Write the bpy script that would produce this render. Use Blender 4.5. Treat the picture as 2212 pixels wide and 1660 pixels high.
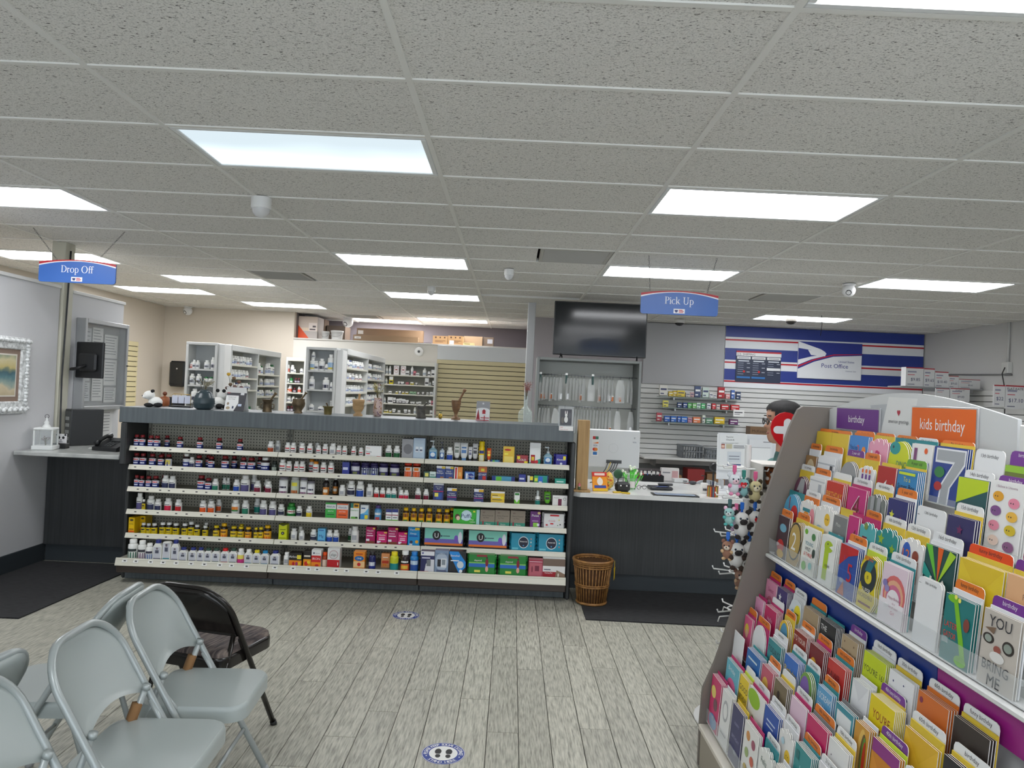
import bpy, math, random
from mathutils import Vector, Matrix
random.seed(7)
for _o in list(bpy.data.objects): bpy.data.objects.remove(_o)
SC = bpy.context.scene
COL = SC.collection
# ---------------------------------------------------------------- camera
FPX, IW, IH = 1569.3, 2212.0, 1660.0
CR = Vector((0.998990353, 0.000350929671, 0.0449238509))
CU = Vector((-0.04491704, -0.01127908, 0.99892705))
CF = Vector((-0.00085725301, 0.999936328, 0.0112519330))
CP = Vector((0.0, 0.0, 1.66))
cam = bpy.data.cameras.new('camera'); cam_o = bpy.data.objects.new('camera', cam)
cam.sensor_fit = 'HORIZONTAL'; cam.sensor_width = 36.0; cam.lens = FPX / IW * 36.0
cam.clip_start = 0.05; cam.clip_end = 60
cam_o.matrix_world = Matrix(((CR.x, CU.x, -CF.x, CP.x), (CR.y, CU.y, -CF.y, CP.y), (CR.z, CU.z, -CF.z, CP.z), (0, 0, 0, 1)))
COL.objects.link(cam_o); SC.camera = cam_o
# ---------------------------------------------------------------- world, exposure
wd = bpy.data.worlds.new('world'); SC.world = wd; wd.use_nodes = True
wd.node_tree.nodes['Background'].inputs[0].default_value = (0.62, 0.68, 0.75, 1)
wd.node_tree.nodes['Background'].inputs[1].default_value = 3.0
SC.view_settings.view_transform = 'Standard'; SC.view_settings.look = 'None'
SC.view_settings.gamma = 1.0; SC.view_settings.use_curve_mapping = False
SC.view_settings.exposure = EXPOSURE = 0.45
LAMP = 11.0          # radiance of a ceiling diffuser
# ---------------------------------------------------------------- geometry helpers
def ray(px, py):
    d = CF + CR * ((px - IW / 2) / FPX) - CU * ((py - IH / 2) / FPX)
    return d / d.y
def at(px, py, Y): return CP + ray(px, py) * Y
def atz(px, py, z):
    d = ray(px, py); return CP + d * ((z - CP.z) / d.z)
def atx(px, py, X):
    d = ray(px, py); return CP + d * (X / d.x)
def xat(px, Y, z):
    "world X of the point at depth Y and height z seen in image column px"
    k = (px - IW / 2) / FPX; b = z - CP.z
    return (k * (CF.y * Y + CF.z * b) - CR.y * Y - CR.z * b) / (CR.x - k * CF.x)
def lin(c):
    def f(v):
        v /= 255.0
        return v / 12.92 if v <= 0.04045 else ((v + 0.055) / 1.055) ** 2.4
    return (f(c[0]), f(c[1]), f(c[2]), 1.0)
_M = {}
def M(c, rough=0.5, metal=0.0, alpha=1.0, emit=0.0, coat=0.0, name=None):
    "plain procedural material from an sRGB colour; strong hues are pushed a little, as on glossy print"
    hi, lo = max(c), min(c)
    if hi - lo > 60: c = tuple(max(0, min(255, hi + (v - hi) * 1.14)) for v in c)
    k = (tuple(c), rough, metal, alpha, emit, coat)
    if k in _M: return _M[k]
    m = bpy.data.materials.new(name or 'paint_%02x%02x%02x' % tuple(int(v) for v in c)); m.use_nodes = True
    b = m.node_tree.nodes['Principled BSDF']
    b.inputs['Base Color'].default_value = lin(c); b.inputs['Roughness'].default_value = rough
    b.inputs['Metallic'].default_value = metal; b.inputs['Alpha'].default_value = alpha
    b.inputs['Coat Weight'].default_value = coat
    if emit:
        b.inputs['Emission Color'].default_value = lin(c); b.inputs['Emission Strength'].default_value = emit
    _M[k] = m
    return m
def nmat(name, rough=0.5, metal=0.0):
    m = bpy.data.materials.new(name); m.use_nodes = True
    nt = m.node_tree; b = nt.nodes['Principled BSDF']
    b.inputs['Roughness'].default_value = rough; b.inputs['Metallic'].default_value = metal
    return m, nt, b
def N(nt, t, **kw):
    n = nt.nodes.new(t)
    for k, v in kw.items():
        if k.startswith('i_'):
            key = k[2:]; key = int(key) if key.isdigit() else key
            n.inputs[key].default_value = v
        else: setattr(n, k, v)
    return n
def ramp(nt, fac, stops):
    r = N(nt, 'ShaderNodeValToRGB'); e = r.color_ramp.elements
    while len(e) > 1: e.remove(e[-1])
    e[0].position, e[0].color = stops[0][0], lin(stops[0][1])
    for p, c in stops[1:]:
        x = e.new(p); x.color = lin(c)
    nt.links.new(fac, r.inputs[0]); return r.outputs[0]
def noise_mat(name, stops, scale=(1, 1, 1), nscale=5, detail=3, rough=0.5, bump=0.0, coord='Object', rand=0.0, metal=0.0):
    "two or more colours mixed by stretched noise; rand shifts the value from object to object"
    m, nt, b = nmat(name, rough, metal)
    tc = N(nt, 'ShaderNodeTexCoord'); mp = N(nt, 'ShaderNodeMapping'); mp.inputs['Scale'].default_value = scale
    nt.links.new(tc.outputs[coord], mp.inputs[0])
    vec = mp.outputs[0]
    if rand:
        oi = N(nt, 'ShaderNodeObjectInfo'); ad = N(nt, 'ShaderNodeVectorMath', operation='MULTIPLY_ADD')
        nt.links.new(oi.outputs['Random'], ad.inputs[0]); ad.inputs[1].default_value = (37, 23, 11)
        nt.links.new(vec, ad.inputs[2]); vec = ad.outputs[0]
    nz = N(nt, 'ShaderNodeTexNoise', i_Scale=nscale, i_Detail=detail); nt.links.new(vec, nz.inputs[0])
    c = ramp(nt, nz.outputs[0], stops)
    if rand:
        hs = N(nt, 'ShaderNodeHueSaturation'); mr = N(nt, 'ShaderNodeMapRange'); mr.inputs[3].default_value = 1 - rand; mr.inputs[4].default_value = 1 + rand
        nt.links.new(oi.outputs['Random'], mr.inputs[0]); nt.links.new(mr.outputs[0], hs.inputs['Value']); nt.links.new(c, hs.inputs['Color']); c = hs.outputs[0]
    nt.links.new(c, b.inputs['Base Color'])
    if bump:
        bp = N(nt, 'ShaderNodeBump', i_Strength=bump, i_Distance=0.002); nt.links.new(nz.outputs[0], bp.inputs['Height']); nt.links.new(bp.outputs[0], b.inputs['Normal'])
    return m
class MB:
    "collects shapes with materials, then links ONE mesh object"
    def __init__(s): s.v = []; s.f = []; s.fm = []; s.mats = []; s.smooth = []
    def mi(s, m):
        if m not in s.mats: s.mats.append(m)
        return s.mats.index(m)
    def add(s, vs, fs, m, sm=False):
        o = len(s.v); i = s.mi(m); s.v += [tuple(q) for q in vs]
        for f in fs: s.f.append(tuple(o + k for k in f)); s.fm.append(i); s.smooth.append(sm)
        return s
    def box(s, x0, y0, z0, x1, y1, z1, m, mf=None):
        "mf: material of the -Y face"
        vs = [(x0, y0, z0), (x1, y0, z0), (x1, y1, z0), (x0, y1, z0), (x0, y0, z1), (x1, y0, z1), (x1, y1, z1), (x0, y1, z1)]
        s.add(vs, [(0, 3, 2, 1), (4, 5, 6, 7), (1, 2, 6, 5), (2, 3, 7, 6), (3, 0, 4, 7)], m)
        s.add(vs, [(0, 1, 5, 4)], mf or m); return s
    def bbox(s, x0, y0, z0, x1, y1, z1, m, r=0.004):
        "box with chamfered edges"
        r = min(r, (x1 - x0) / 2.01, (y1 - y0) / 2.01, (z1 - z0) / 2.01)
        X, Y, Z = (x0, x1), (y0, y1), (z0, z1); vs = []; idx = {}
        for i in (0, 1):
            for j in (0, 1):
                for k in (0, 1):
                    c = [X[i], Y[j], Z[k]]; sg = [(1, -1)[i], (1, -1)[j], (1, -1)[k]]
                    for a in range(3):
                        q = [c[t] + (0 if t == a else sg[t] * r) for t in range(3)]
                        idx[(i, j, k, a)] = len(vs); vs.append(q)
        fs = []
        for a in range(3):
            b, c = (a + 1) % 3, (a + 2) % 3
            for e in (0, 1):
                def g(u, w, ax=a):
                    t = [0, 0, 0]; t[a] = e; t[b] = u; t[c] = w; return idx[(t[0], t[1], t[2], ax)]
                q = [g(0, 0), g(1, 0), g(1, 1), g(0, 1)]; fs.append(q if e else q[::-1])
        for a in range(3):
            b, c = (a + 1) % 3, (a + 2) % 3
            for u in (0, 1):
                for w in (0, 1):
                    def h(e, ax):
                        t = [0, 0, 0]; t[a] = e; t[b] = u; t[c] = w; return idx[(t[0], t[1], t[2], ax)]
                    fs.append([h(0, b), h(1, b), h(1, c), h(0, c)])
        for i in (0, 1):
            for j in (0, 1):
                for k in (0, 1): fs.append([idx[(i, j, k, 0)], idx[(i, j, k, 1)], idx[(i, j, k, 2)]])
        return s.add(vs, fs, m)
    def lathe(s, prof, m, n=14, cx=0, cy=0, cz=0, a0=0.0, a1=math.tau, cap=True, sx=1.0, sy=1.0):
        "prof: (r, z) list bottom to top"
        full = abs(a1 - a0 - math.tau) < 1e-6; k = n if full else n + 1; vs = []
        for r, z in prof:
            for i in range(k):
                a = a0 + (a1 - a0) * i / n; vs.append((cx + r * math.cos(a) * sx, cy + r * math.sin(a) * sy, cz + z))
        fs = []
        for j in range(len(prof) - 1):
            for i in range(n):
                i2 = (i + 1) % k; fs.append((j * k + i, j * k + i2, (j + 1) * k + i2, (j + 1) * k + i))
        s.add(vs, fs, m, True)
        if cap and full:
            if prof[0][0] > 1e-5: s.add(vs[:k], [tuple(range(k))[::-1]], m)
            if prof[-1][0] > 1e-5: s.add(vs[-k:], [tuple(range(k))], m)
        return s
    def tube(s, pts, r, m, n=8, closed=False, radii=None):
        P = [Vector(q) for q in pts]; k = len(P); vs = []; up = None
        for i in range(k):
            if closed: t = (P[(i + 1) % k] - P[i - 1])
            else: t = P[min(i + 1, k - 1)] - P[max(i - 1, 0)]
            t.normalize()
            if up is None:
                up = Vector((0, 0, 1)) if abs(t.z) < 0.9 else Vector((1, 0, 0))
            up = (up - t * up.dot(t))
            if up.length < 1e-6: up = t.orthogonal()
            up.normalize(); sd = t.cross(up); rr = radii[i] if radii else r
            for j in range(n):
                a = math.tau * j / n; vs.append(P[i] + (up * math.cos(a) + sd * math.sin(a)) * rr)
        fs = []; kk = k if closed else k - 1
        for i in range(kk):
            i2 = (i + 1) % k
            for j in range(n):
                j2 = (j + 1) % n; fs.append((i * n + j, i2 * n + j, i2 * n + j2, i * n + j2))
        if not closed: fs += [tuple(range(n)), tuple(range((k - 1) * n, k * n))[::-1]]
        return s.add(vs, fs, m, True)
    def prism(s, poly, m, y0, y1, mf=None):
        "poly of (x, z) extruded from y0 (front) to y1; counter-clockwise seen from -Y"
        n = len(poly); vs = [(x, y0, z) for x, z in poly] + [(x, y1, z) for x, z in poly]
        s.add(vs, [tuple(range(n))], mf or m)
        s.add(vs, [tuple(range(n, 2 * n))[::-1]] + [(i, n + i, n + (i + 1) % n, (i + 1) % n) for i in range(n)], m); return s
    def prism_axis(s, poly, m, a0, a1, axis):
        "poly of 2D points extruded along axis 'x' (poly = y,z) or 'z' (poly = x,y)"
        n = len(poly)
        if axis == 'x': vs = [(a0, p, q) for p, q in poly] + [(a1, p, q) for p, q in poly]
        else: vs = [(p, q, a0) for p, q in poly] + [(p, q, a1) for p, q in poly]
        return s.add(vs, [tuple(range(n))[::-1], tuple(range(n, 2 * n))] + [(i, (i + 1) % n, n + (i + 1) % n, n + i) for i in range(n)], m)
    def sphere(s, c, r, m, n=10, k=6, sc=(1, 1, 1), rot=None):
        vs = []; fs = []
        for j in range(k + 1):
            t = math.pi * j / k
            for i in range(n):
                a = math.tau * i / n
                q = Vector((math.sin(t) * math.cos(a) * sc[0], math.sin(t) * math.sin(a) * sc[1], math.cos(t) * sc[2])) * r
                if rot: q = rot @ q
                vs.append(q + Vector(c))
        for j in range(k):
            for i in range(n): fs.append((j * n + i, (j + 1) * n + i, (j + 1) * n + (i + 1) % n, j * n + (i + 1) % n))
        return s.add(vs, fs, m, True)
    def quad(s, a, b, c, d, m): return s.add([a, b, c, d], [(0, 1, 2, 3)], m)
    def mesh(s, name):
        me = bpy.data.meshes.new(name); me.from_pydata(s.v, [], s.f)
        for m in s.mats: me.materials.append(m)
        me.polygons.foreach_set('material_index', s.fm); me.polygons.foreach_set('use_smooth', s.smooth)
        me.update(); return me
    def build(s, name, parent=None, loc=None, rot=None): return ob(name, s.mesh(name), parent, loc, rot)
def ob(name, me, parent=None, loc=None, rot=None):
    o = bpy.data.objects.new(name, me); COL.objects.link(o)
    if loc is not None: o.location = loc
    if rot is not None: o.rotation_euler = rot
    if parent is not None: o.parent = parent
    return o
def tag(o, label, cat, group=None):
    o['label'] = label; o['category'] = cat
    if group: o['group'] = group
    return o
def thing(name, label, cat, loc=(0, 0, 0), rz=0.0, group=None, rot=None):
    o = ob(name, None, None, loc, rot or (0, 0, rz)); o.empty_display_size = 0.05
    return tag(o, label, cat, group)
def struct(name, mb, parent=None):
    o = mb.build(name, parent)
    if parent is None: o['kind'] = 'structure'
    return o
def copy_tree(o, parent=None):
    c = o.copy(); COL.objects.link(c); c.parent = parent
    for ch in list(o.children): copy_tree(ch, c)
    return c
# ---------------------------------------------------------------- flat print: shapes and lettering
_T = {}
def text2d(s):
    "triangulated outline of a word in the built-in font, height of capitals about 0.7"
    if s in _T: return _T[s]
    cu = bpy.data.curves.new('t', 'FONT'); cu.body = s; cu.size = 1.0; cu.resolution_u = 2
    o = bpy.data.objects.new('t', cu); me = o.to_mesh()
    vs = [(v.co.x, v.co.y) for v in me.vertices]; fs = [tuple(p.vertices) for p in me.polygons]
    o.to_mesh_clear(); bpy.data.objects.remove(o); bpy.data.curves.remove(cu)
    if vs:
        x0 = min(v[0] for v in vs); x1 = max(v[0] for v in vs); y0 = min(v[1] for v in vs); y1 = max(v[1] for v in vs)
    else: x0 = x1 = y0 = y1 = 0
    _T[s] = (vs, fs, x0, x1, y0, y1); return _T[s]
def circ(cx, cy, rx, ry=None, n=20, a0=0.0, a1=math.tau):
    ry = rx if ry is None else ry; full = abs(a1 - a0 - math.tau) < 1e-6; k = n if full else n + 1
    return [(cx + rx * math.cos(a0 + (a1 - a0) * i / n), cy + ry * math.sin(a0 + (a1 - a0) * i / n)) for i in range(k)]
def heart(cx, cy, w, h, n=24):
    o = []
    for i in range(n):
        t = math.tau * i / n; x = 16 * math.sin(t) ** 3; y = 13 * math.cos(t) - 5 * math.cos(2 * t) - 2 * math.cos(3 * t) - math.cos(4 * t)
        o.append((cx - x / 32 * w, cy + (y + 2.5) / 29 * h))
    return o
def star(cx, cy, r, k=5, q=0.45):
    return [(cx + (r if i % 2 == 0 else r * q) * math.cos(math.pi / 2 + math.pi * i / k), cy + (r if i % 2 == 0 else r * q) * math.sin(math.pi / 2 + math.pi * i / k)) for i in range(2 * k)]
def printing(mb, ops, w, h, y=0.0, x0=None, z0=0.0, rough=0.45, step=0.0004):
    """ops drawn on the plane facing -Y at depth y, over a w x h rectangle centred on x (or from x0) and starting at z0.
    r u0 v0 u1 v1 c | c u v rw c | e u v rw rh c | p pts c | t text u v h c [maxw] (centred; h = cap height / sheet height) | l text (left aligned)"""
    ox = -w / 2 if x0 is None else x0; d = y
    def poly(pts, c):
        mb.add([(ox + u * w, d, z0 + v * h) for u, v in pts], [tuple(range(len(pts)))], M(c, rough))
    for op in ops:
        d -= step; k = op[0]
        if k == 'r': _, a, b, a2, b2, c = op; poly([(a, b), (a2, b), (a2, b2), (a, b2)], c)
        elif k == 'c': _, u, v, r, c = op; poly([(u + r * math.cos(math.tau * i / 18), v + r * w / h * math.sin(math.tau * i / 18)) for i in range(18)], c)
        elif k == 'e': _, u, v, r, q, c = op; poly([(u + r * math.cos(math.tau * i / 18), v + q * math.sin(math.tau * i / 18)) for i in range(18)], c)
        elif k == 'h': _, u, v, r, q, c = op; poly(heart(u, v, r, q), c)
        elif k == 's': _, u, v, r, c = op; poly([(a, v + (b - v) * w / h) for a, b in star(u, v, r)], c)
        elif k == 'p': poly(op[1], op[2])
        elif k in 'tl':
            s, u, v, hh, c = op[1:6]; mw = op[6] if len(op) > 6 else None
            vs, fs, tx0, tx1, ty0, ty1 = text2d(s)
            if not vs: continue
            sc = hh * h / 0.7; sx = sc
            if mw and (tx1 - tx0) * sc > mw * w: sx = mw * w / (tx1 - tx0)
            cx = tx0 if k == 'l' else (tx0 + tx1) / 2
            mb.add([(ox + u * w + (x - cx) * sx, d, z0 + v * h + (q - 0.35) * sc) for x, q in vs], fs, M(c, rough))
    return mb
ORD = ['first', 'second', 'third', 'fourth', 'fifth', 'sixth', 'seventh', 'eighth', 'ninth', 'tenth', 'eleventh', 'twelfth', 'thirteenth', 'fourteenth', 'fifteenth', 'sixteenth', 'seventeenth', 'eighteenth', 'nineteenth', 'twentieth']
ORD += ['twenty-' + o for o in ORD[:9]] + ['thirtieth'] + ['thirty-' + o for o in ORD[:9]] + ['fortieth']
WHITE = (238, 238, 234); BLACK = (24, 24, 26); CREAM = (226, 220, 200)
# ================================================================ THE SETTING
ZC = 2.818
GX0, GY0, GDX, GDY = -2.8777, 2.7187, 1.2192, 0.6096
def gx(i): return GX0 + GDX * i
def gy(j): return GY0 + GDY * j
XL, XR, YB, YF = -5.75, 6.22, 13.4, -2.5
# ---- ceiling tile material: off-white mineral fibre with short dark fissures
mt, nt, b = nmat('ceiling_tile', 0.9)
tc = N(nt, 'ShaderNodeTexCoord'); geo = N(nt, 'ShaderNodeNewGeometry')
mp = N(nt, 'ShaderNodeMapping'); mp.inputs['Scale'].default_value = (0.62, 1.25, 1); mp.inputs['Rotation'].default_value = (0, 0, 0.5)
nt.links.new(geo.outputs['Position'], mp.inputs[0])
n1 = N(nt, 'ShaderNodeTexNoise', i_Scale=120, i_Detail=2, i_Distortion=0.8); nt.links.new(mp.outputs[0], n1.inputs[0])
n2 = N(nt, 'ShaderNodeTexNoise', i_Scale=150, i_Detail=1); nt.links.new(geo.outputs['Position'], n2.inputs[0])
c1 = ramp(nt, n1.outputs[0], [(0.32, (116, 114, 110)), (0.39, (222, 220, 215)), (1, (236, 234, 229))])
c2 = ramp(nt, n2.outputs[0], [(0.3, (222, 222, 222)), (0.5, (255, 255, 255))])
mx = N(nt, 'ShaderNodeMix', data_type='RGBA', blend_type='MULTIPLY'); mx.inputs[0].default_value = 1
nt.links.new(c1, mx.inputs[6]); nt.links.new(c2, mx.inputs[7]); nt.links.new(mx.outputs[2], b.inputs['Base Color'])
TILE = mt
GRID = M((226, 225, 220), 0.5)
lights = {(1, 1), (3, 2), (-1, 3), (1, 6), (3, 6), (-2, 7), (-1, 9), (-2, 11), (-1, 13), (1, 10), (0, 16), (1, 15), (5, 11), (5, 6), (3, -2)}
vents = {(2, 5), (0, 8), (4, 8), (0, 15)}
grid = MB()
for i in range(-2, 8):
    grid.box(gx(i) - 0.012, YF, ZC - 0.006, gx(i) + 0.012, YB, ZC + 0.03, GRID)
for j in range(-8, 18):
    grid.box(XL, gy(j) - 0.012, ZC - 0.0055, XR, gy(j) + 0.012, ZC + 0.03, GRID)
grid.box(XL, YF, ZC + 0.02, XR, gy(-3), ZC + 0.04, TILE)
grid.box(XL - .1, YF - .1, ZC + 0.10, XR + .1, YB + .1, ZC + 0.16, M((120, 118, 114), 0.8))
ceiling = struct('ceiling', grid)
tile_me = {}
for i in range(-3, 8):
    for j in range(-3, 18):
        if (i, j) in lights or (i, j) in vents: continue
        x0, x1 = max(gx(i), XL), min(gx(i + 1), XR); y0, y1 = gy(j), min(gy(j + 1), YB)
        k = (round(x1 - x0, 3), round(y1 - y0, 3))
        if k not in tile_me:
            t = MB(); w, h = k; t.bbox(-w / 2 + .004, -h / 2 + .004, 0, w / 2 - .004, h / 2 - .004, 0.016, TILE, 0.003); tile_me[k] = t.mesh('ceiling_tile')
        o = ob('ceiling_tile', tile_me[k], ceiling, ((x0 + x1) / 2, (y0 + y1) / 2, ZC + 0.001))
        if (i, j) == (2, 9): o.rotation_euler = (0.018, 0.0, 0.006); o.location.z += 0.012
# ---- ceiling lights
def lamp_mat(name, lo, hi, col, dim=False):
    m = bpy.data.materials.new(name); m.use_nodes = True; nt = m.node_tree; nt.nodes.clear()
    out = N(nt, 'ShaderNodeOutputMaterial'); em = N(nt, 'ShaderNodeEmission'); nt.links.new(em.outputs[0], out.inputs[0])
    tc = N(nt, 'ShaderNodeTexCoord'); sp = N(nt, 'ShaderNodeSeparateXYZ'); nt.links.new(tc.outputs['Object'], sp.inputs[0])
    if dim:
        # one of the two tubes burns weakly: bright along the far side only
        nz = N(nt, 'ShaderNodeTexNoise', i_Scale=2.2, i_Detail=1); nt.links.new(tc.outputs['Object'], nz.inputs[0])
        ad = N(nt, 'ShaderNodeMath', operation='MULTIPLY_ADD'); ad.inputs[1].default_value = 0.25
        nt.links.new(nz.outputs[0], ad.inputs[0]); nt.links.new(sp.outputs[1], ad.inputs[2])
        mr = N(nt, 'ShaderNodeMapRange', interpolation_type='SMOOTHSTEP'); mr.inputs[1].default_value = 0.40; mr.inputs[2].default_value = -0.02
        mr.inputs[3].default_value = lo; mr.inputs[4].default_value = hi
        nt.links.new(ad.outputs[0], mr.inputs[0]); val = mr.outputs[0]
    else:
        s = N(nt, 'ShaderNodeMath', operation='MULTIPLY', i_1=28.0); nt.links.new(sp.outputs[1], s.inputs[0])
        c = N(nt, 'ShaderNodeMath', operation='COSINE'); nt.links.new(s.outputs[0], c.inputs[0])
        mr = N(nt, 'ShaderNodeMapRange'); mr.inputs[1].default_value = -1; mr.inputs[2].default_value = 1; mr.inputs[3].default_value = lo; mr.inputs[4].default_value = hi
        nt.links.new(c.outputs[0], mr.inputs[0]); val = mr.outputs[0]
    em.inputs[0].default_value = lin(col); nt.links.new(val, em.inputs[1]); return m
LM = lamp_mat('lit_diffuser', LAMP * 0.6, LAMP * 1.4, (250, 252, 255))
LMDIM = lamp_mat('weak_lit_diffuser', 1.3, 0.72, (226, 242, 250), True)
FR = M((222, 224, 224), 0.4)
lw, lh = GDX - 0.026, GDY - 0.026
fm = MB()
for (x0, y0, x1, y1) in ((-lw / 2, -lh / 2, lw / 2, -lh / 2 + .028), (-lw / 2, lh / 2 - .028, lw / 2, lh / 2), (-lw / 2, -lh / 2 + .028, -lw / 2 + .028, lh / 2 - .028), (lw / 2 - .028, -lh / 2 + .028, lw / 2, lh / 2 - .028)):
    fm.bbox(x0, y0, 0, x1, y1, 0.02, FR, 0.004)
frame_me = fm.mesh('frame')
dif_me = {}
for nm, m in (('n', LM), ('d', LMDIM)):
    d = MB(); d.box(-lw / 2 + .028, -lh / 2 + .028, 0.008, lw / 2 - .028, lh / 2 - .028, 0.014, m); dif_me[nm] = d.mesh('diffuser')
hm = MB(); hm.box(-lw / 2, -lh / 2, 0.021, lw / 2, lh / 2, 0.09, M((200, 200, 200), 0.5)); house_me = hm.mesh('housing')
LIGHTLAB = {(1, 1): 'large ceiling light panel with one weak bluish tube nearest the viewer at left', (3, 2): 'bright ceiling light panel above the greeting card rack', (-1, 3): 'bright ceiling light panel cut by the left picture edge, above hanging Drop Off sign',
 (1, 6): 'ceiling light panel in front of the white dome camera, above the shelf counter', (3, 6): 'ceiling light panel right behind the chains of the Pick Up sign', (-2, 7): 'ceiling light panel behind the beige post and Drop Off sign',
 (-1, 9): 'ceiling light panel to the right of Drop Off sign, upper of two', (-2, 11): 'ceiling light panel to the right of Drop Off sign, lower of two', (-1, 13): 'open ceiling light with bare tubes over the pharmacy back wall',
 (1, 10): 'ceiling light panel just under the small dome camera over the pharmacy', (0, 16): 'farthest ceiling light panel above the long brown cartons', (1, 15): 'narrow looking ceiling light panel over the stacked brown cartons', (5, 11): 'ceiling light panel with black dome camera, above postal sign',
 (5, 6): 'ceiling light panel at far right beside the white turret camera', (3, -2): 'ceiling light panel at the top right corner of the picture'}
for (i, j) in sorted(lights) + [(-1, -2), (1, -5), (-3, 0)]:
    L = thing('ceiling_light', LIGHTLAB.get((i, j), {(-1, -2): 'ceiling light panel behind the viewer, left of centre', (1, -5): 'ceiling light panel behind the viewer, nearest the shop windows', (-3, 0): 'ceiling light panel left of the partition, out of view'}.get((i, j))), 'ceiling light', (gx(i) + GDX / 2, gy(j) + GDY / 2, ZC - 0.006), group='fluorescent ceiling panels')
    if i == -3: L.location.x = XL + 0.62
    ob('frame', frame_me, L); ob('diffuser', dif_me['d' if (i, j) == (1, 1) else 'n'], L); ob('housing', house_me, L)
# ---- air vents
VM = M((176, 174, 168), 0.5); VD = M((110, 109, 104), 0.7)
VL = {(2, 5): 'slatted air vent in ceiling above the shelf counter', (0, 8): 'slatted air vent beside ceiling lights over the pharmacy', (4, 8): 'slatted air vent in ceiling between Pick Up sign and white turret camera', (0, 15): 'dark air vent beside the farthest ceiling light'}
for (i, j) in sorted(vents):
    w = 0.585; h = GDY - 0.03; right = (i, j) in ((2, 5), (4, 8))
    cx = gx(i + 1) - 0.31 if right else gx(i) + 0.31
    V = thing('ceiling_vent', VL[(i, j)], 'vent', (cx, gy(j) + GDY / 2, ZC - 0.006), group='ceiling vents')
    m = MB(); m.box(-w / 2, -h / 2, 0.03, w / 2, h / 2, 0.04, VD); m.build('duct', V)
    m = MB()
    for a in ((-w / 2, -h / 2, w / 2, -h / 2 + .03), (-w / 2, h / 2 - .03, w / 2, h / 2), (-w / 2, -h / 2 + .03, -w / 2 + .03, h / 2 - .03), (w / 2 - .03, -h / 2 + .03, w / 2, h / 2 - .03)): m.bbox(a[0], a[1], 0, a[2], a[3], 0.02, VM)
    m.build('frame', V)
    sm = MB(); sm.box(-w / 2 + .03, -.004, 0.004, w / 2 - .03, .004, 0.022, VM); sme = sm.mesh('slat')
    k = 16
    for s in range(k): ob('slat', sme, V, (0, -h / 2 + .05 + (h - .1) * s / (k - 1), 0), (0.6, 0, 0))
    xa_, xb_ = (gx(i) + .004, cx - w / 2 - .02) if right else (cx + w / 2 + .02, gx(i + 1) - .004)
    if True:
        t = MB(); t.bbox(xa_, gy(j) + .004, ZC + .001, xb_, gy(j + 1) - .004, ZC + .017, TILE, .003); t.build('ceiling_tile', ceiling)
# ---- floor
WOOD = noise_mat('grey_wood_plank', [(0.25, (116, 114, 104)), (0.5, (168, 166, 153)), (0.75, (197, 195, 181))], scale=(34, 3.2, 1), nscale=3.6, detail=8, rough=0.42, bump=0.08, rand=0.08)
fl = MB(); fl.box(XL - .1, YF - .1, -0.06, XR + .1, YB + .1, -0.004, M((52, 50, 46), 0.8)); floor = struct('floor', fl)
PW, PL = 0.1535, 1.19
XA = atz(956, 1422, 0).x
pk = {}
def plank_off(c): return 4.49 + (-0.37 * c if c >= 0 else 0.285 * c)
for c in range(-14, 14):
    x0 = XA + c * PW
    o = plank_off(c) % PL
    y = 1.0 - PL + o
    while y < 7.0:
        a, e = y, min(y + PL, 7.0)
        if e - a > 0.05:
            k = round(e - a, 3)
            if k not in pk:
                m = MB(); m.bbox(0.0016, 0.0016, -0.006, PW - .0016, k - .0016, 0.0, WOOD, 0.0012); pk[k] = m.mesh('floor_plank')
            ob('floor_plank', pk[k], floor, (x0, a, 0))
        y += PL
m = MB()
m.box(XL, YF, -0.006, XA - 14 * PW, YB, -0.0005, WOOD); m.box(XA + 14 * PW, YF, -0.006, XR, YB, -0.0005, WOOD)
m.box(XA - 14 * PW, 7.0, -0.006, XA + 14 * PW, YB, -0.0005, WOOD); m.box(XA - 14 * PW, YF, -0.006, XA + 14 * PW, .9, -0.0005, WOOD)
o = m.build('far_flooring', floor); o['kind'] = 'stuff'
# ---- walls
WG = M((204, 204, 206), 0.7); WW = M((206, 196, 182), 0.75); WP = M((176, 170, 174), 0.75); WR = M((206, 205, 203), 0.75)
TRIM = M((214, 214, 212), 0.5); DB = M((50, 56, 60), 0.5)
def wbox(name, a, m): return struct(name, MB().box(*a, m))
w = wbox('wall_left', (-4.15, YF, 0, -4.05, 6.44, 2.40), WG)
MB().bbox(-4.165, YF, 2.40, -4.035, 6.44, 2.43, TRIM).build('wall_cap', w)
w = wbox('wall_left_inner', (-4.14, 6.62, 0, -4.05, 7.50, 2.38), WG)
MB().bbox(-4.155, 6.62, 2.38, -4.035, 7.51, 2.41, TRIM).build('wall_cap', w)
wbox('wall_outer_left', (XL - .1, YF, 0, XL, 12.0, ZC + .04), WW)
wbox('wall_back_left', (XL, 11.9, 0, -3.62, 12.0, ZC + .04), WW)
w = wbox('wall_back_low', (-3.62, 11.9, 0, 0.30, 12.0, 2.37), M((214, 210, 202), .7))
MB().bbox(-3.62, 11.88, 2.37, 0.30, 13.3, 2.395, M((200, 196, 190), .6)).build('loft_floor', w)
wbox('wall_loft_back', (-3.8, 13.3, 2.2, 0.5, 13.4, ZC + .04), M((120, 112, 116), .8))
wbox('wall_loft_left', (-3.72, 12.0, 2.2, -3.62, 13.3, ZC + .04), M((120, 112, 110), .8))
wbox('wall_loft_right', (0.30, 11.1, 0, 0.42, 13.4, ZC + .04), WP)
wbox('wall_back', (0.30, 11.05, 0, XR, 11.15, ZC + .04), WP)
wbox('wall_right', (XR, YF, 0, XR + .1, 11.15, ZC + .04), WR)
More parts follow.
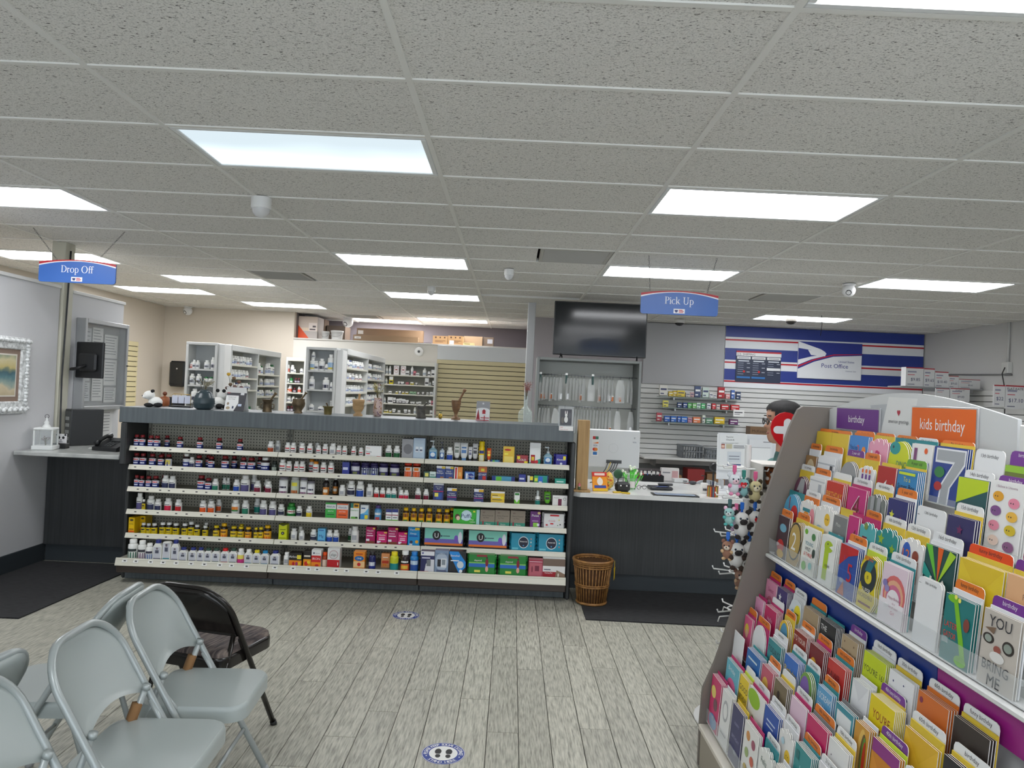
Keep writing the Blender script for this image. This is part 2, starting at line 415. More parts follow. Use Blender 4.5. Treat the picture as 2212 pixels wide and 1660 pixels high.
m = MB(); m.box(XL, YF - .1, 0, XR, YF, 0.12, WR); m.box(XL, YF - .1, 2.72, XR, YF, ZC + .04, WR)
for k in range(8):
    x = XL + (XR - XL) * k / 7; m.box(x - .04, YF - .1, .12, x + .04, YF, 2.72, WR)
struct('wall_front', m)
for k in range(7):
    x = XL + (XR - XL) * k / 7; x2 = XL + (XR - XL) * (k + 1) / 7
    struct('window_added_%d' % (k + 1), MB().box(x + .04, YF - .06, .12, x2 - .04, YF - .05, 2.72, M((235, 245, 245), .05, 0, .08)))  # unseen shop glazing, added so that world daylight brightens the ceiling
struct('baseboard_left', MB().bbox(-4.05, YF, 0, -4.038, 6.40, 0.155, DB, .004))
# beige square posts
PB = M((196, 194, 178), 0.55)
struct('trim_1', MB().bbox(-4.15, 6.45, 0, -4.03, 6.60, ZC + .004, PB, .006))
struct('trim_2', MB().bbox(0.155, 9.28, 0, 0.255, 9.38, ZC + .004, M((186, 187, 188), .5), .006))
# ================================================================ SHELF COUNTER (three gondola bays under one ledge)
LIP = M((222, 219, 204), 0.4); SHELF = M((150, 147, 134), 0.5); TAGW = M((240, 240, 236), 0.5); INK = M((60, 60, 62), 0.6)
DECKBR = M((66, 56, 50), 0.45)
SLATE = noise_mat('slate_laminate', [(0.3, (78, 85, 89)), (0.7, (96, 103, 106))], scale=(14, 14, 0.7), nscale=3, detail=5, rough=0.4)
CHAR = noise_mat('charcoal_laminate', [(0.3, (46, 48, 49)), (0.7, (60, 62, 63))], scale=(26, 26, 0.6), nscale=3, detail=6, rough=0.45)
def pegboard():
    m, nt, b = nmat('pegboard', 0.6)
    geo = N(nt, 'ShaderNodeNewGeometry'); sp = N(nt, 'ShaderNodeSeparateXYZ'); nt.links.new(geo.outputs['Position'], sp.inputs[0])
    outs = []
    for ax in (0, 2):
        a = N(nt, 'ShaderNodeMath', operation='MULTIPLY', i_1=1 / 0.0254); nt.links.new(sp.outputs[ax], a.inputs[0])
        f = N(nt, 'ShaderNodeMath', operation='FRACT'); nt.links.new(a.outputs[0], f.inputs[0])
        s = N(nt, 'ShaderNodeMath', operation='SUBTRACT', i_1=0.5); nt.links.new(f.outputs[0], s.inputs[0])
        q = N(nt, 'ShaderNodeMath', operation='POWER', i_1=2.0); nt.links.new(s.outputs[0], q.inputs[0]); outs.append(q.outputs[0])
    ad = N(nt, 'ShaderNodeMath', operation='ADD'); nt.links.new(outs[0], ad.inputs[0]); nt.links.new(outs[1], ad.inputs[1])
    c = ramp(nt, ad.outputs[0], [(0.03, (46, 46, 42)), (0.045, (176, 173, 158))]); nt.links.new(c, b.inputs['Base Color']); return m
PEG = pegboard()
GXS = [-3.10, -1.885, -0.69, 0.495]
SZ = [1.085, 0.932, 0.752, 0.568, 0.374, 0.20]
YS, YD, YBK = 5.93, 5.80, 6.24
SECN = ['left', 'middle', 'right']
random.seed(3)
for s in range(3):
    x0, x1 = GXS[s] + .002, GXS[s + 1] - .002
    U = thing('gondola_shelf_unit', '%s bay of the pegboard shelf counter with six product shelves' % SECN[s], 'shelf unit', ((x0 + x1) / 2, YBK, 0), group='bays of the shelf counter')
    w = x1 - x0
    MB().box(-w / 2, 0, .15, w / 2, .02, 1.27, PEG).build('back_panel', U)
    MB().bbox(-w / 2, YS - YBK + .02, 0, w / 2, 0, .078, SLATE, .004).build('kick_base', U)
    MB().bbox(-w / 2, YD - YBK + .012, .082, w / 2, YS - YBK + .1, .141, DECKBR, .006).build('deck_trim', U)
    for e in (-1, 1):
        m = MB(); m.box(e * (w / 2 - .012) - .012, -.012, .2, e * (w / 2 - .012) + .012, 0, 1.27, M((136, 134, 122), .5))
        for q in range(20): m.box(e * (w / 2 - .012) - .003, -.0125, .24 + q * .05, e * (w / 2 - .012) + .003, -.012, .265 + q * .05, M((40, 40, 38), .6))
        m.build('upright', U)
    for k, z in enumerate(SZ):
        yf = (YD if k == 5 else YS) - YBK
        m = MB(); m.box(-w / 2, yf + .012, z - .03, w / 2, 0, z - .012, SHELF)
        S = m.build('shelf' if k < 5 else 'bottom_deck', U)
        hgt = .036 if k < 5 else .056
        m = MB(); pr = [(yf + .014, z), (yf + .004, z), (yf - .012, z - hgt), (yf - .006, z - hgt - .004), (yf + .014, z - hgt)]
        m.prism_axis(pr, LIP, -w / 2 + .001, w / 2 - .001, 'x')
        m.add([(-w / 2 + .001, yf - .0005, z - .010), (w / 2 - .001, yf - .0005, z - .010), (w / 2 - .001, yf - .0015, z - .0125), (-w / 2 + .001, yf - .0015, z - .0125)], [(0, 3, 2, 1)], M((190, 186, 172), .5))
        m.build('price_rail', S)
        ntag = {0: (8, 3, 0), 1: (4, 2, 0), 2: (11, 4, 0), 3: (10, 0, 0), 4: (9, 11, 0), 5: (10, 9, 0)}[k][s]
        for q in range(ntag):
            tx = -w / 2 + .07 + (w - .15) * (q + random.uniform(-.25, .25)) / max(ntag - 1, 1) * (0.9 if ntag > 5 else .35)
            tx = max(-w / 2 + .03, min(w / 2 - .03, tx))
            t = MB(); a, b2 = yf + .0022, yf - .0092; za, zb = z - .006, z - .030
            t.quad((tx - .02, b2, zb), (tx + .02, b2, zb), (tx + .02, a, za), (tx - .02, a, za), TAGW)
            t.quad((tx - .008, b2 + .003 - .0006, zb + .007), (tx + .010, b2 + .003 - .0006, zb + .007), (tx + .010, b2 + .007 - .0006, zb + .015), (tx - .008, b2 + .007 - .0006, zb + .015), INK)
            t.build('price_tag', S)
L = thing('counter_ledge', 'long slate grey counter ledge running over the product shelves', 'counter', (0, 5.88, 0))
MB().bbox(-3.17, 0, 1.276, .512, .56, 1.402, SLATE, .004).build('ledge_slab', L)
for nm, a in (('end_panel', (-3.155, -.0, 0.93, -3.104, .40, 1.276)), ('end_panel', (.498, .02, 0.0, .535, .40, 1.276)), ('end_panel', (-3.13, .07, 0.0, -3.104, .40, .93))):
    MB().bbox(*a, CHAR, .01).build(nm, L)
MB().bbox(-3.10, .386, 0.0, .498, .54, 1.276, CHAR, .004).build('rear_panel', L)
# ================================================================ SIDE COUNTERS
MARB = noise_mat('white_marbled_top', [(0.3, (196, 196, 192)), (0.5, (214, 214, 211)), (0.75, (224, 224, 222))], scale=(1, 1, 1), nscale=4, detail=6, rough=0.16)
GRYT = noise_mat('grey_stone_top', [(0.3, (160, 162, 160)), (0.7, (190, 191, 188))], nscale=9, detail=6, rough=0.22)
C = thing('drop_off_counter', 'dark drop off counter with pale stone top against the left wall', 'counter', (-3.6, 6.35, 0))
m = MB(); m.bbox(-.44, -.43, .965, .425, .62, 1.0, GRYT, .006).build('counter_top', C)
MB().box(-.44, 0.02, .15, .42, .05, .965, CHAR).build('front_panel', C)
MB().bbox(-.44, 0.05, 0, .42, .08, .15, DB, .003).build('kick_base', C)
MB().box(-.44, .08, .15, .42, .60, .94, M((120, 118, 114), .6)).build('carcass', C)
C2X, C2R = 0.540, 3.6
C = thing('pick_up_counter', 'dark pick up counter with white marbled top right of the shelves', 'counter', (0, 6.25, 0))
pts = [(C2X + .05, -.33), (C2R, -.33), (C2R, .66), (C2X, .66), (C2X, -.28)]
MB().prism_axis(pts, MARB, .832, .867, 'z').build('counter_top', C)
MB().box(C2X + .02, .0, .14, C2R, .03, .832, CHAR).build('front_panel', C)
MB().bbox(C2X + .02, .02, 0, C2R, .05, .14, DB, .003).build('kick_base', C)
MB().box(C2X + .03, .05, .14, C2R, .62, .8, M((110, 108, 104), .6)).build('carcass', C)
# ================================================================ FLOOR MATS, STICKERS
MATM = noise_mat('black_ribbed_mat', [(0.35, (28, 28, 29)), (0.65, (50, 50, 52))], scale=(1, 14, 1), nscale=16, detail=3, rough=0.9, bump=0.6)
def mat_obj(label, pts):
    o = MB().prism_axis(pts, MATM, 0.0002, 0.009, 'z').build('floor_mat'); tag(o, label, 'mat'); return o
mat_obj('black ribbed floor mat in front of the left drop off counter', [(-4.03, 4.86), (-3.22, 4.86), (-3.17, 6.12), (-3.17, 6.35), (-4.03, 6.35)])
mat_obj('black ribbed floor mat in front of the pick up counter', [(.62, 5.39), (2.3, 5.36), (2.3, 6.24), (.62, 6.24)])
BLU = (52, 72, 140)
def sticker(label, cx, cy, r):
    S = thing('floor_sticker', label, 'sticker', (cx, cy, 0.0002), rot=(-math.pi / 2, 0, 0), group='round footprint floor stickers')
    S.rotation_euler = (math.radians(-90), 0, 0)
    m = MB(); m.prism(circ(0, 0, r, n=40), M(BLU, .5), -.0006, 0); m.build('disc', S)
    m = MB(); d = -.0006
    def P(pts, c, dd): m.add([(x, d - dd, z) for x, z in pts], [tuple(range(len(pts)))], M(c, .5))
    P(circ(0, 0, r * .985, n=40), WHITE, .0002); P(circ(0, 0, r * .965, n=40), BLU, .0004); P(circ(0, 0, r * .66, n=36), (226, 226, 222), .0006)
    for sx in (-1, 1):
        P(circ(sx * r * .25, r * .14, r * .155, r * .26, n=18), BLACK, .0008)
        P(circ(sx * r * .235, -r * .26, r * .12, r * .17, n=16), BLACK, .0008)
        P([(sx * r * .25 - r * .2, -r * .075), (sx * r * .25 + r * .2, -r * .075), (sx * r * .25 + r * .2, -r * .115), (sx * r * .25 - r * .2, -r * .115)], (226, 226, 222), .001)
    m.build('footprints', S)
    m = MB()
    def arc(s, a0, a1, rr, inv):
        n = len(s)
        for k, ch in enumerate(s):
            if ch == ' ': continue
            a = a0 + (a1 - a0) * (k + .5) / n
            vs, fs, x0, x1, y0, y1 = text2d(ch); sc = r * .19 / .7; ca, sa = math.cos(a), math.sin(a); out = []
            for x, y in vs:
                u = (x - (x0 + x1) / 2) * sc; v = (y - .35) * sc
                if inv: u, v = -u, -v
                # radial direction (ca, sa), reading direction clockwise
                out.append((rr * ca + u * sa + v * ca, d - .001, rr * sa - u * ca + v * sa))
            m.add(out, fs, M(WHITE, .5))
    arc('PLEASE KEEP SOCIAL DISTANCE', math.pi + .18, -.18, r * .81, False)
    arc('STAND HERE', math.pi + .72, math.tau - .72, r * .81, True)
    m.build('lettering', S)
    m = MB()
    for a in (math.pi + .38, -.38):
        m.add([(r * .81 * math.cos(a) + x, d - .001, r * .81 * math.sin(a) + z) for x, z in circ(0, 0, r * .035, n=10)], [tuple(range(10))], M(WHITE, .5))
    m.build('dot', S)
sticker('round blue and white footprint sticker on the floor near the shelf counter', -.70, 5.31, .098)
sticker('round blue footprint sticker on the floor at the bottom edge, nearer one', -.24, 3.33, .099)
# ================================================================ PRODUCTS ON THE SHELF COUNTER
_mc = {}
def cached(key,fn):
    if key not in _mc: _mc[key] = fn()
    return _mc[key]
def bottle_meshes(w,h,body,cap,bands,shape='round',capf=.2,neck=.62,sh=.70,n=16,alpha=1.0):
    r = w / 2; zc = h * (1 - capf); zs = zc * sh / .8
    bm = M(body,.25 if alpha == 1 else .08,0,alpha); cm = M(cap,.4)
    a = MB(); b = MB(); c = MB()
    if shape == 'round':
        a.lathe([(r * .93,0),(r,h * .02),(r,zs),(r * .93,zs + (zc - zs) * .45),(r * neck,zc - h * .01),(r * neck,zc)],bm,n)
    else:  # flat-sided, house-shouldered
        hw,hd = r,r * .62
        for (z0,z1,f0,f1) in ((0,zs,1,1),(zs,zc,1,neck)):
            vs = []
            for z,f in ((z0,f0),(z1,f1)):
                for x,y in ((-hw * f,-hd * .8),(-hw * f * .8,-hd),(hw * f * .8,-hd),(hw * f,-hd * .8),(hw * f,hd * .8),(hw * f * .8,hd),(-hw * f * .8,hd),(-hw * f,hd * .8)): vs.append((x,y,z))
            fs = [(i,(i + 1) % 8,8 + (i + 1) % 8,8 + i) for i in range(8)] + [tuple(range(8,16))] + ([tuple(range(8))[::-1]] if z0 == 0 else [])
            a.add(vs,fs,bm)
    rc = r * neck * 1.16
    c.lathe([(rc,zc),(rc * 1.02,zc + h * capf * .1),(rc,h - h * .01),(rc * .9,h)],cm,n)
    if bands:
        q = 0
        for bd in bands:
            z0,z1,col = bd[0] * zs,bd[1] * zs,bd[2]; q += 1
            if shape == 'round':
                a0,a1 = (0,math.tau) if len(bd) < 4 else (-math.pi / 2 - bd[3],-math.pi / 2 + bd[3])
                rr = r * (1.004 + .003 * q); b.lathe([(rr,z0),(rr,z1)],M(col,.45),16 if len(bd) < 4 else 6,a0=a0,a1=a1,cap=False)
            else:
                f = 1 if len(bd) < 4 else bd[3] / 1.6; x = r * .8 * f; y = -r * .62 - .0004 * q
                b.quad((-x,y,z0),(x,y,z0),(x,y,z1),(-x,y,z1),M(col,.45))
    return a.mesh('bottle'),c.mesh('cap'),b.mesh('label') if bands else None
def bottle(name,label,group,loc,w,h,body,cap,bands,rz=0.0,cat='bottle',**kw):
    w = round(w,3); h = round(h,3)
    A,Cc,B = cached((w,h,body,cap,tuple(map(tuple,bands)),tuple(sorted(kw.items()))),lambda: bottle_meshes(w,h,body,cap,bands,**kw))
    o = ob(name,A,None,loc,(0,0,rz)); tag(o,label,cat,group); ob('cap',Cc,o)
    if B: ob('label',B,o)
    return o
def carton(name,label,group,loc,w,h,d,base,ops,rz=0.0,cat='box',side=None,rough=.45,rot=None):
    m = MB(); m.box(-w / 2,0,0,w / 2,d,h,M(side or base,rough),M(base,rough))
    o = m.build(name,None,loc,rot or (0,0,rz)); tag(o,label,cat,group)
    if ops: printing(MB(),ops,w,h).build('printed_front',o)
    return o
DKB = (40,24,26); RCAP = (132,34,40); NAVY = (38,50,118)
# style: (object name, description, body, cap, bands, kwargs)
def wb(acc,low=.08,hi=.62,cap=WHITE,txt=(90,90,100)):
    return (WHITE,cap,[(.05,.95,(244,244,240)),(low,hi,acc,1.2),(hi + .06,hi + .14,txt,.7)])
ST = {
 'dr': ('dark bottle with red cap and blue label',DKB,RCAP,[(.06,.9,(226,226,232)),(.06,.58,NAVY),(.66,.80,(200,60,60),.9),(.28,.42,(220,222,235),.8)]),
 'dw': ('dark bottle with white cap and blue label',DKB,WHITE,[(.06,.9,(226,226,232)),(.06,.58,NAVY),(.28,.42,(220,222,235),.8)]),
 'dy': ('dark bottle with red cap and yellow-marked label',DKB,RCAP,[(.06,.9,(226,226,232)),(.06,.58,NAVY,.2),(.3,.8,(216,200,70),.9)]),
 'wr': ('white bottle with red lettering band',WHITE,WHITE,[(.05,.14,(206,50,62)),(.62,.76,(206,50,62),.8),(.36,.48,(70,70,76),.8)]),
 'wro': ('white bottle with orange cap and red band',WHITE,(226,150,40),[(.05,.14,(206,50,62)),(.62,.76,(206,50,62),.8),(.36,.48,(70,70,76),.8)]),
 'wp': ('plain white bottle with grey print',WHITE,WHITE,[(.3,.7,(170,172,178),.6)]),
 'wbk': ('white bottle with black and navy label',WHITE,WHITE,[(.2,.6,(42,44,70),1.2),(.7,.8,(60,60,70),.8)]),
 'wn': ('white bottle with navy lower label',*wb((40,46,84))),'wg': ('white bottle with green label',*wb((40,122,98))),'wbl': ('white bottle with blue label',*wb((46,86,170))),
 'wpu': ('white bottle with purple label',*wb((84,78,128))),'wm': ('white bottle with maroon label',*wb((126,34,62))),'wpk': ('white bottle with pink red label',*wb((206,50,86))),
 'wor': ('white bottle with orange label',*wb((226,106,46))),'wye': ('white bottle with yellow label',*wb((226,200,50))),'wre': ('white bottle with red label',*wb((190,36,46))),
 'wte': ('white bottle with teal label',*wb((26,132,122))),'wbr': ('white bottle with brown orange label',*wb((176,84,40))),'wgd': ('white bottle with dark green label',*wb((28,92,50))),'wmu': ('white bottle with orange and green label',WHITE,WHITE,[(.3,.75,(226,140,40),1.0),(.3,.45,(40,120,70),1.0)]),
 'dg': ('small dark green bottle',(34,46,40),(30,40,34),[(.2,.65,(150,160,150),.9)]),
 'yb': ('black bottle with yellow label and white cap',(34,28,20),WHITE,[(.05,.88,(222,200,40)),(.5,.72,(40,34,24),.7),(.3,.36,(60,50,30),.8)]),
 'yy': ('dark bottle with yellow cap and yellow label',(46,32,20),(232,206,30),[(.05,.85,(226,198,60)),(.05,.2,(60,140,80),1.3),(.45,.6,(60,50,30),.8)]),
 'yo': ('dark bottle with yellow cap and orange label',(46,32,20),(236,190,40),[(.05,.85,(236,180,60)),(.05,.3,(226,90,60),1.3),(.5,.64,(80,40,30),.8)]),
 'nm': ('brown bottle with yellow cap and golden label',(70,42,22),(238,196,34),[(.05,.9,(236,186,50)),(.5,.85,(120,64,30),1.0),(.05,.25,(60,130,70),.8)]),
 'tub': ('clear tub with white oval label',(206,206,204),(120,116,126),[(.1,.95,(236,236,236),1.2),(.42,.56,(60,60,80),.8),(.1,.2,(130,70,110),1.0)]),
 'tub2': ('clear tub with green fruit label',(196,200,190),(190,190,188),[(.1,.95,(186,196,176),1.2),(.6,.85,(228,220,80),.7),(.1,.3,(180,110,60),.8)]),
 'syr': ('black syrup bottle with orange label',(30,24,22),WHITE,[(.08,.75,(222,150,76),1.3),(.3,.55,(236,228,210),.7)]),
 'njar': ('navy jar with white label',(44,38,84),(52,44,92),[(.1,.9,(58,52,100)),(.45,.85,(206,206,216),1.2),(.15,.35,(110,120,60),.5)]),
 'njr2': ('navy jar with grey label and berries',(44,38,84),(52,44,92),[(.05,.75,(196,206,214),1.4),(.5,.65,(60,60,110),1.0),(.1,.25,(70,80,160),.5)]),
 'ojar': ('amber jar with orange label and red cap',(96,40,22),(206,66,40),[(.1,.9,(240,240,234)),(.1,.55,(226,106,40),1.1),(.6,.85,(230,140,60),.6)]),
 'gtub': ('green and white tub',(44,130,60),(60,140,60),[(.35,.75,(236,238,230),1.3),(.5,.62,(150,40,60),1.1)]),
 'bpc': ('blue bottle with purple cap',(96,150,196),(88,70,130),[(.1,.9,(110,165,205)),(.55,.75,(240,240,240),1.0),(.1,.35,(200,90,90),.6)]),
 'c1': ('white bottle with big green lettering',WHITE,WHITE,[(.05,.5,(42,106,84),1.5),(.55,.75,(50,60,60),1.1)]),
 'c2': ('white bottle with big purple lettering',WHITE,WHITE,[(.05,.5,(110,60,110),1.5),(.55,.75,(50,50,60),1.1)]),
 'c3': ('white bottle with big blue lettering',WHITE,WHITE,[(.05,.5,(44,100,170),1.5),(.55,.75,(50,50,70),1.1)]),
 'pky': ('white bottle with pink and yellow label',WHITE,WHITE,[(.05,.85,(206,70,140)),(.45,.85,(240,226,120),1.2)]),
 'nb': ('navy bottle with black cap and white label',(30,40,96),BLACK,[(.1,.6,(40,60,140)),(.3,.6,(226,230,236),1.0)]),
 'ylg': ('yellow capped teal bottle with green label',(206,206,60),(236,220,40),[(.05,.6,(40,140,140)),(.55,.9,(200,206,60),1.2)]),
 'fru': ('dark bottle with white cap and fruit label',(46,34,34),WHITE,[(.05,.5,(226,110,70)),(.5,.85,(40,34,34),1.4),(.15,.4,(238,206,90),.8),(.6,.72,WHITE,.9)]),
 'blu': ('blue bottle with blue cap',(60,140,200),(50,136,206),[(.1,.85,(50,90,160)),(.5,.8,(200,220,236),1.1)]),
 'oc': ('amber bottle with orange cap',(150,66,30),(230,96,34),[(.1,.75,(236,210,190),1.3)]),
 'san': ('clear blue hand sanitizer pump bottle',(150,190,206),(196,206,210),[(.15,.75,(60,130,190),1.0),(.5,.6,WHITE,.7)]),
}
SQ = {'sq': (NAVY,(96,96,120)),'sqg': ((36,70,56),(90,110,96)),'sqr': ((206,40,44),(180,70,60)),'sqy': ((232,214,40),(110,110,60)),'sqb': ((40,140,190),(70,130,160)),'sqw': (WHITE,(60,150,160))}
CAPN = {'sq': 'navy','sqg': 'dark green','sqr': 'red','sqy': 'yellow','sqb': 'bright blue','sqw': 'white'}
for k,(cp,st) in SQ.items():
    ST[k] = ('square-shouldered white bottle with %s cap' % CAPN[k],WHITE,cp,[(.06,1.0,(206,208,216)),(.06,.12,st),(.5,.75,(80,84,100),.8),(.8,.95,(120,110,120),.5)])
T = lambda s,u,v,h,c=WHITE,mw=.9: ('t',s,u,v,h,c,mw)
R = lambda a,b,c,d,col: ('r',a,b,c,d,col)
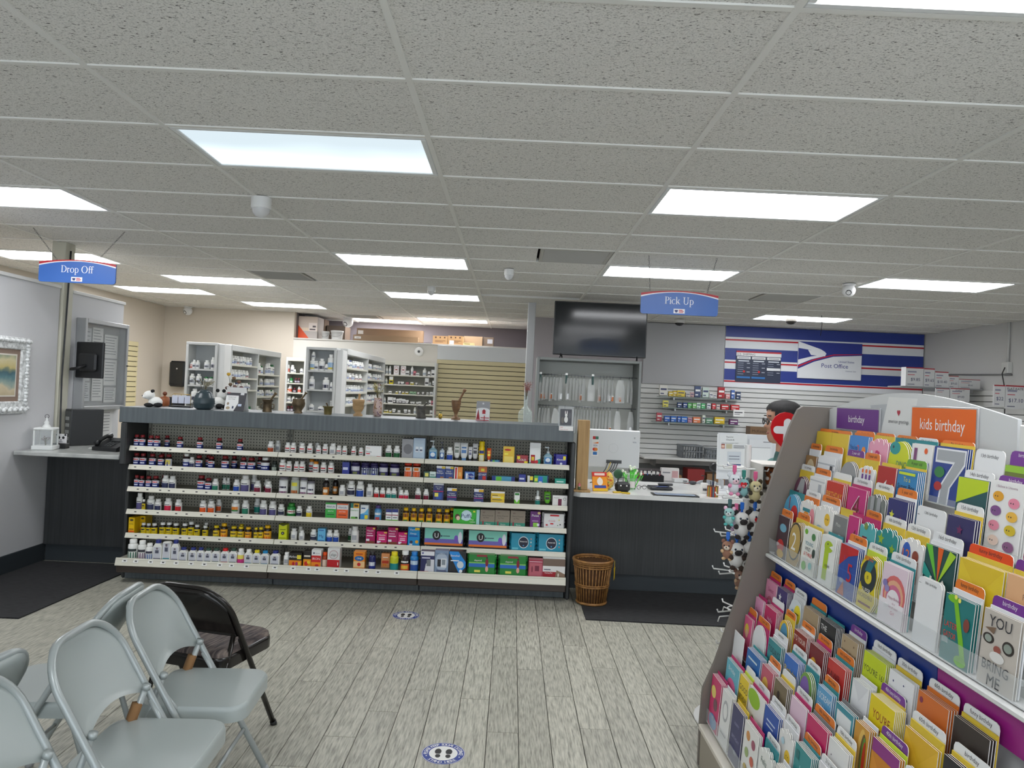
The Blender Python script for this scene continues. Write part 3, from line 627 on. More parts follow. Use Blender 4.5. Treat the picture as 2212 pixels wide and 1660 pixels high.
# cartons: (object name, description, base, ops, depth, category)
BX = {
 'iron': ('carton','white carton reading Iron in black and red',(236,236,234),[('l','Iron',.06,.5,.2,(60,60,66)),('l','dietary',.06,.82,.08,(206,50,62)),R(.06,.28,.3,.36,(206,50,62)),R(.72,.05,.96,.14,(206,50,62)),R(.06,.08,.45,.12,(150,150,156))],.06,'box'),
 'clr1': ('clear_display_box','grey translucent display box',(150,150,152),[('e',.55,.5,.4,.25,(112,112,116))],.1,'box'),
 'clr2': ('clear_display_box','pale blue display box with two pill bottles',(166,186,206),[R(.1,.1,.9,.9,(180,198,214)),R(.2,.35,.45,.6,(226,232,238)),R(.55,.35,.8,.6,(226,232,238)),R(.22,.4,.43,.48,(90,96,120)),R(.57,.4,.78,.48,(90,96,120))],.1,'box'),
 'yel': ('blister_pack','yellow blister pack with clear bubble',(226,190,30),[R(.1,.05,.9,.42,(236,216,120)),('e',.4,.8,.3,.06,(190,50,40)),R(.12,.5,.45,.62,(240,226,90))],.03,'pack'),
 'redb': ('carton','red cold remedy carton with yellow sticker',(150,30,44),[T('COLD',.5,.5,.22),R(.05,.55,.3,.9,(236,220,60)),R(.68,.05,.98,.35,(236,220,60))],.06,'box'),
 'tall': ('carton','tall white card display with teal corner',(226,228,226),[('p',[(0,0),(1,0),(1,.28),(0,.1)],(40,150,130)),R(.12,.06,.5,.45,(170,30,50)),R(.18,.2,.42,.36,(226,200,70)),('c',.65,.14,.16,(206,50,60))],.05,'box'),
 'klx': ('tissue_pack','indigo pack of facial tissues',(52,46,140),[T('Kleenex',.5,.55,.16),('e',.5,.2,.12,.1,(220,224,240)),R(.68,.55,.92,.85,(236,224,70))],.1,'tissues'),
 'gsm': ('carton','small dark green carton',(36,74,66),[R(.2,.3,.8,.8,(220,214,120))],.05,'box'),
 'tsm': ('carton','small teal and white carton',(206,222,216),[R(0,0,1,.35,(60,140,126)),R(.1,.5,.8,.62,(60,110,100))],.05,'box'),
 'nv': ('carton','navy bandage carton with white top',(42,66,130),[R(0,.82,1,1,(232,232,234)),R(.6,.8,1,.96,(226,200,60)),T('Fabric',.42,.62,.1),T('Bandages',.42,.48,.1),R(.45,.12,.85,.2,(190,130,80))],.05,'box'),
 'band': ('carton','white and orange adhesive bandage carton',(232,150,50),[R(0,0,.42,1,(238,236,232)),R(.12,.06,.32,.94,(206,40,44)),R(.55,.3,.85,.6,(240,190,110))],.05,'box'),
 'qtip': ('carton','blue cotton swab carton',(56,90,160),[R(.08,.1,.92,.9,(130,170,214)),('e',.6,.5,.3,.32,(36,60,140)),T('Q-tips',.6,.5,.22),R(.12,.2,.3,.8,(230,234,240))],.06,'box'),
 'gold': ('carton','navy carton with orange picture',(44,48,110),[R(0,.6,1,1,(206,120,60)),R(.3,.68,.7,.86,(236,220,80)),T('ICY HOT',.5,.45,.13),R(.5,.1,.9,.35,(200,60,50))],.05,'box'),
 'ly1': ('toothpaste_carton','green and blue carton lying flat',(70,150,180),[R(.0,0,.15,1,(36,60,130)),R(.18,.05,.42,.95,(110,190,70)),R(.85,0,1,1,(40,50,120))],.05,'box'),
 'bl1': ('carton','dark blue carton',(36,52,140),[R(.1,.4,.8,.6,(200,206,230))],.06,'box'),
 'bk1': ('carton','black and white carton with yellow sticker',(46,46,60),[R(0,0,.4,1,(220,220,216)),R(.45,.4,.95,.9,(236,220,70))],.05,'box'),
 'mul': ('multipack','multipack of blue and green toothpaste',(50,150,150),[R(.0,0,.28,1,(90,170,90)),R(.3,.1,.6,.9,(60,120,206)),R(.05,.3,.25,.7,(230,226,90)),R(.65,.1,.9,.9,(40,150,130)),R(.92,0,1,1,(40,50,110)),R(.35,.05,.55,.3,WHITE)],.08,'box'),
 'teal': ('soft_pack','small teal soft pack',(40,160,140),[R(.15,.4,.8,.6,(200,236,226))],.07,'pack'),
 'nvt': ('carton','tall navy carton of pain patches',(40,48,104),[R(0,.88,1,1,(232,232,236)),T('Hot Cold',.5,.78,.06),T('Pack',.5,.68,.06),R(0,.52,1,.56,(200,50,100)),R(.3,.1,.85,.45,(58,90,160)),R(.15,.25,.5,.45,(236,226,110))],.05,'box'),
 'pain': ('carton','navy and white urinary pain relief carton',(40,54,110),[R(0,.78,1,1,(234,234,236)),R(.5,.78,1,.95,(232,190,70)),T('Urinary',.5,.62,.1),T('Pain Relief',.5,.48,.1),R(0,.32,1,.36,(200,60,130)),R(.2,.05,.8,.12,(230,230,234))],.05,'box'),
 'ylb': ('carton','yellow and white carton with wide stripes',(226,194,60),[R(0,.85,1,1,(234,232,226)),R(0,0,1,.12,(234,232,226)),R(.1,.3,.8,.36,(90,80,40)),R(.1,.5,.9,.58,(240,236,210)),R(.7,.4,.92,.6,(240,226,60)),R(.1,.65,.5,.7,(90,80,40))],.06,'box'),
 'tom': ('carton','slim white and green carton',(234,238,230),[R(0,0,1,.42,(120,196,60)),R(.1,.78,.9,.95,(60,130,60)),('p',[(.1,.45),(.9,.45),(.5,.18)],(240,246,236))],.05,'box'),
 'avn': ('carton','white soap carton with plum square',(232,230,226),[R(.38,.1,.62,.7,(110,40,70)),('l','Aveeno',.08,.8,.11,(110,100,96)),('c',.82,.7,.1,(60,60,60)),('c',.82,.7,.08,(232,230,226))],.06,'box'),
 'alg': ('carton','green and white allergy carton',(232,236,232),[R(0,0,1,.62,(70,170,80)),R(0,.9,1,1,(70,170,80)),T('AllerLife',.5,.76,.11,(40,44,110)),T('GENTLE',.5,.48,.07,(230,250,230)),R(.15,.25,.85,.3,(30,90,50))],.06,'box'),
 'alo': ('carton','orange and white allergy carton',(236,234,232),[R(0,0,1,.62,(234,116,62)),R(0,.92,1,1,(234,116,62)),T('AllerLife',.5,.76,.11,(40,44,110)),T('DAYTIME',.5,.48,.07,(255,240,230)),R(.15,.25,.85,.3,(120,50,30))],.06,'box'),
 'eld': ('carton','white and teal herbal carton with leaf border',(236,238,234),[R(0,.72,.35,1,(40,120,110)),R(.35,.72,1,1,(236,180,50)),R(.45,.8,.9,.92,(90,70,30)),T('Elderberry',.5,.58,.08,(70,150,70)),R(.1,.08,.9,.2,(120,180,90)),('c',.72,.16,.1,(40,30,60))],.06,'box'),
 'blb': ('carton','white and blue sleep aid carton',(232,238,240),[R(0,0,1,.4,(70,150,206)),('p',[(0,.4),(1,.4),(1,.8),(.5,.5)],(120,190,226)),R(.55,.1,.95,.35,(232,216,60)),R(.1,.75,.6,.82,(60,100,150))],.06,'box'),
 'srm': ('carton','slim white carton with blue and green bands',(236,236,236),[R(0,.75,1,1,(56,66,130)),R(0,.5,1,.56,(160,40,70)),R(0,0,1,.16,(120,190,70)),R(.15,.3,.85,.36,(70,70,90))],.05,'box'),
 'puf': ('tissue_box','green box of lotion facial tissues with pale cloud',(70,176,62),[R(.88,0,1,1,(170,214,216)),('p',[(.72,0),(.88,0),(.88,1),(.84,.5)],(44,150,60)),('e',.5,.6,.2,.34,(206,232,240)),('e',.4,.5,.1,.2,(206,232,240)),('e',.6,.66,.1,.2,(206,232,240)),T('Puffs',.5,.58,.26,(40,50,110)),('e',.16,.5,.09,.18,(90,50,40)),('e',.19,.42,.07,.14,(236,200,180)),T('Plus',.72,.36,.09),T('Lotion',.74,.22,.09),R(.75,.82,.83,.92,(230,236,80))],.12,'tissues'),
 'shp': ('carton','brown sharps disposal carton with teal foot',(138,126,110),[R(0,0,1,.26,(60,140,120)),T('BD',.25,.84,.08,(90,40,40)),T('Sharps Disposal',.5,.66,.08,(70,64,56),.75),T('by Mail',.4,.52,.08,(70,64,56)),R(.15,.04,.25,.3,(150,60,70)),T('Sharps',.55,.14,.08,WHITE)],.14,'box'),
 'poi': ('soft_pack','purple pack of pads',(104,44,116),[T('Poise',.5,.75,.14),R(.3,.08,.8,.32,(150,206,90)),('c',.8,.2,.13,(226,226,236)),('c',.85,.9,.14,(220,200,140)),R(.2,.4,.8,.45,(190,150,200))],.1,'pack'),
 'bow': ('carton','yellow carton with orange foot',(234,196,34),[R(.1,.25,.9,.3,(120,70,30)),R(0,0,1,.08,(80,160,60)),R(0,.08,1,.2,(226,110,40)),('e',.5,.84,.3,.06,(60,50,30)),T('BOWEL',.5,.6,.05,(60,50,30))],.12,'box'),
 'lime': ('carton','lime green carton with black triangle',(206,214,40),[('p',[(0,1),(1,1),(.5,.9)],(60,60,30)),('c',.5,.45,.2,(24,24,22)),T('A',.5,.45,.09),R(.15,.66,.85,.7,(110,120,30)),R(.1,.15,.9,.18,(110,120,30))],.06,'box'),
 'mg': ('carton','light blue carton reading Mg',(120,190,226),[T('Mg',.5,.45,.2,(30,60,140)),R(.15,.85,.8,.9,(40,80,160)),R(.1,.1,.9,.16,(60,120,190))],.06,'box'),
 'viA': ('carton','tall magenta chew carton',(176,32,104),[T('Viactiv',.45,.8,.1),R(.1,.62,.7,.66,(236,200,220)),R(.1,.48,.8,.54,(240,210,226)),R(.05,.2,.4,.32,(230,230,240)),R(.1,0,.95,.2,(130,70,50)),R(.75,.88,1,.97,(226,200,90))],.06,'box'),
 'viB': ('carton','low magenta chew carton',(206,40,122),[T('Viactiv',.5,.74,.14),R(.2,.52,.8,.57,(240,200,224)),R(.2,.38,.8,.46,(244,214,230)),R(.05,.14,.4,.3,(230,230,240)),R(.3,0,1,.2,(140,80,50)),R(.7,.88,1,.98,(226,200,90))],.07,'box'),
 'viC': ('carton','bright blue omega chew carton',(40,150,206),[T('Viactiv',.45,.86,.1),T('Omega',.45,.66,.08),R(.1,.5,.85,.56,(30,80,160)),('c',.3,.22,.13,(50,50,80)),('c',.78,.24,.14,(240,180,50)),R(.6,.84,1,.96,(236,206,60)),R(.15,.05,.4,.14,(230,236,240))],.06,'box'),
 'upk': ('pad_pack','black and mint pack of overnight pads',(34,34,38),[R(.02,.24,.99,.98,(140,206,190)),R(.02,.22,.99,.45,(120,110,180)),R(.02,.13,.99,.24,(232,134,60)),('e',.32,.62,.105,.24,BLACK),T('U',.32,.62,.24),('e',.45,.6,.02,.05,(40,60,90)),R(.48,.58,.66,.63,(70,110,110)),('e',.82,.5,.05,.17,(130,100,190)),('e',.92,.55,.05,.3,(226,226,236)),('l','28 pads',.03,.06,.06,(200,200,200))],.14,'pack'),
 'wip': ('wipes_pack','blue soft pack of wipes with dark oval',(52,150,176),[('e',.52,.5,.22,.33,(226,236,240)),('e',.52,.5,.2,.29,(30,34,56)),T('Attends',.52,.55,.09),('c',.52,.32,.03,(90,150,190)),R(.82,.66,.86,.74,(226,150,120)),R(.82,.48,.86,.56,(226,226,210)),R(.82,.28,.86,.36,(210,140,120)),R(.04,.1,.3,.2,(120,200,214))],.1,'pack'),
 'hug': ('wipes_pack','white pack of baby wipes with round lid',(226,226,224),[('e',.4,.48,.19,.32,(238,238,238)),('e',.4,.48,.18,.3,(222,222,224)),T('HUGGIES',.4,.52,.08,(206,44,50)),R(.32,.3,.48,.38,(206,44,50)),R(.1,.2,.2,.3,(190,60,70)),('c',.76,.6,.03,(220,206,60)),('c',.82,.3,.035,(50,50,60)),('c',.7,.24,.025,(60,130,80)),R(.3,.84,.75,.94,(206,60,70))],.12,'pack'),
 'air': ('carton','black and orange immune support carton',(34,28,24),[R(0,0,1,.45,(232,150,40)),T('Airborne',.45,.72,.16),R(.62,.55,.95,.85,(236,220,80)),('e',.35,.2,.1,.14,(200,40,50)),('e',.6,.2,.1,.14,(160,60,110)),('e',.82,.22,.1,.14,(236,206,70))],.06,'box'),
 'ai2': ('carton','slim black and orange fruit carton',(34,28,24),[R(0,0,1,.5,(232,160,40)),R(.1,.65,.9,.75,(220,210,190)),('e',.4,.22,.25,.14,(200,50,50)),('e',.7,.3,.2,.1,(236,206,70))],.06,'box'),
 'irn': ('carton','white and orange carton reading IRON',(234,234,232),[R(0,0,1,.3,(236,150,40)),R(0,.3,1,.68,(206,50,50)),T('IRON',.5,.5,.13),('c',.25,.82,.09,(50,60,90)),T('Ferrous',.62,.82,.06,(60,60,80)),('e',.6,.12,.2,.07,(200,60,40))],.05,'box'),
 'dig': ('carton','white and red carton with ring emblem',(222,222,220),[R(0,0,1,.42,(190,36,48)),('c',.5,.68,.36,(150,60,70)),('c',.5,.68,.33,(216,216,214)),T('align',.5,.68,.12,(60,60,66)),R(.84,.15,.9,.3,WHITE)],.09,'box'),
 'one': ('carton','orange and white multivitamin carton',(232,150,60),[('e',.5,.62,.42,.14,(40,110,170)),T('ONE',.5,.62,.09),R(0,.1,1,.45,(236,200,150)),('c',.5,.28,.16,(206,50,50)),R(.2,.85,.8,.9,(180,70,40))],.09,'box'),
 'or2': ('carton','pale orange carton set further back',(226,160,110),[R(.1,.3,.9,.5,(206,80,50)),('c',.3,.2,.12,(236,150,50)),('c',.55,.2,.12,(236,150,50)),R(.2,.7,.8,.76,(250,236,220))],.05,'box'),
 'bp1': ('carton','navy and white blood pressure monitor carton',(40,42,92),[R(0,.8,1,1,(232,232,236)),('p',[(.3,0),(1,0),(1,.62),(.7,.62),(.4,.4)],(222,222,228)),R(.45,.3,.75,.6,(120,124,130)),R(.1,.66,.7,.72,(210,210,226)),('h',.15,.9,.14,.1,(60,60,140)),R(0,0,.6,.06,(206,40,60))],.1,'box'),
 'bp2': ('carton','grey blue monitor carton with device picture',(130,150,178),[('e',.5,.5,.46,.4,(176,190,208)),R(.2,.28,.5,.6,(40,42,48)),R(.45,.25,.85,.65,(226,230,234)),R(.52,.36,.78,.6,(140,150,156)),R(.15,.06,.85,.14,(90,100,130)),T('Pressure Monitor',.5,.86,.05,(50,56,80))],.1,'box'),
 'msk': ('carton','black and blue mask carton',(32,34,40),[('p',[(0,.98),(.55,.98),(1,.52),(1,.3),(.62,.0),(.0,.9)],(60,150,220)),T('Benehal',.35,.8,.09),R(.1,.55,.6,.6,(220,230,240)),('e',.68,.4,.2,.16,(210,220,226)),('c',.72,.12,.1,(240,244,246))],.1,'box'),
 'dpd': ('brief_pack','green plastic pack of underwear with blue band',(44,130,60),[R(.0,.38,1,.56,(60,120,190)),R(0,.56,1,.62,(140,200,110)),T('depend',.35,.72,.09),R(.22,.12,.45,.24,(226,220,110)),('e',.7,.62,.06,.2,(130,40,56)),('e',.7,.3,.06,.14,(226,176,160)),('e',.7,.86,.03,.06,(60,40,36)),R(.3,.9,.7,1,(150,60,70))],.16,'pack'),
 'tubr': ('clear_tub','red storage tub with clear lid',(166,70,90),[R(.06,.06,.94,.8,(190,110,122)),R(.45,.35,.75,.65,(120,50,70)),('e',.25,.45,.06,.18,(130,60,76)),R(.04,.86,.96,.9,(222,190,196))],.13,'tub'),
 'heat': ('carton','white and red heating pad carton',(232,230,228),[R(0,.62,1,1,(120,100,88)),R(.0,0,.7,.32,(160,36,52)),T('Heating Pad',.26,.26,.06),('p',[(.55,0),(1,0),(1,.22),(.62,.42)],(140,114,94)),('e',.7,.16,.03,.1,(236,230,220)),R(.05,.42,.35,.46,(60,60,90))],.14,'box'),
}
TUBES = {'tw': ('white cream tube standing on dark cap',(226,226,222),(60,60,66),(120,130,120)),'tb': ('white lotion tube standing on blue cap',(224,226,226),(120,160,206),(90,130,180)),'tg': ('slim white tube with dark cap',(226,226,226),(46,50,70),(110,110,140)),
 'tsv': ('silver and black tube',(206,206,206),(60,62,66),(60,60,66)),'to': ('orange cream tube with white cap',(226,106,50),(226,226,230),(240,226,90)),'tgb': ('green and black cream tube',(110,180,60),(30,30,32),(34,34,34))}
def tube_item(label,group,loc,w,h,key):
    _,body,cap,pr = TUBES[key]; m = MB(); k = 12; prof = [(0,.18,.30,.30),(0,.35,.46,.38),(0,.6,.5,.26),(0,.85,.5,.10),(0,1.0,.5,.03)]
    vs = []
    for _,f,a,d in prof:
        for i in range(k): t = math.tau * i / k; vs.append((math.cos(t) * a * w,math.sin(t) * d * w,f * h))
    fs = [(j * k + i,j * k + (i + 1) % k,(j + 1) * k + (i + 1) % k,(j + 1) * k + i) for j in range(4) for i in range(k)] + [tuple(range(4 * k,5 * k))]
    m.add(vs,fs,M(body,.3),True); o = m.build('cream_tube',None,loc); tag(o,label,'tube',group)
    MB().lathe([(w * .28,0),(w * .3,h * .05),(w * .3,h * .18)],M(cap,.4),12).build('cap',o)
    m = MB()
    for z0,z1,c in ((.45,.62,pr),(.7,.78,pr)):
        y0 = -w * .30 if z0 < .6 else -w * .2; m.add([(-w * .3,-w * .34 if z0 < .6 else -w * .24,z0 * h),(w * .3,-w * .34 if z0 < .6 else -w * .24,z0 * h),(w * .3,-w * .26 if z0 < .6 else -w * .20,z1 * h),(-w * .3,-w * .26 if z0 < .6 else -w * .20,z1 * h)],[(0,1,2,3)],M(c,.4))
    m.build('print',o); return o
def pump_item(label,group,loc,w,h,body,lab,dark=False):
    m = MB(); hb = h * .66; m.bbox(-w / 2,-w * .3,0,w / 2,w * .3,hb * .85,M(body,.08,0,.75),w * .12); m.lathe([(w * .4,hb * .82),(w * .2,hb * .97),(w * .16,hb)],M(body,.1,0,.75),10,sy=.6)
    o = m.build('pump_bottle',None,loc); tag(o,label,'bottle',group)
    c = M((60,62,80) if dark else (206,214,218),.3); q = MB(); q.lathe([(w * .2,hb * .97),(w * .2,hb * 1.1),(w * .06,hb * 1.12),(w * .06,h * .93)],c,10); q.bbox(-w * .42,-w * .09,h * .92,w * .12,w * .09,h,c,.003); q.build('pump',o)
    printing(MB(),[('r',.12,.15,.88,.75,lab),('e',.5,.5,.28,.2,(230,240,246)),('r',.2,.2,.8,.3,(40,70,130))],w,hb * .85,-w * .3).build('label',o); return o
def soft_pack(o,w,h,d,col):
    "crimped ends of a soft pack, as a part"
    c = M(col,.25)
    for e in (-1,1):
        m = MB(); k = 9; vs = []
        for i in range(k):
            t = i / (k - 1); vs += [(e * w / 2,d * .5,t * h),(e * (w / 2 + .012 + .004 * (i % 2)),d * .45 + .01 * (i % 3),t * h * .98 + .002)]
        m.add(vs,[(2 * i,2 * i + 1,2 * i + 3,2 * i + 2) for i in range(k - 1)],c)
        m.build('crimped_end',o)
ROWS = [
 # zoom windows: 6 -> 250 + zx / 4.367, 7 -> 580 + zx / 4.369, 8 -> 890 + zx / 4.049 ; entries (zoom, zx, w, h, style[, behind])
 '6 180 60 105 dr|6 240 60 105 dr|6 320 60 102 dr|6 378 60 102 dr|6 425 50 100 dr b|6 595 58 102 dr|6 783 58 105 dr|6 967 58 105 dr|6 1163 58 105 dr|6 1455 60 100 wbr|6 1488 56 100 wp b|7 175 56 95 wr|7 228 56 95 wr|7 268 50 95 wp b|7 312 56 95 wr|7 385 56 98 wr|7 425 50 95 wp b|7 468 48 80 wr|7 530 54 98 wr|7 600 62 105 wp|7 660 50 88 wr|7 715 50 88 wr|7 800 50 88 wr|7 870 46 78 wr|7 990 155 100 iron|7 1130 62 110 wgd|7 1208 62 110 wgd|7 1310 108 178 clr1|7 1420 112 190 clr2|8 180 74 160 PA|8 260 42 150 PB|8 328 56 110 wbl|8 390 58 152 tw|8 452 70 152 tb|8 507 38 120 tg|8 550 52 150 tsv|8 607 52 172 spy|8 672 38 115 to|8 732 84 18 ly1|8 845 100 140 yel|8 965 102 70 redb|8 1075 98 182 tall|8 1190 76 150 PA|8 1305 132 92 klx',
 '6 182 60 105 dr|6 245 60 105 dr|6 333 62 105 dr|6 378 50 100 dr b|6 415 58 100 dr|6 487 60 108 dy|6 600 56 100 dr b|6 655 68 122 dw|6 710 56 92 wn|6 773 64 110 dr|6 820 56 105 dr b|6 890 60 105 dr|6 1020 70 115 dr|6 1068 56 108 dr b|6 1195 60 110 dr|6 1268 74 110 dr|6 1315 56 108 dr b|6 1398 82 118 dw|6 1490 58 85 dg|7 125 66 108 wr|7 187 56 95 wr|7 258 54 98 wr|7 312 60 100 wr|7 372 60 110 wro b|7 440 60 102 wro|7 513 60 100 wr|7 555 50 100 wp b|7 585 60 100 wr|7 730 68 112 bl1|7 815 88 112 njar|7 907 88 112 njr2|7 990 84 112 njr2|7 1080 90 112 njar|7 1185 96 112 njar|7 1313 76 128 ojar|7 1393 76 128 ojar|8 130 52 55 gsm|8 183 54 55 tsm|8 252 76 108 nv|8 328 72 108 nv|8 405 74 106 band|8 505 90 70 qtip|8 617 76 118 gold|8 800 205 42 ly1|8 965 62 66 bl1|8 1035 52 60 bk1|8 1130 130 62 mul|8 1298 96 44 teal',
 '6 187 54 105 dr|6 235 54 100 dr|6 298 56 100 dr|6 363 62 104 dr|6 395 50 100 dr b|6 457 66 115 wn|6 522 66 112 wn|6 793 74 128 dr|6 862 62 106 dr|6 930 60 105 wg|6 975 54 105 wg b|6 1014 50 105 wg b|6 1130 60 108 wbl|6 1208 86 148 wpu|6 1258 60 145 wpu b|6 1328 66 104 wm|6 1380 56 105 wm b|6 1432 62 104 wm|7 130 86 152 tub|7 240 82 154 tub2|7 322 72 152 tub|7 393 76 122 tub|7 535 62 156 syr|7 600 56 150 syr b|7 690 62 100 wp|7 722 50 100 wp b|7 773 76 142 wbk|7 858 76 142 wbl|7 950 66 120 wp|7 1015 48 92 wre|7 1073 50 92 wre|7 1130 52 92 wte|7 1180 56 94 wte|7 1222 46 92 wp b|7 1250 46 78 wpk|7 1297 48 80 wpk|7 1408 54 104 wm|7 1485 52 98 wm|8 230 92 150 nvt|8 348 86 112 pain|8 583 86 114 pain|8 750 122 100 ylb|8 918 48 98 tom|8 1100 46 118 PS|8 1185 58 112 tgb|8 1297 132 88 avn',
 '6 212 78 148 wpu|6 257 50 92 yb|6 317 72 126 wn|6 387 60 102 wn|6 480 70 112 wpk|6 580 64 105 wre|6 812 64 105 wor|6 842 54 105 wor b|6 890 66 105 wor|6 920 54 105 wor b|6 1117 76 124 wmu|6 1213 66 126 wg|6 1290 62 130 wte b|6 1383 70 132 wpu|6 1470 72 128 wpu|6 1553 62 104 wbk|7 205 82 114 gtub|7 283 54 94 wbk|7 377 58 98 wye|7 587 102 142 alg|7 697 108 138 alo|7 813 82 146 eld|7 905 76 134 blb|7 1028 68 134 bpc|7 1135 56 106 srm|7 1195 58 108 srm|7 1292 58 124 nm|7 1367 58 122 nm|7 1440 56 122 nm|8 148 56 118 nm|8 232 56 116 nm|8 303 56 116 nm|8 338 48 114 nm b|8 475 236 128 puf|8 660 130 130 shp|8 790 130 132 shp|8 925 132 134 shp|8 1077 90 136 poi|8 1240 215 122 hug',
 '6 150 56 142 bow|6 200 50 140 bow b|6 252 52 92 yb|6 300 50 90 yb|6 352 58 92 yb|6 430 64 104 yb|6 490 64 106 yb|6 555 64 102 yb|6 640 64 104 yb|6 700 62 122 yb|6 757 54 96 yb|6 800 46 100 yb b|6 835 52 92 yb|6 938 60 98 yy|6 970 50 100 yy b|6 1010 66 120 yo|6 1103 66 98 yy|6 1138 50 100 yy b|6 1170 62 98 yy|6 1240 62 96 yo|6 1316 52 98 yy|6 1362 58 102 yy|6 1422 70 120 yo|7 135 78 140 lime|7 232 60 104 wp|7 266 50 104 wp b|7 307 54 90 wp|7 418 62 104 wbk|7 500 72 118 mg|7 570 60 106 wbl|7 632 58 108 wbl|7 745 46 110 wgd b|7 808 78 148 wp|7 962 88 152 viA|7 1070 98 116 viB|7 1172 96 158 viA|7 1265 86 116 viB|7 1370 112 172 viC|8 275 352 160 upk|8 660 350 156 upk|8 970 246 146 wip|8 1235 256 148 wip',
 '6 140 90 160 c1|6 230 80 155 c2|6 303 70 134 c3|6 380 84 170 sq|6 468 80 152 sqw|6 548 84 176 sq|6 625 86 110 sq|6 715 80 112 sq|6 790 78 116 sq|6 860 76 114 sqg|6 935 78 116 sqg|6 1018 78 118 sqr|6 1097 78 122 sqg|6 1170 68 122 pky|6 1242 82 118 sqw|6 1320 80 114 sqy|6 1397 82 112 sqb|6 1493 88 116 sq|7 165 62 110 wp|7 255 122 114 air|7 365 74 132 ai2|7 450 90 148 irn|7 525 56 126 oc|7 613 114 170 dig|7 855 106 150 one|7 972 66 152 nb|7 1085 80 120 or2 b|7 1180 80 156 ylg|7 1282 84 170 fru|7 1370 80 164 blu|8 133 120 168 bp1|8 257 120 184 bp2|8 395 146 190 msk|8 608 262 160 dpd|8 880 262 158 dpd|8 1080 132 140 tubr|8 1245 204 152 heat',
]
WIN = {'6': (250,4.367),'7': (580,4.369),'8': (890,4.049)}
RN = ['top','second','third','fourth','fifth','bottom']
random.seed(11)
MPP = 5.99 / FPX
for k,row in enumerate(ROWS):
    cnt = [0,0,0]
    ents = []
    for e in row.split('|'):
        p = e.split(); o,s = WIN[p[0]]; px = o + float(p[1]) / s
        yd = (YD if k == 5 else YS) - 5.93
        Y = 5.965 + yd; ents.append((xat(px,Y,SZ[k] + .04),float(p[2]) / s * MPP,float(p[3]) / s * MPP,p[4],len(p) > 5,Y))
    ents.sort()
    ents = [list(e) for e in ents]
    for e in ents:
        e[1] *= .97
        if e[3] in ('wip','hug','klx','dpd'): e[1] -= .034
        e[0] = min(e[0],.490 - e[1] / 2 - (.018 if e[3] in ('wip','hug','klx') else 0)); e[0] = max(e[0],-3.096 + e[1] / 2)
        if k == 5 and e[3] in BX: e[2] = min(e[2],.17)
    fr = [e for e in ents if not e[4]]; bk = [e for e in ents if e[4]]
    for L in (fr,bk):
        for a,b2 in zip(L,L[1:]):
            ov = (a[1] + b2[1]) / 2 + .001 - (b2[0] - a[0])
            if ov > 0: a[1] -= ov; b2[1] -= ov; a[0] -= 0; 
    zf = SZ[k] - .0118
    for X,w,h,st,beh,Y in ents:
        s = 0 if X < GXS[1] else (1 if X < GXS[2] else 2)
        where = '%s from left, %s shelf, %s bay' % (ORD[cnt[s]],RN[k],SECN[s]); cnt[s] += 1
        grp = 'products on the %s counter shelf' % RN[k]
        h = h * 1.02 + .006
        dpt = 0.0
        if beh: dpt = .092
        loc = (X,Y + dpt,zf)
        def lab(d): return '%s, %s' % (d,where)
        if st in BX:
            nm,ds,base,ops,d,cat = BX[st]
            if k == 5 and not beh: d = .07
            o = carton(nm,lab(ds),grp,(X,Y + dpt - .004,zf),w,h,d,base,ops,cat=cat,rough=.3)
            if st in ('wip','hug','dpd','upk'): soft_pack(o,w,h,d,base)
            if st == 'klx': soft_pack(o,w,h,d,(60,54,150))
        elif st in TUBES: tube_item(lab(TUBES[st][0]),grp,(X,Y + .03,zf),w,h,st)
        elif st == 'PA': pump_item(lab('clear blue hand sanitizer pump bottle'),grp,(X,Y + .035,zf),w,h,(160,196,210),(70,140,196))
        elif st == 'PB': pump_item(lab('slim blue spray bottle with dark nozzle'),grp,(X,Y + .03,zf),w,h,(200,214,226),(60,110,170),True)
        elif st == 'PS': bottle('spray_bottle',lab('slim white spray bottle with teal label'),grp,(X,Y + .03,zf),w,h,WHITE,(216,222,222),[(.1,.6,(40,130,120),1.2),(.65,.75,(60,60,66),.8)],capf=.36,neck=.45)
        elif st == 'spy': bottle('spray_can',lab('yellow sunscreen spray can'),grp,(X,Y + .03,zf),w,h,(236,206,40),(240,214,40),[(.1,.5,(226,226,200),.9),(.6,.8,(60,70,130),.9)],capf=.2,neck=.8)
        else:
            S = ST[st]
            kw = dict(shape='square',sh=.62,neck=.5,capf=.18) if st.startswith('sq') else {}
            if st == 'syr': kw = dict(neck=.4,sh=.6,capf=.12)
            if st in ('tub','tub2','njar','njr2','ojar'): kw = dict(neck=.8,sh=.76,capf=.15)
            if st == 'sqw' and h > .12: kw = dict(shape='square',sh=.79,neck=.9,capf=.04)
            nm = 'vitamin_jar' if st in ('tub','tub2','njar','njr2','ojar','gtub') else ('syrup_bottle' if st == 'syr' else 'vitamin_bottle')
            bottle(nm,lab(S[0]),grp,(X,Y + dpt + w / 2,zf),w,h,S[1],S[2],S[3],**kw)
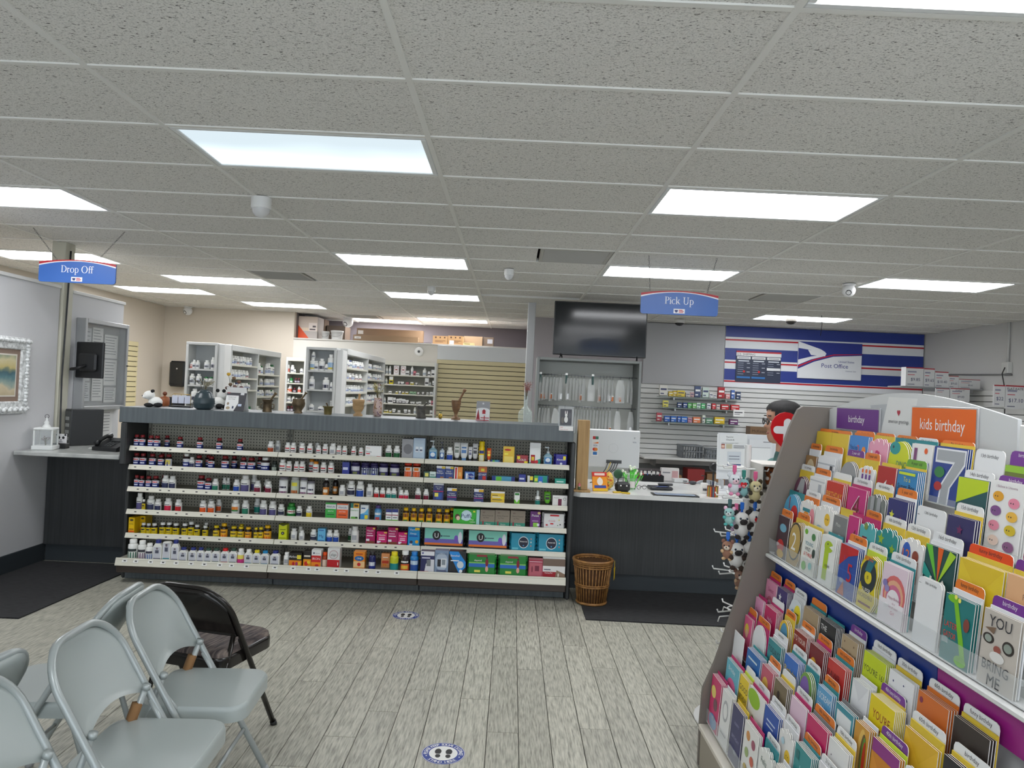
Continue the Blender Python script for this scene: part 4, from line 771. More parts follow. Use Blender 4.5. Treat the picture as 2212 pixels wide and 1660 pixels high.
# ================================================================ PHARMACY BEHIND THE COUNTER
CAB = M((206, 207, 205), 0.5); CABIN = M((176, 176, 166), 0.6); SHV = M((214, 212, 200), 0.5)
YEL = M((214, 202, 160), 0.55); GROOVE = M((70, 62, 48), 0.8)
def zpx(px, py, Y): return at(px, py, Y).z
def zpxX(px, py, X): return atx(px, py, X).z
PHST = [((WHITE), WHITE, [(.15, .7, (206, 208, 214)), (.3, .5, (110, 112, 126), .9)]), (WHITE, WHITE, [(.2, .6, (150, 160, 190), 1.1), (.7, .8, (80, 80, 90), .8)]),
        (WHITE, WHITE, [(.2, .7, (200, 206, 206)), (.45, .6, (90, 120, 150), 1.0)]), (WHITE, WHITE, [(.25, .6, (226, 226, 226)), (.35, .5, (60, 60, 70), .8), (.2, .28, (190, 60, 70), 1.0)]), (WHITE, WHITE, [(.2, .65, (196, 206, 220)), (.2, .32, (70, 100, 170), 1.2)])]
PHCAP = [WHITE, WHITE, WHITE, (40, 110, 66), WHITE, (60, 70, 120)]
PHD = ['white stock bottle', 'white stock bottle with grey blue label', 'white stock bottle with blue print', 'white stock bottle with red line', 'white stock bottle with pale blue label', 'white stock bottle with black print']
def run_face(root, xf, y0, y1, zs, top, name, grp, seed, dens=.075, nb=2):
    "long shelf run along Y whose open face looks to +X"
    rnd = random.Random(seed); d = .20
    MB().box(xf - d - .02, y0, 0, xf - d, y1, top - .03, CABIN).build('back_panel', root)
    MB().bbox(xf - d - .02, y0, top - .07, xf + .004, y1, top, CAB, .004).build('top_rail', root)
    for q in range(nb + 1):
        yy = y0 + (y1 - y0) * q / nb; yy = min(max(yy, y0 + .015), y1 - .015)
        MB().box(xf - d, yy - .014, 0, xf, yy + .014, top - .06, CAB).build('upright', root)
    for b in range(nb):
        ya, yb = y0 + (y1 - y0) * b / nb + .016, y0 + (y1 - y0) * (b + 1) / nb - .016
        for r, z in enumerate(zs[b]):
            MB().box(xf - d, ya, z - .02, xf - .002, yb, z, SHV).build('shelf', root)
            y = ya + .075; n = 0; hmax = ((zs[b][r - 1] if r else top - .06) - z) - .062
            while y < yb - .06:
                k = rnd.randrange(5); w = rnd.choice((.058, .066, .074)); h = min(rnd.choice((.11, .125, .14, .155)), hmax)
                bottle('stock_bottle', '%s, %s from near end, %s shelf, %s bay, %s' % (PHD[k].replace('stock bottle', 'bottle'), ORD[n], RN[r] if r < 5 else 'bottom', ('near', 'far')[b], name), grp, (xf - .02 - w / 2 - rnd.uniform(0, .02), y, z + .0003), w, h, WHITE, PHCAP[rnd.randrange(6)] if rnd.random() < .3 else WHITE, PHST[k][2], rz=math.pi / 2 - .5, n=10)
                y += w + rnd.uniform(.006, .03) + (.12 if rnd.random() < .12 else 0); n += 1
def endcap(root, x0, x1, y, zs, top, d=.2):
    MB().box(x0, y + d, 0, x1, y + d + .015, top, M((190, 194, 194), .6)).build('back_panel', root)
    for x in (x0, x1 - .03): MB().bbox(x, y, 0, x + .03, y + d, top, CAB, .003).build('upright', root)
    MB().bbox(x0, y, top, x1, y + d + .015, top + .03, CAB, .003).build('top_board', root)
    for z in zs: MB().box(x0 + .03, y + .01, z - .018, x1 - .03, y + d, z, CAB).build('shelf', root)
YA = 8.27
ptopA = 2.07
A = thing('pharmacy_shelving', 'white pharmacy shelf run behind the ribbed vase and panda, end cap to the viewer', 'shelf unit', (0, 0, 0))
xa0, xa1 = xat(402, YA, 2.0), xat(470, YA, 2.0)
zA = [zpx(430, 797, YA), zpx(430, 832, YA), zpx(430, 869, YA), zpx(430, 869, YA) - .3]
endcap(A, xa0, xa1, YA, zA, ptopA - .03)
MB().bbox(xa1 + .001, YA + .02, 0, -3.302, YA + .222, ptopA - .01, M((226, 226, 224), .5), .003).build('end_board', A)
run_face(A, -3.30, YA + .225, 10.3, [[zpxX(490, 785.5, -3.3), zpxX(490, 815, -3.3), zpxX(490, 842, -3.3), 1.17], [zpxX(560, 808, -3.3), zpxX(560, 833, -3.3), zpxX(560, 857, -3.3), 1.17]], ptopA, 'left run', 'stock bottles on the left pharmacy run', 21)
YBc = 8.40
B = thing('pharmacy_shelving', 'white pharmacy shelf run behind the bronze and wooden mortars', 'shelf unit', (0, 0, 0))
xb0, xb1 = xat(661, YBc, 2.0), xat(727, YBc, 2.0)
zB = [zpx(690, 801, YBc), zpx(690, 842, YBc), zpx(690, 888, YBc)]
endcap(B, xb0, xb1, YBc, zB, 2.05)
MB().bbox(xb1 + .001, YBc + .02, 0, xb1 + .07, YBc + .222, 2.06, M((226, 226, 224), .5), .003).build('end_board', B)
XBf = xb1 + .07
run_face(B, XBf, YBc + .225, 11.2, [[zpxX(741, 792.5, XBf), zpxX(741, 820, XBf), zpxX(741, 848, XBf), zpxX(741, 876, XBf)], [zpxX(800, 797, XBf), zpxX(800, 820, XBf), zpxX(800, 844, XBf), zpxX(800, 870, XBf)]], 2.09, 'middle run', 'stock bottles on the middle pharmacy run', 22)
def cap_bottles(items, Y, zs, nm, grp, pre, xlim):
    "items: (px, w px, h px, shelf index, cap)"
    mp = Y / FPX
    for i, (px, w, h, r, cp, bd) in enumerate(items):
        X = xat(px, Y, zs[r]); w *= .9; X = min(max(X, xlim[0] + .036 + w * mp / 2), xlim[1] - .036 - w * mp / 2); bottle('large_stock_bottle', '%s, %s' % (pre[i], nm), grp, (X, Y + w * mp / 2 + .02, zs[r] + .0004), w * mp, h * mp, WHITE, cp, bd, n=12, capf=.16, neck=.5)
gcap = (40, 130, 70); b1 = [(.15, .75, (216, 218, 222)), (.3, .55, (80, 82, 92), .9)]; b2 = [(.15, .7, (150, 180, 210), 1.2), (.15, .3, (226, 206, 80), .8)]; b3 = [(.15, .75, (226, 226, 228)), (.2, .55, (44, 48, 70), 1.0)]; b4 = [(.1, .8, (196, 110, 100), 1.4), (.45, .65, WHITE, .9)]
cap_bottles([(407, 9, 14, 0, WHITE, b4), (416, 10, 19, 0, WHITE, b1), (424, 9, 18, 0, WHITE, b1), (443, 13, 19, 0, WHITE, b1), (460, 10, 26, 0, WHITE, b3), (409, 13, 24, 1, WHITE, b1), (425, 13, 24, 1, WHITE, b1), (441, 13, 18, 1, gcap, b1), (452, 12, 18, 1, gcap, b1), (415, 17, 28, 2, WHITE, b3)], YA, zA, 'end cap behind the ribbed vase', 'bottles on the left end cap',
 ['small pink-labelled bottle at left of top shelf', 'white bottle second on top shelf', 'white bottle third on top shelf', 'white bottle standing alone in the middle of top shelf', 'tall white bottle at right of top shelf', 'large white bottle first on second shelf', 'large white bottle second on second shelf', 'green-capped bottle third on second shelf', 'green-capped bottle at right of second shelf', 'big white jar on the lowest visible shelf'], (xa0, xa1))
cap_bottles([(672, 14, 26, 0, WHITE, b2), (681, 11, 21, 0, WHITE, b1), (692, 15, 26, 0, WHITE, b3), (703, 9, 15, 0, WHITE, b1), (714, 16, 36, 0, WHITE, b2), (670, 14, 28, 1, WHITE, b1), (701, 17, 27, 1, WHITE, b3), (716, 7, 17, 1, WHITE, b1), (670, 12, 14, 2, WHITE, b1), (690, 14, 10, 2, WHITE, b3)], YBc, zB, 'middle end cap', 'bottles on the middle end cap',
 ['square clear-blue bottle first on top shelf', 'white bottle second on top shelf', 'dark-labelled bottle in the middle of top shelf', 'short white bottle beside the tall jug on top shelf', 'tall jug at right of top shelf', 'white bottle first on second shelf', 'big handled bottle in the middle of second shelf', 'small white bottle at right of second shelf', 'small jar at left of lowest shelf', 'low dark-labelled jar on lowest shelf'], (xb0, xb1))
mtop = MB(); mp = YBc / FPX
X = xat(673, YBc, zB[0]); bottle('stock_bottle', 'small white bottle standing on top of the square clear-blue bottle', None, (X, YBc + .055, zB[0] + 26 * mp + .002), 8 * mp, 14 * mp, WHITE, WHITE, b1, n=10)
for q in range(5):
    X = xat(715, YBc, zB[2]); o = MB().lathe([(.028, 0), (.03, .004), (.03, .018), (.028, .02)], M((226, 228, 230), .3), 12).build('pill_tub', None, (X, YBc + .06, zB[2] + .0005 + q * .0245)); tag(o, 'flat white tub, %s from the bottom of the stack on middle end cap' % ORD[q], 'tub', 'stacked flat tubs'); MB().lathe([(.031, .016), (.031, .0235)], M(WHITE, .4), 12).build('lid', o)
# ---- shelves on the back wall
def wall_shelf(label, px0, px1, Y, ztop, zs, items, grp):
    x0, x1 = xat(px0, Y, 1.7), xat(px1, Y, 1.7); U = thing('wall_shelf_unit', label, 'shelf unit', (0, 0, 0)); d = 11.88 - Y
    MB().box(x0, 11.865, 0, x1, 11.88, ztop, CABIN).build('back_panel', U)
    for x in (x0, x1 - .03): MB().bbox(x, Y, 0, x + .03, 11.865, ztop, CAB, .003).build('upright', U)
    MB().bbox(x0 + .03, Y, ztop - .06, x1 - .03, 11.865, ztop, SHV, .003).build('top_rail', U)
    for z in zs: MB().box(x0 + .03, Y + .005, z - .02, x1 - .03, 11.865, z, SHV).build('shelf', U)
    return x0, x1
YW = 11.6
zC = [zpx(880, y, YW) for y in (811, 831.5, 852, 873, 894)]
xc0, xc1 = wall_shelf('back wall shelf unit with small cartons and creams beside the slat wall', 826, 941, YW, 2.07, zC, None, None)
mpw = YW / FPX
BLK = (40, 40, 44); YLW = (226, 210, 40)
rowsC = [[(829, 4, 9, 'o'), (834, 6, 18, 'o'), (841, 6, 18, 'o'), (855, 12, 20, 'd'), (870, 12, 20, 'd'), (879, 9, 10, 'w'), (889, 7, 20, 'b'), (895, 6, 10, 'p'), (901, 8, 6, 'w'), (916, 9, 17, 'b'), (926, 6, 10, 'w'), (935, 9, 14, 'w')],
 [(833, 6, 12, 'b'), (844, 9, 16, 'y'), (861, 5, 6, 'k'), (868, 8, 6, 'k'), (879, 7, 5, 'p'), (889, 7, 6, 'y'), (899, 5, 5, 'k'), (921, 9, 16, 'w'), (928, 4, 8, 'b'), (936, 6, 11, 'k')],
 [(842, 7, 5, 'w'), (856, 5, 5, 'y'), (863, 5, 6, 'k'), (870, 5, 5, 'y'), (878, 6, 5, 'y'), (888, 8, 6, 'g'), (895, 6, 6, 'g'), (903, 5, 5, 'k'), (913, 5, 6, 'k'), (923, 5, 6, 'w'), (931, 7, 7, 'w'), (937, 4, 13, 'w')],
 [(830, 5, 12, 'b'), (842, 12, 13, 'w'), (851, 6, 12, 'k'), (858, 7, 10, 'k'), (864, 7, 11, 'k'), (871, 8, 10, 'k'), (878, 8, 8, 'k'), (888, 6, 5, 'k'), (893, 5, 5, 'k'), (901, 6, 5, 'k'), (906, 6, 6, 'w'), (928, 5, 10, 'w'), (934, 8, 9, 'p')],
 [(833, 9, 6, 'y'), (842, 6, 5, 'y'), (850, 8, 9, 'k'), (861, 6, 6, 'w'), (875, 8, 9, 'k'), (883, 5, 8, 'w'), (895, 6, 14, 'b'), (931, 7, 9, 'w'), (936, 6, 11, 'p')]]
SM = {'w': ('white carton', (230, 230, 228)), 'k': ('black and white carton', BLK), 'y': ('yellow carton', YLW), 'p': ('pink carton', (196, 120, 130)), 'g': ('green and white carton', (150, 190, 150)), 'd': ('rounded white dispenser pack', (226, 222, 222)), 'o': ('white tube', WHITE), 'b': ('white bottle', WHITE)}
for r, row in enumerate(rowsC):
    for i, (px, w, h, t) in enumerate(row):
        X = xat(px, YW, zC[r]); lb = '%s, %s from left on %s back wall shelf beside slat wall' % (SM[t][0], ORD[i], RN[r] if r < 4 else 'bottom'); w2 = w * mpw * .92; h2 = h * mpw
        loc = (X, YW + .03, zC[r] + .0004)
        if t in 'bo': bottle('lotion_bottle', lb, 'goods on the back wall shelves', (X, YW + .03 + w2 / 2, zC[r] + .0004), w2, h2, WHITE, WHITE, [(.2, .6, (170, 180, 190), 1.0)], n=10, neck=.45, capf=.2)
        elif t == 'd': carton('dispenser_pack', lb, 'goods on the back wall shelves', loc, w2, h2, .05, (232, 228, 228), [('e', .5, .55, .4, .35, (196, 150, 150)), ('e', .5, .55, .33, .3, (228, 224, 222)), R(.3, .5, .7, .6, (150, 60, 60))], cat='pack')
        else:
            c = SM[t][1]; o2 = [R(.1, .2, .9, .45, (60, 60, 64) if t != 'k' else (230, 230, 228))] + ([R(0, .55, 1, 1, (234, 234, 232))] if t in 'ky' else [])
            carton('carton', lb, 'goods on the back wall shelves', loc, w2, h2, .05, c, o2)
zD = [zpx(637, y, YW) for y in (806, 828, 848.5, 869.5, 890)]
wall_shelf('warmly lit back wall shelf unit left of the middle pharmacy run', 616, 659, YW, 2.06, zD, None, None)
rowsD = [[(618, 6, 17, 'red'), (629, 9, 17, 'w'), (635, 5, 8, 'w'), (649, 8, 10, 'w')], [(617, 5, 9, 'w'), (627, 7, 11, 'gr'), (637, 6, 11, 'mar'), (643, 6, 11, 'mar')], [(615.5, 4, 9, 'am'), (624, 9, 15, 'red'), (634, 7, 10, 'mar'), (644, 8, 13, 'red')], [(619, 12, 12, 'w'), (631, 8, 12, 'w'), (638, 6, 9, 'w')], [(618, 8, 11, 'mar'), (628, 7, 12, 'mar')]]
DC = {'w': ('white bottle', WHITE, WHITE, b1), 'red': ('white bottle with red orange label', WHITE, WHITE, [(.15, .75, (206, 80, 50), 1.4)]), 'gr': ('green bottle', (60, 140, 80), (40, 130, 70), [(.2, .6, (220, 226, 220), 1.0)]), 'mar': ('dark maroon bottle', (70, 34, 44), (130, 36, 46), [(.2, .65, (190, 190, 206), 1.2)]), 'am': ('amber bottle', (200, 120, 50), WHITE, [(.2, .6, (230, 226, 220), 1.0)])}
for r, row in enumerate(rowsD):
    for i, (px, w, h, t) in enumerate(row):
        X = xat(max(px, 620.5), YW, zD[r]); S = DC[t]
        bottle('stock_bottle', '%s, %s from left on %s warmly lit back shelf' % (S[0], ORD[i], RN[r] if r < 4 else 'bottom'), 'bottles on the warmly lit back shelves', (X + (0 if px > 620 else .0), YW + .03 + w * mpw / 2, zD[r] + .0004), w * mpw * .9, h * mpw, S[1], S[2], S[3], n=10)
# ---- yellowed slat walls (each slat its own piece)
def slatwall(name, label, x0, x1, z0, z1, y, mat, groove, pitch=.0762, axis='y', th=.018):
    "boards across x on the plane y (axis 'y') or across y on the plane x (axis 'x')"
    S = thing(name, label, 'slat wall', (0, 0, 0)); k = 0
    if axis == 'y': MB().box(x0, y, z0, x1, y + .006, z1, groove).build('backing', S)
    else: MB().box(min(y, y - .006 * (1 if th > 0 else -1)), x0, z0, max(y, y - .006 * (1 if th > 0 else -1)), x1, z1, groove).build('backing', S)
    z = z1
    m = MB()
    if axis == 'y': m.bbox(x0, y - th, -pitch + .010, x1, y, 0, mat, .003)
    else: m.bbox(min(y, y + th), x0, -pitch + .010, max(y, y + th), x1, 0, mat, .003)
    me = m.mesh('slat')
    while z - pitch > z0 - .01:
        ob('slat', me, S, (0, 0, z)); z -= pitch
    return S
xs0, xs1 = xat(944, 11.86, 2.1), xat(1141, 11.86, 2.1)
slatwall('slat_wall', 'yellowed slat wall panel in the pharmacy beside the grey post', xs0, xs1, 1.0, 2.14, 11.875, YEL, GROOVE)
o = MB().bbox(xs0, 11.86, 2.142, xs1, 11.878, 2.375, M((214, 217, 218), .45), .003).build('wall_panel'); tag(o, 'white panel above the yellowed slat wall', 'panel')
yl0, yl1 = atx(270, 780, -5.73).y, atx(297, 780, -5.73).y
slatwall('slat_wall', 'narrow yellowed slat wall strip left of the plush panda', yl0, yl1, 1.1, atx(280, 737, -5.73).z, -5.744, YEL, GROOVE, axis='x')
# ---- paper towel dispenser, speaker, wall camera
def wpt(px, py, Y): return at(px, py, Y)
p = wpt(391, 836, 11.88); h = (836 - 781) * 11.88 / FPX
D = thing('towel_dispenser', 'black paper towel dispenser on the beige back wall', 'dispenser', (p.x, 11.90, p.z)); 
MB().bbox(-.13, -.2, 0, .13, 0, h, M((34, 36, 38), .25), .03).build('housing', D); MB().bbox(-.09, -.203, .02, .09, -.199, .05, M((20, 20, 22), .4), .001).build('slot', D); MB().lathe([(.012, 0), (.008, .004)], M((190, 190, 190), .3), 10).build('lock', D, (0, -.2, h * .7), (math.pi / 2, 0, 0))
p = wpt(905, 760, 11.87)
S = thing('wall_sounder', 'round white alarm sounder on the low pharmacy wall', 'alarm', (p.x, 11.895, p.z), rot=(math.pi / 2, 0, 0)); MB().lathe([(.075, 0), (.075, .02), (.055, .035), (.03, .04)], M((232, 232, 230), .4), 24).build('body', S); MB().lathe([(.022, .04), (.02, .046)], M((90, 92, 94), .4), 14).build('centre', S); MB().lathe([(.01, .046), (.009, .049)], M((30, 30, 30), .4), 10).build('lens', S)
# ---- goods stored in the loft
LZ = 2.3955; BRN = (150, 122, 92)
def lbox(label, px0, px1, py0, Y, d, col, ops=None, nm='cardboard_box', z=LZ, hh=None):
    x0, x1 = xat(px0, Y, z + .1), xat(px1, Y, z + .1); h = hh or (zpx((px0 + px1) / 2, py0, Y) - z)
    return carton(nm, label, 'stock stored in the loft', ((x0 + x1) / 2, Y, z), x1 - x0, h, d, col, ops)
lbox('tall carton with cloudy sky print and orange stripe stored in the loft', 644, 685, 684, 12.1, .4, (186, 178, 172), [R(0, .5, 1, 1, (206, 190, 176)), R(0, .35, 1, .5, (226, 206, 180)), ('p', [(0, 0), (.6, 0), (.15, .45), (0, .6)], (226, 96, 40)), R(.55, .35, .98, .72, (226, 214, 206)), R(.6, .4, .9, .46, (90, 80, 80)), R(.75, .52, .92, .6, (90, 80, 80))])
lbox('grey brown carton behind the sky print carton', 686.5, 700, 690, 12.52, .3, (128, 108, 92), None)
for i, (px, dsc) in enumerate(((701, 'white printed pail left of the white bucket in the loft'), (726, 'white plastic bucket with lid in the loft'))):
    X = xat(px, 12.15, LZ); r = (.06, .1)[i]; hh = (.13, .15)[i]
    o = MB().lathe([(r * .86, 0), (r, hh * .9), (r * 1.06, hh * .9), (r * 1.06, hh)], M((226, 226, 224), .35), 18).build('bucket', None, (X, 12.2, LZ)); tag(o, dsc, 'bucket', 'stock stored in the loft')
    MB().lathe([(r * 1.07, hh), (r * 1.07, hh + .012), (r * .9, hh + .016)], M((206, 206, 204), .4), 18).build('lid', o)
    m = MB(); m.tube([(r * 1.07 * math.cos(a), -r * .3 - .03 * math.sin(a) - r * .6, hh * .8 - .06 * math.sin(a)) for a in [math.pi * q / 8 for q in range(9)]], .003, M((150, 150, 150), .3), 6); m.build('handle', o)
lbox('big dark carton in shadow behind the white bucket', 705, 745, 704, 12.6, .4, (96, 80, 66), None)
lbox('long flat brown carton in the loft, lower of two', 763, 903, 726, 12.1, .16, BRN, [R(.02, .4, .12, .75, (226, 222, 216)), R(.05, .5, .1, .55, (60, 60, 60))])
lbox('long flat brown carton in the loft, upper one at the back', 770, 913, 712, 12.5, .16, (138, 112, 86), [R(.02, .6, .1, .85, (220, 216, 210))])
for i, (a, b3_) in enumerate(((935, 967), (968, 1000))):
    lbox('brown carton with umbrella marks, %s of two side by side' % ('left', 'right')[i], a, b3_, 726, 12.08, .25, (170, 138, 102), [('c', .2, .82, .06, (70, 50, 40)), ('c', .5, .82, .05, (70, 50, 40)), R(.75, .75, .85, .9, (70, 50, 40)), R(.15, .45, .85, .5, (110, 80, 60)), R(.15, .3, .7, .35, (110, 80, 60))] + ([R(.1, .1, .4, .5, (226, 222, 220))] if i else []))
lbox('larger brown carton behind the two marked cartons', 1002, 1042, 727, 12.3, .3, (140, 116, 90), None)
lbox('dark carton with pale label at right of the loft', 1044, 1066, 729, 12.35, .3, (100, 84, 70), [R(.4, .4, .9, .8, (150, 150, 156))])
lbox('small pale yellow carton at the front edge of the loft', 1001, 1025, 741, 12.0, .1, (226, 208, 160), [R(.1, .5, .6, .7, (120, 100, 60))])
lbox('black flat case on the loft edge', 903, 932, 741, 12.05, .2, (34, 34, 36), [R(.1, .4, .9, .5, (80, 80, 84))], 'flat_case')
# ================================================================ THINGS ON THE COUNTER LEDGE
LZ0 = 1.4022
def lp(px, py, ylo=5.95, yhi=6.36):
    q = atz(px, py, LZ0); Y = min(max(q.y, ylo), yhi); return Vector((xat(px, Y, LZ0), Y, LZ0)), Y / FPX
PW_ = M((232, 232, 228), .9); PK_ = M((26, 26, 28), .9)
def panda(label, px, py, s, mirror=1, rz=0.0):
    p, _ = lp(px, py); o = thing('plush_panda', label, 'plush toy', p, rz); f = mirror
    m = MB(); m.sphere((.03 * f * s, 0, .30 * s), .30 * s, PW_, 14, 9, (1.25, 1, 1)); m.build('body', o)
    m = MB(); m.sphere((-.08 * f * s, 0, .32 * s), .24 * s, PK_, 12, 8, (1.0, 1.12, .9)); m.sphere((-.28 * f * s, -.18 * s, .12 * s), .16 * s, PK_, 10, 7, (1.7, .8, .75)); m.sphere((-.3 * f * s, .18 * s, .12 * s), .16 * s, PK_, 10, 7, (1.7, .8, .75)); m.sphere((.18 * f * s, -.24 * s, .14 * s), .15 * s, PK_, 10, 7, (1.7, .8, .9)); m.build('limbs', o)
    h = MB(); h.sphere((-.30 * f * s, -.02 * s, .68 * s), .28 * s, PW_, 14, 9, (1.1, 1, .92)); h.sphere((-.52 * f * s, -.02 * s, .60 * s), .13 * s, PW_, 10, 7, (1.1, 1, .9)); hd = h.build('head', o)
    for sy in (-1, 1):
        MB().sphere((-.14 * f * s, sy * .2 * s, .92 * s), .095 * s, PK_, 8, 6).build('ear', hd)
        MB().sphere((-.48 * f * s, sy * .16 * s, .72 * s), .062 * s, PK_, 8, 6).build('eye', hd)
    MB().sphere((-.645 * f * s, -.02 * s, .63 * s), .045 * s, PK_, 8, 6).build('nose', hd)
    return o
panda('small plush panda sitting at the left end of the ledge', 334, 880, .145, rz=math.radians(22))
def vase(name, label, px, py, prof, mat, n=24, rib=0, ylo=5.95, cat='vase'):
    p, mp = lp(px, py, ylo); o = thing(name, label, cat, p); m = MB()
    pr = [(r * mp, z * mp) for r, z in prof]
    if rib:
        fine = []
        for (r0, z0), (r1, z1) in zip(pr, pr[1:]):
            k = max(1, int(abs(z1 - z0) / (rib * .5)))
            for q in range(k): t = q / k; fine.append((r0 + (r1 - r0) * t + (.003 if len(fine) % 2 else -.0015), z0 + (z1 - z0) * t))
        pr = fine + [pr[-1]]
    m.lathe(pr, mat, n); m.build('vessel', o); return o, p, mp
BRZ = noise_mat('aged_bronze', [(0.3, (74, 62, 46)), (0.7, (124, 106, 80))], nscale=18, rough=.42, metal=.6)
BRS = noise_mat('old_brass', [(0.3, (110, 96, 56)), (0.7, (146, 132, 84))], nscale=22, rough=.35, metal=.7)
WDK = noise_mat('turned_walnut', [(0.3, (104, 74, 48)), (0.7, (136, 100, 66))], scale=(1, 1, 6), nscale=14, rough=.45)
WDL = noise_mat('turned_beech', [(0.3, (162, 128, 86)), (0.7, (190, 156, 110))], scale=(1, 1, 6), nscale=14, rough=.5)
DKB_ = noise_mat('dark_carved_stone', [(0.3, (46, 44, 40)), (0.7, (86, 82, 74))], nscale=30, rough=.5, bump=.4)
def pestle(o, mp, a, b, r0, r1, mat):
    A_, B_ = Vector((a[0] * mp, 0, a[1] * mp)), Vector((b[0] * mp, 0, b[1] * mp)); d = (B_ - A_)
    m = MB(); m.tube([A_ + d * t for t in (0, .1, .8, .9, .97, 1)], .004, mat, 10, radii=[r0 * mp, r0 * mp * .8, r0 * mp * .75, r1 * mp, r1 * mp, r1 * mp * .5]); m.build('pestle', o)
o, p, mp = vase('mortar', 'small reddish wooden jar with ball knob behind the plush panda', 355, 876, [(9, 0), (10, 2), (10, 17), (9, 18)], M((150, 92, 56), .5), ylo=6.3, cat='jar'); MB().lathe([(9.5 * mp, 18 * mp), (8 * mp, 20 * mp), (2.5 * mp, 21 * mp), (2 * mp, 24 * mp)], M((140, 84, 50), .5), 16).build('lid', o); MB().sphere((0, 0, 27 * mp), 4.5 * mp, M((110, 60, 36), .4), 12, 8).build('knob', o)
# gold three-card stand
p, mp = lp(391, 880); O = thing('photo_stand', 'gold wire stand holding three small white cards', 'stand', p)
MB().bbox(-24 * mp, -.03, 0, 24 * mp, .03, .012, M((24, 24, 26), .4), .004).build('base', O)
g = M((176, 150, 84), .3, .8); m = MB(); m.tube([(-20 * mp, 0, .01), (-20 * mp, 0, 26 * mp), (-17 * mp, 0, 28 * mp), (17 * mp, 0, 28 * mp), (20 * mp, 0, 26 * mp), (20 * mp, 0, .01)], .0025, g, 6); m.build('frame', O)
for q in range(3):
    c = MB().bbox(-6.2 * mp, -.002, -17 * mp, 6.2 * mp, .002, 0, M((208, 212, 228), .6), .001).build('card', O, ((q - 1) * 13.6 * mp, -.004, 25 * mp)); MB().lathe([(.004, 0), (.004, .006)], g, 8).build('ring', c, (0, 0, .001), (0, 0, 0))
# ribbed teal vase with dried sprigs
TEAL = M((52, 66, 72), .3)
VS, p, mp = vase('ribbed_vase', 'dark teal ribbed vase holding dried white sprigs', 440, 885, [(14, 0), (19, 4), (22, 14), (21, 24), (15, 36), (8, 41), (9, 43)], TEAL, 28, rib=4.2 * 6.1 / FPX)
rnd = random.Random(5)
def sprigs(o, base, n, spread, hgt, mats, leaf, name='dried_sprig', lean=(0, 0), kinds=14, top=.55):
    for q in range(n):
        m = MB(); a = rnd.uniform(0, math.tau); s = rnd.uniform(.2, 1) * spread; h = hgt * rnd.uniform(.75, 1.05)
        tip = Vector((math.cos(a) * s + lean[0], math.sin(a) * s * .7, base + h)); mid = Vector((tip.x * .35, tip.y * .35, base + h * .5)); b = Vector((tip.x * .06, tip.y * .06, base - .03))
        m.tube([b, mid, tip], .0013, M((112, 104, 76), .8), 4)
        for w in range(kinds):
            t = rnd.uniform(top, 1.0); c = mid.lerp(tip, (t - .4) / .6) + Vector((rnd.gauss(0, .009), rnd.gauss(0, .009), rnd.gauss(0, .009)))
            R_ = Matrix.Rotation(rnd.uniform(0, 3), 3, Vector((rnd.random(), rnd.random(), rnd.random())).normalized()); L_ = leaf * rnd.uniform(.6, 1.2)
            m.add([c + R_ @ Vector(v) for v in ((-L_, 0, 0), (0, -L_ * .45, .001), (L_, 0, 0), (0, L_ * .45, .002))], [(0, 1, 2, 3)], mats[rnd.randrange(len(mats))])
        m.build(name, o)
sprigs(VS, 43 * mp, 9, .055, .075, [M((176, 170, 150), .9), M((150, 146, 120), .9)], .007, lean=(.03, 0), kinds=26, top=.45)
sprigs(VS, 43 * mp, 5, .08, .095, [M((84, 96, 96), .8), M((100, 110, 104), .8)], .009, lean=(-.04, 0), kinds=8)
panda('larger plush panda seen from behind between vase and black flyer', 474, 870, .17, mirror=-1, rz=math.radians(70)).location.y = 6.33
# dried roses standing behind the flyer
p, mp = lp(500, 884, 6.34); RV = thing('dried_roses', 'bunch of dried roses with one yellow bloom behind the black flyer', 'flowers', p)
MB().lathe([(.03, 0), (.034, .05), (.024, .1), (.026, .12)], M((60, 54, 48), .4), 14).build('holder', RV)
for q, (dx, dz, c) in enumerate(((-10, 74, (196, 160, 70)), (2, 66, (120, 96, 70)), (12, 58, (112, 80, 66)), (-4, 52, (104, 84, 60)), (20, 46, (96, 56, 62)), (-12, 44, (84, 56, 44)), (6, 48, (116, 90, 80)))):
    m = MB(); e = Vector((dx * mp, rnd.uniform(-.02, .02), dz * mp)); m.tube([(0, 0, .1), e * .6 + Vector((0, 0, .04)), e], .0018, M((80, 74, 50), .8), 5); st_ = m.build('stem', RV)
    m = MB(); m.lathe([(.003, -.012), (.014, -.004), (.018, .008), (.011, .014), (.013, .017), (.004, .012)], M(c, .8), 9, e.x, e.y, e.z); m.build('bloom', st_)
